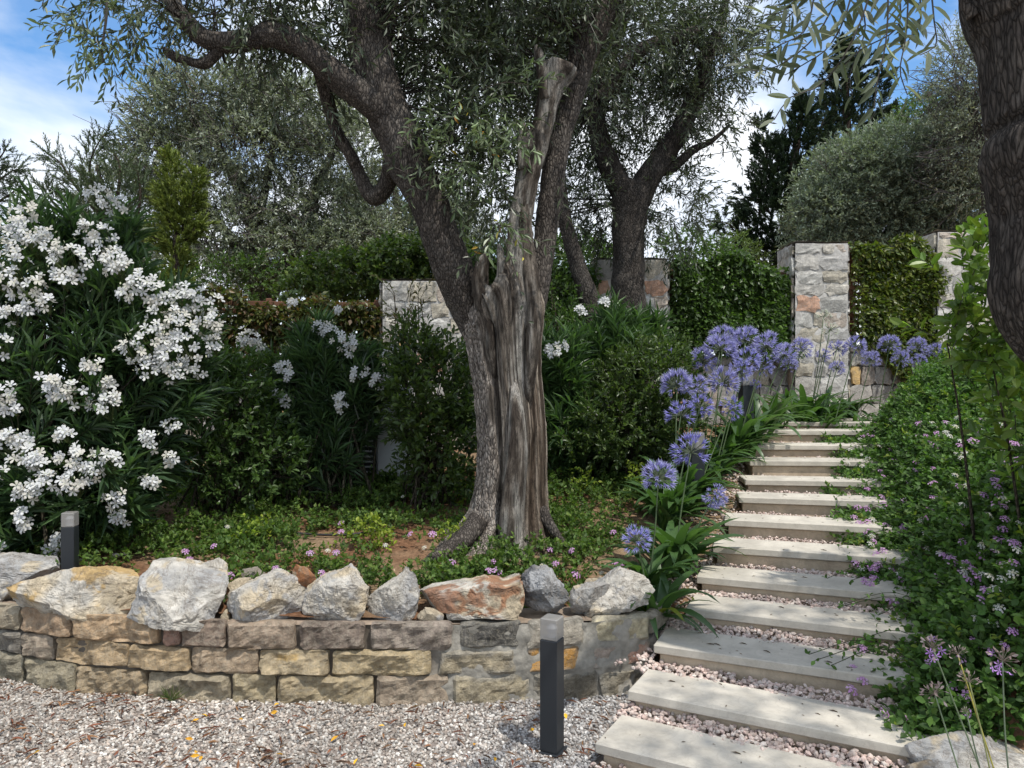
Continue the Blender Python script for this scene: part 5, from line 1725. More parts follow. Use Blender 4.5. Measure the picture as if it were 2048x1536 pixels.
DK = [(0.022, 0.038, 0.020), (0.032, 0.052, 0.028), (0.016, 0.028, 0.017)]
conifer('dark spreading conifer in the gap left of the rounded olive', 18.0,
        [[(1570, 600, 60), (1560, 480, 70), (1570, 380, 55), (1600, 280, 28), (1607, 205, 5)], [(1560, 500, 50), (1520, 430, 50), (1535, 340, 28), (1528, 290, 12), (1524, 245, 4)], [(1560, 520, 45), (1500, 480, 40), (1460, 450, 16), (1440, 444, 4)], [(1600, 420, 45), (1630, 330, 36), (1640, 260, 14), (1650, 235, 5)], [(1545, 430, 30), (1500, 395, 22), (1470, 410, 6)], [(1560, 400, 25), (1555, 330, 16), (1560, 285, 5)], [(1560, 560, 60), (1500, 520, 40), (1470, 500, 14)]],
        DK, (1580, 640), trunk=[(1580, 640, 16), (1580, 420, 12), (1605, 210, 3)], nper=20)
conifer('tall dark conifer whose tip rises above the rounded olive', 21.0,
        [[(1700, 420, 60), (1695, 300, 55), (1692, 200, 38), (1690, 130, 18), (1688, 85, 4)], [(1700, 280, 40), (1740, 220, 36), (1755, 180, 14), (1765, 150, 4)], [(1690, 260, 30), (1655, 220, 26), (1640, 208, 5)], [(1730, 300, 40), (1775, 250, 26), (1800, 225, 6)], [(1690, 180, 22), (1720, 140, 16), (1735, 120, 4)], [(1690, 190, 22), (1660, 160, 14), (1650, 150, 4)]],
        DK, (1700, 640), trunk=[(1700, 640, 14), (1695, 300, 9), (1690, 90, 2)], nper=20)
conifer('narrow yellow-green thuja rising behind the white oleander', 9.4,
        [[(352, 720, 20), (355, 560, 20), (352, 500, 18), (352, 430, 26), (346, 370, 20), (342, 335, 9), (338, 315, 2)], [(365, 470, 12), (382, 400, 13), (392, 360, 6), (395, 345, 2)], [(342, 460, 12), (328, 400, 9), (322, 380, 3)], [(370, 480, 8), (395, 455, 6), (408, 446, 2)], [(345, 500, 7), (305, 472, 6), (288, 464, 2)]],
        [(0.16, 0.205, 0.048), (0.21, 0.25, 0.06), (0.11, 0.15, 0.036)], (355, 760), m=26, ll=0.05, lw=0.015, nper=60, name='thuja_tree', sl=(0.08, 0.18), trunk=[(355, 760, 12), (355, 560, 9), (350, 400, 3)])
conifer('feathery dark green juniper behind the left oleander', 11.0,
        [[(230, 640, 60), (210, 480, 60), (190, 400, 36), (180, 330, 18), (200, 280, 6), (212, 268, 2)], [(200, 430, 40), (150, 370, 20), (120, 325, 9), (98, 310, 2)], [(230, 430, 40), (240, 340, 28), (225, 300, 8)], [(190, 480, 40), (130, 430, 22), (95, 390, 10), (86, 370, 3)], [(260, 480, 40), (280, 400, 26), (275, 340, 6)]],
        [(0.075, 0.105, 0.055), (0.10, 0.135, 0.065), (0.055, 0.08, 0.04)], (220, 720), m=24, ll=0.055, lw=0.012, nper=24, name='juniper_tree', sl=(0.16, 0.34), trunk=[(230, 720, 12), (215, 480, 9), (195, 330, 3)])
conifer('drooping conifer branches at the far left edge', 11.5,
        [[(-60, 420, 30), (-30, 350, 18), (0, 315, 10), (12, 297, 2)], [(-60, 440, 30), (-10, 370, 14), (20, 345, 7), (36, 338, 2)], [(-60, 460, 30), (-10, 410, 14), (25, 385, 7), (42, 372, 2)], [(-70, 640, 50), (-60, 500, 60), (-60, 400, 30)]],
        [(0.06, 0.085, 0.05), (0.08, 0.11, 0.06)], (-60, 720), m=22, ll=0.055, lw=0.012, nper=20, sl=(0.14, 0.28))


# ------------------------------------------------------------------ creepers, ivy and shrubs
def leafy(name, label, cat, base, P0, D, L, m, ll, lw, cols, mat, T=LEAF_OVATE, spread=0.9, droop=0.1, whorl=2, group=None, upb=0.8, stem_r=0.003, stem=(0.05, 0.045, 0.03), stems=0, var=0.35, extra=None):
    t_ = thing(name, label, cat, base, group)
    mb = MB()
    shoots(mb, P0, D, L, m, ll, lw, cols, spread, droop, T, stem_r=stem_r, whorl=whorl, upb=upb, stem=stem, var=var)
    if extra is not None:
        extra(mb)
    mb.build('foliage', mat, t_, False, 'stuff')
    if stems:
        ms = MB()
        k = rng.choice(len(P0), min(stems, len(P0)), replace=False)
        b_ = np.array(base)
        for q in P0[k]:
            a = b_ + np.append(rng.normal(0, 0.14, 2), 0.0)
            S = spline([a, a * 0.45 + q * 0.55 + np.array([0, 0, 0.12]), q], 8)
            V, Ft = tube(S, np.linspace(0.011, 0.004, 8), 5, None, None, False)
            ms.add(V, Ft, (0.075, 0.062, 0.045))
        ms.build('stems', M['bark'], t_, True, 'stuff')
    return t_


def creeper(label, A, B_, z0, z1, n, cols, seed, mask=None, depth=0.28, ll=0.075, lw=0.042):
    ex = B_ - A
    w = np.linalg.norm(ex)
    ex = ex / w
    ey = np.array([ex[1], -ex[0], 0])          # towards the camera
    u, v = rng.random(n), rng.random(n)
    if mask is not None:
        k = rng.random(n) < mask(u, v)
        u, v = u[k], v[k]
    n = len(u)
    bulge = depth * (0.45 + 0.55 * vnoise(np.stack([u * w * 2.2, v * 4, 0 * u + seed], 1), seed)) * (0.6 + 0.4 * np.sin(np.pi * u))
    P_ = A + ex * (u * w)[:, None] + ey * (0.03 + np.abs(bulge) * rng.uniform(0.3, 1.0, n))[:, None]
    P_[:, 2] = z0 + (z1 - z0) * v + (0.05 + 0.07 * (v > 0.85)) * vnoise(np.stack([u * w * 4, v * 2, 0 * u], 1), 3)
    D = nrm(ey * 0.75 + np.array([0, 0, -0.55]) + rng.normal(size=(n, 3)) * 0.45)
    mid = (A + B_) / 2
    return leafy('creeper', label, 'creeper', (mid[0], mid[1], z0), P_, D, rng.uniform(0.07, 0.15, n), 5, ll, lw, cols, M['gloss_leaf'], LEAF_OVATE, 0.9, 0.3, 2, 'creepers on the trellises', 0.6)


CRD = [(0.065, 0.12, 0.031), (0.09, 0.155, 0.038), (0.048, 0.088, 0.026)]
CRY = [(0.085, 0.125, 0.024), (0.13, 0.165, 0.03), (0.055, 0.09, 0.022), (0.105, 0.115, 0.022)]
creeper('dense dark green creeper left of the tall pillar', TR3[1] + 0.02 * TR3[3], TR3[2], top_z(705, 10.4), top_z(520, 10.4), 4600, CRD, 1, lambda u, v: np.clip(1.0 - 0.9 * (v > 0.9) * (u > 0.8) - 0.6 * (v < 0.12) * (u < 0.35), 0, 1))
creeper('sunlit yellow-green creeper right of the tall pillar', TR4[1], TR4[2], top_z(765, 10.9), top_z(488, 10.9), 4800, CRY, 2, lambda u, v: np.clip((1.0 - 0.75 * (u < 0.16) * (v < 0.93)) * ((v > 0.30) | (u > 0.22 + 1.2 * (0.30 - v))) * 1.0, 0, 1))
creeper('creeper with brown gaps on the trellis left of the broad pillar', TR1[1], TR1[2], top_z(735, 9.2), top_z(594, 9.2), 3800, [(0.065, 0.085, 0.022), (0.09, 0.105, 0.025), (0.045, 0.065, 0.02), (0.12, 0.07, 0.03)], 3, lambda u, v: 0.5 + 0.35 * np.sin(u * 31) * np.sin(v * 9) + 0.3 * (v > 0.85) + 0.3 * (u > 0.7))
creeper('dark creeper on the trellis behind the big olive trunk', TR2[1], TR2[2], top_z(720, 9.8), top_z(520, 9.8), 3600, CRD, 4)


def shrub(label, blobs, n, cols, L, m, ll, lw, mat='gloss_leaf', T=LEAF_MID, name='shrub', shell=0.55, up=0.7, spread=0.85, whorl=3, group='dark shrubs along the hedge', stems=40, upb=0.7, droop=0.05, cat='shrub', extra=None):
    c = np.mean([b[0] for b in blobs], axis=0)
    z = float(H(c[0:1], c[1:2])[0])
    P0, od = in_blobs(blobs, n, shell)
    k = P0[:, 2] > z + 0.02
    P0, od = P0[k], od[k]
    D = nrm(od * 0.8 + np.array([0, -0.15, up]) + rng.normal(size=P0.shape) * 0.4)
    return leafy(name, label, cat, (c[0], c[1], z), P0, D, rng.uniform(L[0], L[1], len(P0)), m, ll, lw, cols, M[mat], T, spread, droop, whorl, group, upb, 0.003, stems=stems, extra=extra)


SHD = [(0.058, 0.105, 0.029), (0.08, 0.135, 0.036), (0.042, 0.08, 0.023)]
SHM = [(0.062, 0.10, 0.027), (0.088, 0.13, 0.034), (0.042, 0.075, 0.021)]
shrub('dark green shrub right of the big white oleander', [pblob(430, 850, 110, 130, 6.2, 0.5), pblob(510, 930, 90, 60, 6.1, 0.4), pblob(390, 760, 60, 50, 6.4, 0.4), pblob(480, 780, 70, 60, 6.5, 0.4)], 800, SHD, (0.12, 0.24), 13, 0.058, 0.026)
shrub('dark leafy shrub close on the left of the big trunk', [pblob(860, 800, 75, 110, 6.5, 0.45), pblob(890, 900, 70, 80, 6.4, 0.4), pblob(830, 720, 40, 60, 6.6, 0.3)], 640, [(0.055, 0.092, 0.022), (0.078, 0.118, 0.026), (0.04, 0.07, 0.019)], (0.12, 0.26), 13, 0.060, 0.026)
shrub('tall sparse reddish sprig rising in front of the broad pillar', [pblob(815, 620, 35, 60, 7.4, 0.2), pblob(800, 700, 30, 60, 7.4, 0.2)], 40, [(0.06, 0.05, 0.02), (0.05, 0.06, 0.02)], (0.15, 0.3), 9, 0.055, 0.016, shell=0.0, stems=20)
shrub('mid green rounded shrub left of the agapanthus cluster', [pblob(1290, 790, 95, 95, 7.1, 0.55), pblob(1240, 860, 90, 70, 6.9, 0.5), pblob(1340, 870, 60, 60, 6.9, 0.4), pblob(1180, 900, 70, 40, 6.9, 0.4), pblob(1320, 720, 50, 30, 7.3, 0.3)], 1350, SHM, (0.10, 0.2), 13, 0.050, 0.021)
shrub('dark hedge shrub behind the oleander in the middle left', [pblob(620, 850, 120, 120, 7.6, 0.4)  , pblob(540, 900, 80, 80, 7.5, 0.4)], 620, SHD, (0.14, 0.26), 12, 0.058, 0.026)
shrub('dark shrub in the deep shade right of the big trunk', [pblob(1140, 860, 80, 100, 7.7, 0.4), pblob(1130, 720, 60, 100, 8.2, 0.4), pblob(1100, 640, 50, 100, 8.6, 0.3)], 620, SHD, (0.14, 0.26), 12, 0.058, 0.026)
shrub('ivy-covered hedge top behind the broad pillar', [pblob(700, 555, 110, 40, 10.6, 0.4), pblob(810, 535, 90, 50, 10.8, 0.4), pblob(620, 590, 60, 22, 10.4, 0.3), pblob(880, 530, 70, 60, 11, 0.4)], 1500, [(0.065, 0.11, 0.028), (0.10, 0.14, 0.03), (0.045, 0.08, 0.022)], (0.12, 0.26), 10, 0.07, 0.045, T=LEAF_OVATE, up=0.2, spread=1.1, stems=0)
shrub('dark laurel hedge behind the wall, between the two olive trunks', [pblob(1150, 560, 100, 80, 11.2, 0.5), pblob(1020, 560, 90, 70, 11.2, 0.5), pblob(1380, 500, 70, 25, 11.6, 0.4), pblob(1430, 520, 60, 18, 11.6, 0.4)], 1200, CRD, (0.15, 0.3), 11, 0.07, 0.035, T=LEAF_OVATE, up=0.3, stems=0)
shrub('dark hedge along the foot of the trees on the far left', [pblob(480, 570, 160, 50, 11.2, 0.5), pblob(250, 600, 160, 60, 11.0, 0.5), pblob(50, 600, 160, 90, 11.0, 0.5)], 1100, SHD, (0.15, 0.3), 11, 0.07, 0.035, T=LEAF_OVATE, up=0.3, stems=0)
shrub('light green citrus shrub under the near right trunk', [(np.array([2.70, 4.05, 1.75]), (0.20, 0.25, 0.3), 1.2), (np.array([2.95, 4.0, 1.35]), (0.3, 0.3, 0.35), 0.8), (np.array([2.38, 4.1, 1.98]), (0.12, 0.15, 0.16), 1.5), (np.array([2.45, 4.1, 2.25]), (0.08, 0.12, 0.16), 1.6), (np.array([2.95, 3.6, 1.2]), (0.35, 0.3, 0.4), 1.0), (at(1955, 560, 4.1), (0.10, 0.15, 0.22), 2.2), (at(1950, 650, 4.1), (0.10, 0.12, 0.12), 2.0), (at(1990, 640, 4.1), (0.16, 0.15, 0.25), 1.6)], 250,
      [(0.12, 0.205, 0.036), (0.165, 0.26, 0.045), (0.085, 0.15, 0.029), (0.135, 0.19, 0.033)], (0.10, 0.20), 9, 0.085, 0.036, T=LEAF_NEAR, group=None, shell=0.2, spread=1.0, droop=0.15, stems=2)
# ------------------------------------------------------------------ white oleanders
def petal_flower(np_, rl, pw, cup, inner, colp, colc, seed, twist=0.25):
    """a five-petalled flower facing +z"""
    r = np.random.default_rng(seed)
    V, Fc, Cc = [], [], []
    V.append((0, 0, -0.10 * rl))
    Cc.append(colc)
    for k in range(np_):
        a = 2 * math.pi * k / np_ + r.normal(0, 0.06)
        c_, s_ = math.cos(a), math.sin(a)
        cu = cup + r.normal(0, 0.08)
        b0 = len(V)
        for (x, y, z) in ((0.30, 0.26, 0.05), (0.30, -0.26, 0.02), (0.72, 0.62, 0.16), (0.80, -0.36, 0.10), (1.0, 0.30, 0.10), (0.98, -0.05, 0.04)):
            y = y * pw + twist * (x - 0.3) * 0.35
            X = x * rl
            Y = y * rl * 0.62
            V.append((X * c_ - Y * s_, X * s_ + Y * c_, z * rl * 1.2 + cu * X * x))
            Cc.append(colp)
        Fc += [(0, b0 + 1, b0), (b0, b0 + 1, b0 + 3), (b0, b0 + 3, b0 + 2), (b0 + 2, b0 + 3, b0 + 5), (b0 + 2, b0 + 5, b0 + 4)]
    return np.array(V), np.array(Fc), np.array(Cc)


OLF = [petal_flower(5, 0.0325, 1.0, 0.10 + 0.12 * (k % 3), 0, ((0.66, 0.67, 0.67), (0.62, 0.63, 0.62), (0.66, 0.66, 0.64), (0.60, 0.58, 0.52), (0.65, 0.66, 0.67))[k], (0.50, 0.54, 0.38), k) for k in range(5)]
OLFM = []
for k, (V, Fc, Cc) in enumerate(OLF):
    me = make_mesh('flower', V, Fc, Cc, False)
    me.materials.append(M['petal'])
    OLFM.append(me)
FACE = Vector((0, 0, 1))


def orient(n, roll):
    q = FACE.rotation_difference(Vector(tuple(n)))
    return (q.to_matrix() @ Matrix.Rotation(roll, 3, 'Z')).to_euler()


def ell_front(px, py, blobs, d0, d1):
    """first point on the line of sight inside any blob"""
    for d in np.arange(d0, d1, 0.03):
        p = at(px, py, d)
        for b_ in blobs:
            if (((p - b_[0]) / np.array(b_[1])) ** 2).sum() < 1:
                return p
    return None


def oleander(label, base, blobs, nsh, clusters, d0, d1, ll, cols, seed, whole=300, L=(0.30, 0.6), inner=0.35, nfl=(1.0), lw=0.019, dmid=None):
    t_ = thing('oleander_bush', label, 'oleander', base, 'white flowering oleanders')
    b_ = np.array(base)
    P1, od = in_blobs(blobs, nsh, inner)                     # shoot tips
    k = P1[:, 2] > base[2] + 0.1
    P1, od = P1[k], od[k]
    n = len(P1)
    rise = nrm(P1 - (b_ + np.array([0, 0, -0.4])))
    D = nrm(rise * 0.8 + od * 0.35 + rng.normal(size=(n, 3)) * 0.25 + np.array([0, 0, 0.15]))
    Ls = rng.uniform(L[0], L[1], n)
    mb = MB()
    shoots(mb, P1 - D * Ls[:, None], D, Ls, 24, ll, lw, cols, 0.72, 0.08, LEAF_LONG, t0=0.25, stem_r=0.005, stem=(0.05, 0.055, 0.03), whorl=3, var=0.3, upb=0.9)
    mb.build('foliage', M['gloss_leaf'], t_, False, 'stuff')
    ms = MB()
    for q in (P1 - D * Ls[:, None])[rng.choice(n, min(n, 110), replace=False)]:
        a = b_ + np.append(rng.normal(0, 0.22, 2), -0.02)
        S = spline([a, a * 0.5 + q * 0.5 + np.array([0, 0, 0.15]), q], 9)
        V, Ft = tube(S, np.linspace(0.014, 0.006, 9), 6, None, None, False)
        ms.add(V, Ft, np.array((0.09, 0.08, 0.055)) * rng.uniform(0.7, 1.2))
    ms.build('stems', M['bark'], t_, True, 'stuff')
    # flower clusters
    count = 0
    order = sorted(clusters, key=lambda c: -c[2])
    for (px, py, r) in order:
        p = ell_front(px, py, blobs, d0, d1)
        if p is None:
            p = at(px, py, dmid or (d0 + d1) / 2)
        p = p + np.array([0, -0.05, 0.0])
        d = p[1]
        R = r * d / F
        nf = int(np.clip(6 + (r / 12.0) ** 2 * 1.1, 5, 22))
        q = nrm(rng.normal(size=(nf, 3)) + np.array([0, -0.9, 0.35]))
        c = p + q * R * (rng.uniform(0.45, 1.0, (nf, 1))) * np.array([1.0, 0.7, 0.85])
        root = p + np.array([0, R * 0.9, -R * 0.9])
        mb = MB()
        prisms(mb, np.tile(root, (nf, 1)), c - q * 0.008, 0.0022, 0.0014, (0.10, 0.13, 0.05))
        nb = max(3, nf // 3)                                  # buds
        bp = p + nrm(rng.normal(size=(nb, 3)) + np.array([0, -0.4, 0.7])) * R * 0.9
        leaves(mb, bp, nrm(rng.normal(size=(nb, 3)) + np.array([0, 0, 1.2])), nrm(rng.normal(size=(nb, 3))), np.full(nb, 0.022), np.full(nb, 0.005), np.tile(np.array([[0.55, 0.58, 0.40]]), (nb, 1)), LEAF_MID)
        nn = nrm(q + np.array([0, -0.75, 0.3]) + rng.normal(size=(nf, 3)) * 0.35)
        single = count + nf <= whole
        if not single:
            for a_, e_ in zip(c, nn):
                V, Fc, Cc = OLF[rng.integers(0, 5)]
                Rm = np.array(orient(e_, rng.uniform(0, 6)).to_matrix())
                mb.add(V @ Rm.T + a_, Fc, Cc)
        cl = mb.build('flower_cluster', M['petal'], t_, False)
        if single:
            for a_, e_ in zip(c, nn):
                link('flower', OLFM[rng.integers(0, 5)], None, cl, None, tuple(a_ - b_), orient(e_, rng.uniform(0, 6)))
            count += nf
    return t_


OLE = [(0.042, 0.082, 0.036), (0.058, 0.108, 0.045), (0.032, 0.064, 0.030), (0.075, 0.13, 0.05)]
C1 = [(205, 400, 36), (240, 415, 25), (60, 470, 55), (30, 520, 55), (110, 500, 52), (190, 470, 34), (150, 530, 46), (230, 520, 36), (20, 560, 40), (70, 575, 42), (130, 560, 26), (215, 485, 34), (245, 535, 34), (285, 575, 40), (330, 600, 42), (380, 598, 50), (412, 612, 40), (345, 640, 42), (310, 680, 46),
      (372, 680, 52), (340, 715, 44), (270, 700, 32), (300, 735, 30), (425, 655, 40), (395, 735, 34), (345, 745, 36), (430, 690, 26), (190, 733, 22), (30, 630, 28), (100, 610, 22), (12, 690, 28), (228, 766, 13), (110, 768, 28), (150, 785, 36), (118, 790, 24), (215, 815, 36), (235, 800, 24), (15, 790, 32), (35, 815, 20), (25, 880, 40),
      (65, 912, 38), (55, 880, 24), (148, 915, 38), (138, 868, 24), (225, 918, 38), (195, 935, 28), (85, 925, 26), (150, 965, 38), (70, 985, 38), (105, 960, 26), (308, 882, 26), (350, 850, 18), (345, 917, 18), (308, 964, 20), (240, 1000, 26), (250, 1030, 22), (55, 1030, 24), (68, 1045, 18), (125, 1075, 20), (110, 1098, 18), (4, 1090, 12), (5, 945, 18), (220, 770, 10), (60, 620, 20), (265, 590, 22), (20, 470, 30), (60, 430, 30)]
B1 = [(at(120, 720, 5.5), (1.15, 0.75, 1.18), 1.0), (at(330, 680, 5.5), (0.42, 0.5, 0.42), 1.2), (at(200, 930, 5.2), (0.55, 0.5, 0.45), 1.0), (at(60, 1000, 5.1), (0.45, 0.4, 0.42), 1.0), (at(200, 450, 5.6), (0.28, 0.3, 0.24), 1.3), (at(90, 460, 5.6), (0.4, 0.4, 0.32), 1.2), (at(-140, 800, 5.5), (0.9, 0.7, 1.2), 0.8)]
oleander('big white-flowered oleander bush filling the left side', (at(120, 1000, 5.5)[0], 5.5, float(H(np.array([-3.3]), np.array([5.5]))[0])), B1, 1000, C1, 4.3, 6.2, 0.185, OLE, 1, whole=300, lw=0.024)
C2 = [(500, 678, 28), (520, 690, 18), (490, 690, 14), (570, 737, 22), (578, 750, 14), (560, 796, 18), (575, 802, 12), (690, 685, 32), (660, 660, 20), (705, 700, 18), (682, 796, 16), (684, 815, 14), (720, 750, 24), (755, 760, 24), (780, 765, 18), (590, 605, 12), (680, 622, 10), (785, 708, 24), (800, 725, 18), (640, 655, 14)]
B2 = [(at(650, 790, 6.8), (0.52, 0.45, 0.62), 1.0), (at(600, 720, 6.8), (0.30, 0.3, 0.34), 1.2), (at(730, 740, 6.8), (0.30, 0.3, 0.36), 1.2), (at(640, 640, 6.9), (0.16, 0.2, 0.2), 1.3), (at(650, 900, 6.6), (0.34, 0.35, 0.35), 0.8)]
oleander('smaller oleander with few white flowers left of the big trunk', (at(660, 960, 6.8)[0], 6.8, float(H(np.array([-1.65]), np.array([6.8]))[0])), B2, 300, C2, 6.0, 7.6, 0.19, OLE, 2, lw=0.022)
C3 = [(1160, 625, 17), (1210, 606, 17), (1108, 707, 18), (1120, 695, 14), (1098, 700, 12)]
B3 = [(at(1230, 680, 7.6), (0.42, 0.4, 0.30), 1.0), (at(1120, 740, 7.2), (0.28, 0.35, 0.5), 1.0), (at(1280, 670, 7.8), (0.30, 0.3, 0.28), 1.1), (at(1150, 860, 6.9), (0.30, 0.3, 0.34), 1.0), (at(1300, 640, 7.9), (0.22, 0.2, 0.18), 1.2), (at(1220, 630, 7.7), (0.18, 0.2, 0.2), 1.2)]
oleander('oleander with long narrow leaves right of the big trunk', (at(1190, 900, 7.5)[0], 7.5, float(H(np.array([0.85]), np.array([7.5]))[0])), B3, 300, C3, 6.4, 8.4, 0.20, [(0.058, 0.11, 0.042), (0.08, 0.14, 0.052), (0.042, 0.082, 0.033)], 3, lw=0.023)

# ------------------------------------------------------------------ lantana ground cover
def lantana_head(colA, colB, seed):
    r = np.random.default_rng(seed)
    mb = MB()
    for k in range(13):
        rad = 0.0 if k == 0 else (0.5 if k < 6 else 0.92)
        a = r.uniform(0, 6.28) if k == 0 else 2 * math.pi * (k / 5.0 if k < 6 else (k - 6) / 7.0) + r.normal(0, 0.1)
        x, y = math.cos(a) * rad, math.sin(a) * rad
        z = 0.42 * (1 - rad ** 2) + r.normal(0, 0.04)
        V = [(0, 0, 0.0)]
        for j in range(5):
            b_ = 2 * math.pi * j / 5 + r.uniform(0, 1)
            V.append((math.cos(b_) * 0.30, math.sin(b_) * 0.30, 0.06))
        V = np.array(V)
        n = nrm(np.array([x * 0.8, y * 0.8, 1.0]))
        Rm = np.array(FACE.rotation_difference(Vector(tuple(n))).to_matrix())
        V = V @ Rm.T + np.array([x, y, z])
        Fc = [(0, 1 + j, 1 + (j + 1) % 5) for j in range(5)]
        c = np.array(colA if r.random() < 0.75 else colB)
        cc = np.tile(c, (6, 1))
        cc[0] = np.array(colB) * 0.8
        mb.add(V, np.array(Fc), cc)
    V, Fc = tube(np.array([[0, 0, -1.8], [0.1, 0, -0.9], [0, 0, 0.1]]), [0.07, 0.06, 0.10], 4)
    mb.add(V, Fc, (0.07, 0.11, 0.04))
    V, Fc, c = mb.get()
    me = make_mesh('flower_head', V, Fc, c, False)
    me.materials.append(M['petal'])
    return me


LHP = [lantana_head((0.54, 0.25, 0.55), (0.66, 0.45, 0.66), k) for k in range(3)]
LHW = [lantana_head((0.72, 0.73, 0.72), (0.66, 0.62, 0.45), 10 + k) for k in range(2)]


def bank_top(x, y):
    hp, s = path_coords(x, y)
    t_ = np.clip(s - HALF + 0.22 * sstep(4.4, 5.6, y), -0.3, 4)
    h = 0.10 + 0.30 * sstep(-0.12, 0.55, t_) + 0.10 * fbm(np.stack([x * 1.6, y * 1.6, 0 * x], -1), 3, 61) * sstep(0.0, 0.5, t_) + 0.22 * sstep(6.8, 8.6, y) * sstep(0.15, 0.9, t_)
    return H(x, y) + np.clip(h, 0.03, 0.8)


LAN = [(0.065, 0.135, 0.031), (0.088, 0.17, 0.040), (0.05, 0.10, 0.025), (0.115, 0.195, 0.045)]
lb = thing('lantana_bank', 'green lantana bank with purple and white flower heads spilling over the steps on the right', 'lantana', (2.9, 5.2, float(H(np.array([2.9]), np.array([5.2]))[0])))
n = 13500
x = rng.uniform(1.2, 6.3, n * 3)
y = 2.75 + 6.6 * rng.random(n * 3) ** 1.25
hp_, s_ = path_coords(x, y)
edge = HALF - 0.20 - 0.20 * sstep(4.4, 5.6, y) + 0.16 * vnoise(np.stack([x * 3, y * 3, 0 * x], -1), 3) - 0.10 * sstep(4.5, 6, y) + 0.12 * (1 - sstep(3.2, 3.9, y))
ok = (s_ > edge) & (x < 0.72 * y + 0.5) & (s_ < 4.2) & ~((y < 3.17) & (x > 1.45) & (x < 2.6))
# the corner by the rock stays open
x, y, s_ = x[ok][:n], y[ok][:n], s_[ok][:n]
n = len(x)
top = bank_top(x, y)
g_ = H(x, y)
zz = g_ + (top - g_) * rng.random(n) ** 0.45 - 0.05
out = sstep(0.5, -0.05, s_ - HALF)
# lean outwards over the steps near the edge
gdir = np.zeros((n, 3))
e_ = 0.02
gx_ = (path_coords(x + e_, y)[1] - path_coords(x - e_, y)[1]) / (2 * e_)
gy_ = (path_coords(x, y + e_)[1] - path_coords(x, y - e_)[1]) / (2 * e_)
gdir[:, 0], gdir[:, 1] = -gx_, -gy_
D = nrm(gdir * (0.35 + 0.6 * out)[:, None] + np.array([0, -0.25, 0.75]) + rng.normal(size=(n, 3)) * 0.45)
mb = MB()
near = y < 4.6
for msk, T in ((near, LEAF_MID), (~near, LEAF_OVATE)):
    k = np.where(msk)[0]
    shoots(mb, np.stack([x, y, zz], 1)[k], D[k], rng.uniform(0.09, 0.20, len(k)), 10, 0.041, 0.027, LAN, 1.0, 0.25, T, stem_r=0.0015, stem=(0.05, 0.07, 0.03), var=0.4, upb=1.2)
# a few brighter tips
k = rng.choice(n, 240, replace=False)
shoots(mb, np.stack([x, y, top], 1)[k], D[k], 0.10, 7, 0.034, 0.022, [(0.15, 0.21, 0.03), (0.19, 0.25, 0.04)], 1.0, 0.2, LEAF_MID, stem_r=0.0012, upb=1.2)
# trailing runners over the treads
mbx = []
for kk in range(30):
    si = rng.integers(1, 12)
    p, r, g, a = steps[si]
    u0 = SW - rng.uniform(0.05, 0.22)
    q0 = p + r * (u0 + 0.2) + g * rng.uniform(-0.05, SD)
    q0[2] = p[2] + 0.05
    q1 = p + r * (u0 - rng.uniform(0.10, 0.42)) + g * rng.uniform(-0.08, SD * 0.8)
    q1[2] = p[2] + rng.uniform(0.02, 0.10)
    qm = (q0 + q1) / 2 + np.array([0, 0, 0.10])
    S = spline([q0, qm, q1], 9)
    V, Ft = tube(S, np.full(9, 0.0018), 4, None, None, False)
    mb.add(V, Ft, (0.05, 0.06, 0.03))
    k = np.repeat(np.arange(1, 9), 2)
    leaves(mb, S[k], nrm(rng.normal(size=(16, 3)) + np.array([0, 0, 0.4])), nrm(rng.normal(size=(16, 3)) * 0.6 + np.array([0, -0.2, 1])), rng.uniform(0.02, 0.036, 16), rng.uniform(0.008, 0.012, 16), rcol(16, LAN, 0.3), LEAF_MID)
mb.build('foliage', M['soft_leaf'], lb, False, 'stuff')
# flower heads
FL = []
for (px, py) in ((1716, 1030), (1708, 1050), (1720, 1063), (1735, 1085), (1712, 1145), (1745, 1135), (1765, 1120), (1890, 1237), (1778, 1222), (1797, 1225), (1840, 1112), (1875, 1015), (1858, 1038), (1765, 1010), (1816, 1000), (1808, 1018), (1990, 967), (1998, 982), (1872, 908), (1876, 882), (1955, 876), (1966, 901), (1995, 1102), (1930, 1070),
                 (1815, 1000), (1807, 1070), (1740, 1075), (1748, 1100), (1970, 1205), (1964, 1225), (1725, 1320), (1704, 1405), (1726, 1384), (1708, 1360), (1800, 1385), (1835, 1300), (1845, 1330), (1860, 1352), (1950, 1310), (1980, 1330), (2025, 1290), (2010, 1320), (1770, 1452), (1805, 1462), (1932, 1420), (1905, 1400), (1925, 1345), (1700, 835), (1705, 808),
                 (1893, 700 + 160), (1790, 935), (1738, 1040), (1868, 955), (1905, 1145), (2010, 1060), (1845, 1165), (1935, 1150)):
    FL.append((px, py, 0))
for (px, py) in ((1700, 912), (1722, 922), (1678, 948), (1697, 940), (1724, 945), (1685, 1010), (1690, 1020), (1752, 975), (1820, 973), (1802, 935), (1803, 1160), (1930, 1163), (1940, 1160), (1965, 1172), (2012, 1157), (2025, 1173), (1990, 1203), (1998, 1243), (1950, 1262), (1988, 1272), (1895, 1070), (1930, 1068), (2008, 1020), (1760, 905), (1865, 860), (1915, 850), (1720, 890), (1935, 990), (1740, 1065), (1842, 1060), (1828, 1078), (2035, 1125), (1800, 1168), (1765, 1030), (1712, 900)):
    FL.append((px, py, 1))
for k in range(120):
    FL.append((rng.uniform(1720, 2040), rng.uniform(840, 1190), int(rng.random() < 0.4)))


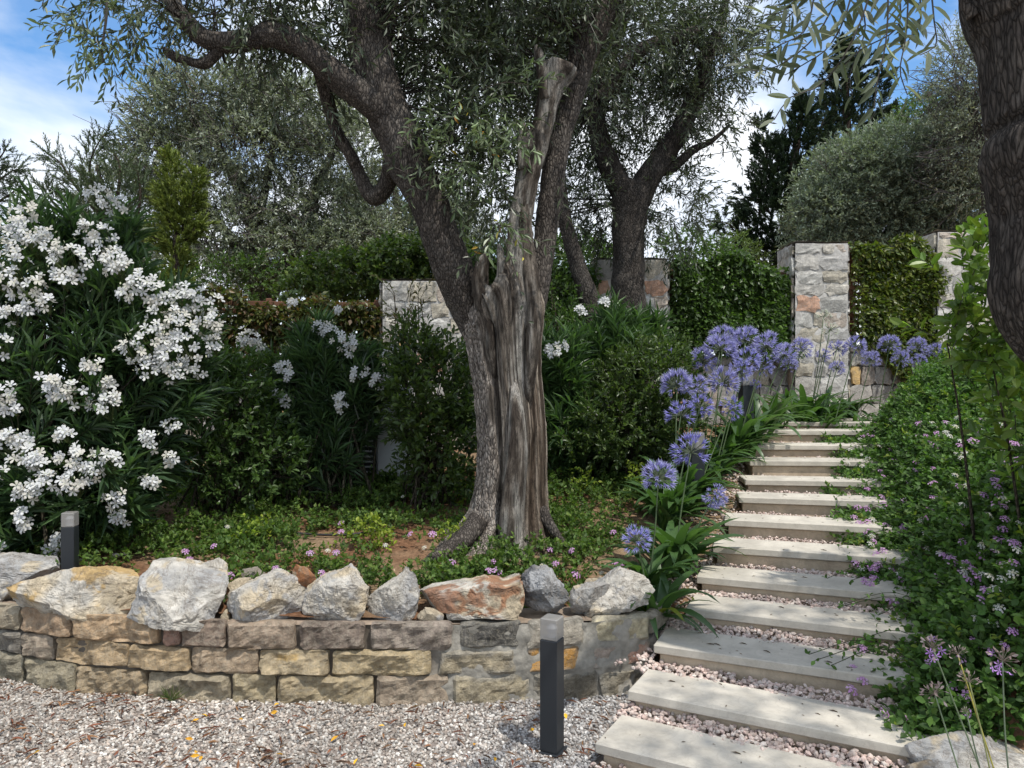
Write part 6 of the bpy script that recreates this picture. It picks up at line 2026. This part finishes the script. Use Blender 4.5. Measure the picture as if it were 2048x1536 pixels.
def sight_top(px, py, d0=2.7, d1=9.5, lift=0.06):
    dd = np.arange(d0, d1, 0.03)
    X = (px - 1024) * dd / F
    Zs = EYE - (py - 768) * dd / F
    T_ = bank_top(X, dd)
    _, s = path_coords(X, dd)
    k = np.where((Zs < T_) & (s > HALF - 0.45))[0]
    if len(k) == 0:
        return None
    return np.array([X[k[0]], dd[k[0]], Zs[k[0]] + lift])


lbb = BASE[lb.name]
for (px, py, w_) in FL:
    q = sight_top(px, py)
    if q is None:
        continue
    me = LHW[rng.integers(0, 2)] if w_ else LHP[rng.integers(0, 3)]
    ob = link('flower_head', me, None, lb, None, tuple(q - lbb), orient(nrm(np.array([rng.normal(0, 0.3), -0.6, 0.9])), rng.uniform(0, 6)))
    s_ = (0.026 if not w_ else 0.022) * rng.uniform(0.8, 1.15)
    ob.scale = (s_, s_, s_)

# low lantana on the soil of the left bed
lg = thing('lantana_carpet', 'low patchy green lantana carpet with small mauve flowers around the big trunk', 'lantana', (-1.0, 5.2, float(H(np.array([-1.0]), np.array([5.2]))[0])))
n = 23000
x = rng.uniform(-3.6, 1.9, n)
y = rng.uniform(4.3, 8.2, n)
hp_, s_ = path_coords(x, y)
dens = 0.62 + 0.75 * fbm(np.stack([x * 1.5, y * 1.5, 0 * x], -1), 3, 91)
dens = dens * sstep(0.12, 0.42, y - wall_y(np.minimum(x, XR)) - 0.12 * vnoise(np.stack([x * 2.3, 0 * x, 0 * x], -1), 4)) * sstep(0.45, 0.8, -s_ - HALF + 0.3 * vnoise(np.stack([x * 3, y * 3, 0 * x], -1), 8))
pxx = 1024 + x * F / y
bare = 1.7 * np.exp(-((pxx - 1210) / 100) ** 2 - ((y - 6.3) / 0.55) ** 2) + np.exp(-((pxx - 820) / 60) ** 2 - ((y - 5.5) / 0.25) ** 2) + 1.0 * np.exp(-((pxx - 640) / 70) ** 2 - ((y - 5.05) / 0.16) ** 2) + 1.2 * np.exp(-((pxx - 220) / 110) ** 2 - ((y - 4.75) / 0.25) ** 2)
ok = rng.random(n) < dens * (1 - 0.6 * np.clip(bare, 0, 1))
ok &= ~((np.abs(x - tb[0]) < 0.28) & (np.abs(y - 5.5) < 0.25))
x, y = x[ok], y[ok]
n = len(x)
g_ = H(x, y)
hgt = 0.05 + 0.085 * sstep(-0.3, 0.6, fbm(np.stack([x * 2.5, y * 2.5, 0 * x], -1), 3, 33)) + 0.05 * sstep(6, 7.3, y)
zz = g_ + hgt * rng.random(n) ** 0.6 - 0.01
D = nrm(np.array([0, -0.2, 0.8]) + rng.normal(size=(n, 3)) * 0.5)
mb = MB()
shoots(mb, np.stack([x, y, zz], 1), D, rng.uniform(0.06, 0.13, n), 9, 0.034, 0.022, [(0.065, 0.12, 0.025), (0.09, 0.155, 0.032), (0.05, 0.095, 0.022), (0.125, 0.18, 0.036)], 1.0, 0.2, LEAF_OVATE, stem_r=0.0014, stem=(0.06, 0.07, 0.03), var=0.4, upb=1.2)
for (px, py, hgt_, nn) in ((745, 1010, 0.16, 26), (770, 1040, 0.10, 14), (510, 1065, 0.13, 22), (905, 1015, 0.12, 14), (930, 985, 0.12, 12), (700, 1030, 0.1, 12), (1270, 940, 0.22, 24), (1160, 930, 0.18, 20), (520, 1075, 0.09, 14)):
    d = 5.3 if py > 1000 else 6.5
    q = at(px, py, d)
    gz = float(H(q[0:1], q[1:2])[0])
    P_ = q + rng.normal(0, 0.05, (nn, 3)) * np.array([1, 1, 0])
    P_[:, 2] = gz + hgt_ * rng.random(nn) * 1.3
    shoots(mb, P_, nrm(rng.normal(size=(nn, 3)) * 0.6 + np.array([0, 0, 1.0])), 0.10, 8, 0.033, 0.021, [(0.20, 0.27, 0.03), (0.25, 0.30, 0.04), (0.14, 0.21, 0.03)], 1.0, 0.2, LEAF_MID, stem_r=0.0014, upb=1.0)
mb.build('foliage', M['soft_leaf'], lg, False, 'stuff')
lgb = BASE[lg.name]
for (px, py, big) in ((371, 1103, 1), (379, 1119, 1), (427, 1092, 1), (295, 1013, 0), (551, 1137, 1), (644, 1146, 1), (461, 1150, 1), (682, 1046, 1), (682, 1063, 1), (620, 1106, 1), (656, 1101, 0), (672, 1105, 1), (771, 1090, 0), (820, 1068, 1), (865, 1068, 2), (891, 1063, 1), (848, 1095, 0), (904, 1124, 1), (985, 1124, 1), (978, 1141, 1), (995, 1142, 2), (1101, 1099, 1), (1143, 1101, 1), (1111, 1127, 1), (1152, 1149, 2), (1226, 1064, 1), (1231, 1127, 1), (1243, 1132, 1), (1203, 1146, 0), (805, 993, 0), (545, 1055, 0), (455, 1053, 0), (1085, 1130, 0)):
    dd = np.arange(4.3, 8, 0.02)
    Xs = (px - 1024) * dd / F
    Zs = EYE - (py - 768) * dd / F
    T_ = H(Xs, dd) + 0.13
    k = np.where((Zs < T_) & (dd > wall_y(np.minimum(Xs, XR)) + 0.2))[0]
    if len(k) == 0:
        continue
    q = np.array([Xs[k[0]], dd[k[0]], Zs[k[0]]])
    me = LHP[rng.integers(0, 3)] if big else LHW[rng.integers(0, 2)]
    ob = link('flower_head', me, None, lg, None, tuple(q - lgb), orient(nrm(np.array([rng.normal(0, 0.3), -0.6, 0.9])), rng.uniform(0, 6)))
    s_ = (0.016, 0.022, 0.028)[big]
    ob.scale = (s_, s_, s_)

# straw, bark chips and little stones on the bare soil
n = 5200
x = rng.uniform(-3.4, 1.9, n)
y = rng.uniform(4.2, 7.6, n)
hp_, s_ = path_coords(x, y)
ok = (y > wall_y(np.minimum(x, XR)) + 0.1) & (s_ < -HALF + 0.02) & (rng.random(n) < 0.35 + 0.65 * sstep(-0.6, 0.9, x))
x, y = x[ok], y[ok]
n = len(x)
a = rng.uniform(0, 6.28, n)
mb = MB()
leaves(mb, np.stack([x, y, H(x, y) + 0.006], 1), nrm(np.stack([np.cos(a), np.sin(a), rng.normal(0, 0.2, n)], 1)), nrm(np.array([0, 0, 1.0]) + 0.5 * rng.normal(size=(n, 3))), rng.uniform(0.015, 0.055, n), rng.uniform(0.003, 0.008, n),
       rcol(n, [(0.38, 0.27, 0.15), (0.30, 0.17, 0.09), (0.48, 0.38, 0.25), (0.22, 0.12, 0.07)], 0.35), LEAF_MID)
mb.build('mulch', M['chip'], None, False, 'stuff')

# little grass weed at the foot of the wall
wp = at(345, 1396, 4.02)
wd = thing('grass_weed', 'tiny grass tuft growing at the foot of the wall', 'weed', (wp[0], wp[1], -0.005))
k = 34
aa = rng.uniform(0, 6.28, k)
mb = MB()
leaves(mb, np.tile(wp * np.array([1, 1, 0]), (k, 1)) + rng.normal(0, 0.012, (k, 3)) * np.array([1, 0.4, 0]), nrm(np.stack([np.cos(aa) * 0.8, np.sin(aa) * 0.4 - 0.25, rng.uniform(0.5, 1.3, k)], 1)), nrm(rng.normal(size=(k, 3)) + np.array([0, -1, 0.4])), rng.uniform(0.05, 0.11, k), np.full(k, 0.0022), rcol(k, [(0.10, 0.14, 0.05), (0.16, 0.18, 0.08)], 0.3), LEAF_LONG)
mb.build('blades', M['soft_leaf'], wd, False, 'stuff')

# ------------------------------------------------------------------ agapanthus
def aga_head(seed, nfl, colA, colB, open_=1.0, up=0.25):
    """globe of trumpet flowers, radius 1"""
    r = np.random.default_rng(seed)
    mb = MB()
    d = nrm(r.normal(size=(nfl * 2, 3)) + np.array([0, 0, up]))
    d = d[d[:, 2] > -0.62][:nfl]
    n = len(d)
    L = r.uniform(0.50, 0.66, n)
    prisms(mb, np.zeros((n, 3)), d * L[:, None], 0.014, 0.012, (0.16, 0.19, 0.13))
    for k in range(n):
        a = d[k] * L[k]
        h = np.cross(d[k], r.normal(size=3))
        h /= np.linalg.norm(h)
        w = np.cross(d[k], h)
        # trumpet: narrow tube then six flaring petals
        V, Cc = [a], [np.array(colA) * 0.7]
        for j in range(6):
            t = 2 * math.pi * j / 6
            o_ = math.cos(t) * h + math.sin(t) * w
            t2 = t + math.pi / 6
            o2 = math.cos(t2) * h + math.sin(t2) * w
            fl_ = r.uniform(0.12, 0.20) * open_
            V += [a + d[k] * 0.17 + o2 * 0.055, a + d[k] * (0.36 + r.normal(0, 0.02)) + o_ * fl_]
            cc = np.array(colA) * r.uniform(0.85, 1.15)
            Cc += [cc, np.array(colB) * r.uniform(0.85, 1.1)]
        Fc = []
        for j in range(6):
            Fc += [(0, 1 + 2 * ((j - 1) % 6), 1 + 2 * j), (1 + 2 * ((j - 1) % 6), 2 + 2 * j, 1 + 2 * j)]
        mb.add(np.array(V), np.array(Fc), np.array(Cc))
    V, Fc, c = mb.get()
    me = make_mesh('flower_head', V, Fc, c, False)
    me.materials.append(M['petal'])
    return me


BLU_A, BLU_B = (0.32, 0.31, 0.62), (0.55, 0.55, 0.80)
AGH = [aga_head(k, 64, BLU_A, BLU_B) for k in range(3)]
AGL = [aga_head(10 + k, 38, (0.25, 0.24, 0.60), (0.46, 0.46, 0.80)) for k in range(2)]
AGP = [aga_head(20, 54, (0.30, 0.30, 0.66), (0.56, 0.56, 0.86))]
AGW = [aga_head(30 + k, 34, (0.62, 0.64, 0.50), (0.78, 0.79, 0.74), 0.9) for k in range(2)]

# strap leaf meshes shared by all plants (unit length, arching towards +x)
def strap(seed, arch):
    r = np.random.default_rng(seed)
    t = np.linspace(0, 1, 8)
    el = 1.35 - arch * t * 1.35
    dx, dz = np.cos(el), np.sin(el)
    X = np.concatenate([[0], np.cumsum((dx[1:] + dx[:-1]) / 2)]) / 7
    Zz = np.concatenate([[0], np.cumsum((dz[1:] + dz[:-1]) / 2)]) / 7
    Yb = 0.06 * r.normal() * t ** 2
    w = 0.037 * np.minimum(1, 1.5 * (1 - t) ** 0.55) * (0.75 + 0.5 * np.minimum(t * 3, 1))
    V, Fc = [], []
    for k in range(8):
        V += [(X[k], Yb[k] + w[k], Zz[k] + 0.3 * w[k]), (X[k], Yb[k], Zz[k]), (X[k], Yb[k] - w[k], Zz[k] + 0.3 * w[k])]
    for k in range(7):
        a = 3 * k
        Fc += [(a, a + 1, a + 4), (a, a + 4, a + 3), (a + 1, a + 2, a + 5), (a + 1, a + 5, a + 4)]
    V = np.array(V)
    tc = np.repeat(t, 3)[:, None]
    base = np.array([(0.055, 0.11, 0.034), (0.07, 0.135, 0.042), (0.045, 0.092, 0.030)][seed % 3])
    c = base * (1.15 - 0.15 * tc)
    me = make_mesh('leaf', V, np.array(Fc), c, True)
    me.materials.append(M['gloss_leaf'])
    return me


STR = [strap(k, a) for k, a in enumerate((0.9, 1.15, 1.4, 1.6, 1.2, 1.0))]
STY = []
me = strap(6, 1.5)
me2 = me.copy()
a_ = me2.attributes['Col']
buf = np.zeros(len(me2.vertices) * 4, np.float32)
a_.data.foreach_get('color', buf)
buf = buf.reshape(-1, 4) * np.array([2.9, 1.7, 0.7, 1.0])
a_.data.foreach_set('color', np.ascontiguousarray(buf, dtype=np.float32).ravel())


def agapanthus(label, head, d, base, kind, nleaf=12, ll=0.42, group='violet agapanthus beside the steps', face=None, yellow=0, extra=()):
    """head: (px, py, r px) at distance d; base: plan point (x, y)"""
    bx, by = base[0] - (0.17 if 5.5 < base[1] < 7.7 else 0.07), base[1]
    bz = float(H(np.array([bx]), np.array([by]))[0])
    b_ = np.array([bx, by, bz])
    t_ = thing('agapanthus', label, 'agapanthus', b_, group)
    for (hx, hy, hr), dd in [(head, d)] + list(extra):
        hp = at(hx, hy, dd)
        R = hr * dd / F
        S = spline([b_ + np.append(rng.normal(0, 0.02, 2), 0), b_ * 0.5 + hp * 0.5 + np.array([rng.normal(0, 0.015), 0, 0.02]), hp], 10)
        V, Ft = tube(S, np.linspace(0.0062, 0.0048, 10), 7)
        build('flower_stalk', V, Ft, M['stalk'], t_, (0.07, 0.105, 0.045), True)
        me = {'b': AGH, 'l': AGL, 'p': AGP, 'w': AGW}[kind]
        ob = link('flower_head', me[rng.integers(0, len(me))], None, t_, None, tuple(hp - b_), None)
        ax = nrm(S[-1] - S[-2])
        ob.rotation_euler = orient(nrm(ax + rng.normal(0, 0.12, 3) if face is None else np.array(face)), rng.uniform(0, 6))
        ob.scale = (R * 1.2,) * 3
    for k in range(nleaf):
        L = ll * rng.uniform(0.65, 1.15)
        me = STR[rng.integers(0, len(STR))] if k >= yellow else me2
        ob = link('leaf', me, None, t_, None, (rng.normal(0, 0.025), rng.normal(0, 0.025), 0.0), (rng.normal(0, 0.12), rng.normal(0, 0.15), k * 2.399 + rng.normal(0, 0.3)))
        ob.scale = (L, L * 1.25, L)
    return t_


def gp(px, py, d):
    p = at(px, py, d)
    return (p[0], p[1])


agapanthus('agapanthus with a pale head low over the right-end boulder', (1274, 1081, 29), 4.32, gp(1330, 1230, 4.42), 'p', 34, 0.52, yellow=3)
agapanthus('agapanthus with a round head left of the pale-headed bollard', (1317, 955, 34), 4.75, gp(1325, 1175, 4.75), 'b', 28, 0.48)
agapanthus('agapanthus with a loose head crossing the pale-headed bollard', (1382, 905, 38), 5.15, gp(1366, 1120, 5.05), 'l', 34, 0.54)
agapanthus('agapanthus leaning right with a flattened head beside the bollard post', (1430, 992, 24), 5.15, gp(1385, 1110, 5.1), 'b', 30, 0.56, face=(0.35, -0.5, -0.6))
agapanthus('agapanthus with a ragged head just above the pale-headed bollard, left one of two', (1362, 830, 30), 5.9, gp(1376, 1010, 5.75), 'l', 26, 0.56)
agapanthus('agapanthus with a ragged head just above the pale-headed bollard, right one of two', (1400, 815, 26), 6.0, gp(1388, 1000, 5.85), 'l', 24, 0.56)
agapanthus('agapanthus with a sparse pale head drooping toward the steps', (1461, 816, 24), 6.3, gp(1425, 950, 6.1), 'l', 30, 0.54)
agapanthus('agapanthus with the leftmost broad head, in front of the green shrub', (1354, 772, 32), 6.3, gp(1392, 975, 6.0), 'b', 22, 0.58)
agapanthus('agapanthus head tucked right of the leftmost broad head', (1390, 777, 26), 6.4, gp(1400, 960, 6.2), 'b', 22, 0.58)
agapanthus('agapanthus with a perfect round head left of the black bollard', (1447, 765, 30), 6.5, gp(1432, 935, 6.3), 'b', 24, 0.54)
agapanthus('agapanthus with the left edge head of the thick cluster', (1404, 724, 28), 7.0, gp(1430, 905, 6.8), 'b', 20, 0.58)
agapanthus('agapanthus with a bright head low in the left of the thick cluster', (1440, 700, 32), 6.9, gp(1440, 900, 6.75), 'b', 20, 0.58)
agapanthus('agapanthus with the topmost head on the left of the thick cluster', (1446, 681, 28), 7.3, gp(1462, 880, 7.0), 'b', 20, 0.58)
agapanthus('agapanthus with the topmost head in the middle of the thick cluster', (1491, 683, 29), 7.2, gp(1478, 880, 7.0), 'b', 20, 0.58)
agapanthus('agapanthus with a pale head above the black bollard', (1494, 722, 27), 6.9, gp(1470, 890, 6.7), 'p', 12, 0.5)
agapanthus('agapanthus with the lowest pale head touching the black bollard', (1480, 742, 24), 6.8, gp(1462, 905, 6.6), 'p', 10, 0.5)
agapanthus('agapanthus with a tall head on the right of the thick cluster', (1533, 695, 30), 7.4, gp(1500, 860, 7.2), 'b', 24, 0.54)
agapanthus('agapanthus with a head hanging lower right in the thick cluster', (1568, 712, 24), 7.6, gp(1520, 850, 7.4), 'b', 24, 0.54)
agapanthus('agapanthus with the rightmost small head of the thick cluster', (1578, 730, 17), 7.7, gp(1535, 850, 7.6), 'b', 22, 0.58)
agapanthus('agapanthus with a half-hidden head right of the black bollard', (1527, 735, 20), 7.5, gp(1508, 860, 7.3), 'p', 12, 0.46)
agapanthus('agapanthus with a tiny low head right of the black bollard', (1511, 770, 11), 7.4, gp(1512, 855, 7.45), 'l', 10, 0.42)
agapanthus('lone small agapanthus head by the oleander leaves, left of the cluster', (1337, 708, 14), 8.0, gp(1345, 850, 8.0), 'b', 8, 0.4)
GR = 'violet agapanthus in front of the wall on the right'
agapanthus('agapanthus with a tall oval head against the left edge of the tall pillar', (1603, 697, 22), 8.4, gp(1570, 830, 8.2), 'b', 14, 0.5, GR)
agapanthus('agapanthus with a faint head in front of the pillar behind white stalks', (1646, 712, 14), 9.4, gp(1630, 812, 9.3), 'b', 10, 0.45, GR)
agapanthus('agapanthus with a small round head near the right edge of the pillar', (1674, 698, 17), 8.8, gp(1650, 820, 8.6), 'b', 12, 0.48, GR)
agapanthus('agapanthus with the lowest small head in front of the pillar', (1674, 737, 15), 8.6, gp(1655, 822, 8.5), 'b', 12, 0.45, GR)
agapanthus('agapanthus with a large head at the right corner of the pillar', (1711, 694, 21), 8.7, gp(1672, 822, 8.5), 'b', 12, 0.5, GR)
agapanthus('agapanthus with a low round head right of the pillar', (1742, 720, 18), 8.9, gp(1715, 815, 8.8), 'b', 10, 0.45, GR)
agapanthus('agapanthus with a large head below the sunlit creeper', (1779, 692, 21), 9.0, gp(1768, 800, 9.0), 'b', 10, 0.48, GR)
agapanthus('agapanthus with a head hanging below the large one under the creeper', (1801, 718, 17), 9.0, gp(1775, 800, 8.9), 'b', 10, 0.45, GR)
agapanthus('agapanthus with a flat-topped head above the far small bollard', (1835, 694, 19), 9.1, gp(1828, 800, 9.1), 'b', 10, 0.45, GR)
agapanthus('agapanthus with a flattened head directly on top of the far bollard', (1838, 724, 15), 8.9, gp(1834, 800, 8.9), 'b', 8, 0.42, GR)
agapanthus('agapanthus with a wide head right of the far small bollard', (1872, 704, 17), 9.2, gp(1868, 800, 9.2), 'b', 8, 0.42, GR)
agapanthus('agapanthus with a dome head left of the citrus shrub', (1921, 689, 18), 9.0, gp(1915, 790, 9.0), 'b', 8, 0.42, GR)
agapanthus('agapanthus with the rightmost head, half behind citrus leaves', (1950, 704, 17), 8.9, gp(1945, 790, 8.9), 'b', 8, 0.42, GR)
agapanthus('white agapanthus with the upper of two heads before the pillar', (1647, 634, 15), 9.0, gp(1628, 815, 8.9), 'w', 12, 0.5, 'white agapanthus before the pillar')
agapanthus('white agapanthus with the lower of two heads before the pillar', (1660, 660, 16), 8.9, gp(1632, 815, 8.8), 'w', 12, 0.5, 'white agapanthus before the pillar')
# leaf clumps without flowers along the head of the path
for k, (px, py, d, lab) in enumerate(((1538, 842, 8.1, 'flowerless agapanthus clump left of the crest of the steps'), (1600, 838, 8.7, 'flowerless agapanthus clump behind the first low slab'), (1660, 828, 9.2, 'flowerless agapanthus clump at the foot of the pillar'), (1700, 826, 9.4, 'flowerless agapanthus clump at the far end of the slabs'), (1500, 856, 7.6, 'flowerless agapanthus clump left of the topmost risers'), (1580, 835, 9.2, 'flowerless agapanthus clump in the shade before the dark creeper'), (1630, 832, 8.9, 'flowerless agapanthus clump between the low slabs and the pillar'), (1474, 875, 7.2, 'flowerless agapanthus clump at the foot of the black bollard'))):
    x_, y_ = gp(px, py, d)
    bz = float(H(np.array([x_]), np.array([y_]))[0])
    bz += 0.05
    t_ = thing('agapanthus', lab, 'agapanthus', (x_, y_, bz), 'agapanthus leaf clumps')
    for j in range(30):
        L = rng.uniform(0.40, 0.72)
        ob = link('leaf', STR[rng.integers(0, len(STR))], None, t_, None, (rng.normal(0, 0.05), rng.normal(0, 0.05), 0.0), (rng.normal(0, 0.12), rng.normal(0, 0.15), j * 2.399))
        ob.scale = (L, L * 1.25, L * 1.15)

# ------------------------------------------------------------------ society garlic gone to seed, bottom right
def dry_head(seed, live):
    r = np.random.default_rng(seed)
    mb = MB()
    n = 26
    d = nrm(r.normal(size=(n, 3)) + np.array([0, 0, 0.7]))
    prisms(mb, np.zeros((n, 3)), d * 0.7, 0.014, 0.010, (0.26, 0.22, 0.18))
    leaves(mb, d * 0.66, nrm(d + 0.5 * r.normal(size=(n, 3))), nrm(r.normal(size=(n, 3))), np.full(n, 0.42), np.full(n, 0.09), rcol(n, [(0.32, 0.25, 0.24), (0.42, 0.36, 0.34), (0.24, 0.18, 0.15)], 0.3, r), LEAF_MID)
    if live:
        m_ = 5
        c = nrm(r.normal(size=(m_, 3)) + np.array([0, -0.8, 0.0])) * 0.75
        for q in c:
            V, Fc, Cc = petal_flower(6, 0.34, 0.55, 0.1, 0, (0.48, 0.27, 0.66), (0.62, 0.45, 0.74), seed, 0.0)
            Rm = np.array(orient(nrm(q + np.array([0, -0.6, 0])), 0.3).to_matrix())
            mb.add(V @ Rm.T + q, Fc, Cc)
    V, Fc, c = mb.get()
    me = make_mesh('seed_head', V, Fc, c, False)
    me.materials.append(M['petal'])
    return me


DRY = [dry_head(1, False), dry_head(2, True)]
sgb = at(2010, 1640, 2.86)
sg = [('seed stalk topped by a mauve and grey head, leftmost tall one above the corner rock', (1866, 1297, 24), (2000, 1640), 1, 2.90, (0.14, 0.19, 0.11)),
      ('yellowing seed stalk with a small dry open head', (1915, 1308, 18), (2020, 1640), 0, 2.88, (0.36, 0.33, 0.07)),
      ('shorter seed stalk with a brown tangled head, left of the yellow stalk', (1870, 1388, 24), (1950, 1640), 0, 2.85, (0.15, 0.20, 0.12)),
      ('seed stalk with a straw-coloured head crossing the yellow stalk', (1938, 1362, 20), (2000, 1650), 0, 2.84, (0.22, 0.24, 0.10)),
      ('upright seed stalk with a grey head at the right, mauve flowers beside it', (2005, 1322, 26), (2028, 1640), 1, 2.83, (0.13, 0.17, 0.11)),
      ('low seed stalk with one mauve flower head near the rock', (1933, 1425, 10), (1990, 1640), 1, 2.86, (0.15, 0.20, 0.12))]
for (lab, (hx, hy, hr), (bx, by), li, d, colr) in sg:
    hp = at(hx, hy, d)
    bp = at(bx, by, d - 0.04)
    t_ = thing('garlic_flower', lab, 'flower stalk', bp, 'dry flower stalks above the corner rock')
    S = spline([bp, bp * 0.5 + hp * 0.5 + np.array([rng.normal(0, 0.006), 0, 0.006]), hp], 10)
    V, Ft = tube(S, np.linspace(0.0032, 0.0024, 10), 6)
    build('flower_stalk', V, Ft, M['stalk'], t_, colr, True)
    ob = link('seed_head', DRY[li], None, t_, None, tuple(hp - bp), orient(nrm(hp - bp), rng.uniform(0, 6)))
    ob.scale = (hr * d / F * 1.15,) * 3
    for j in range(3):
        L = rng.uniform(0.10, 0.22)
        ob = link('leaf', STR[rng.integers(0, 3)], None, t_, None, (rng.normal(0, 0.01), 0, 0), (rng.normal(0, 0.1), -0.2, rng.uniform(0, 6.28)))
        ob.scale = (L, L * 0.5, L)
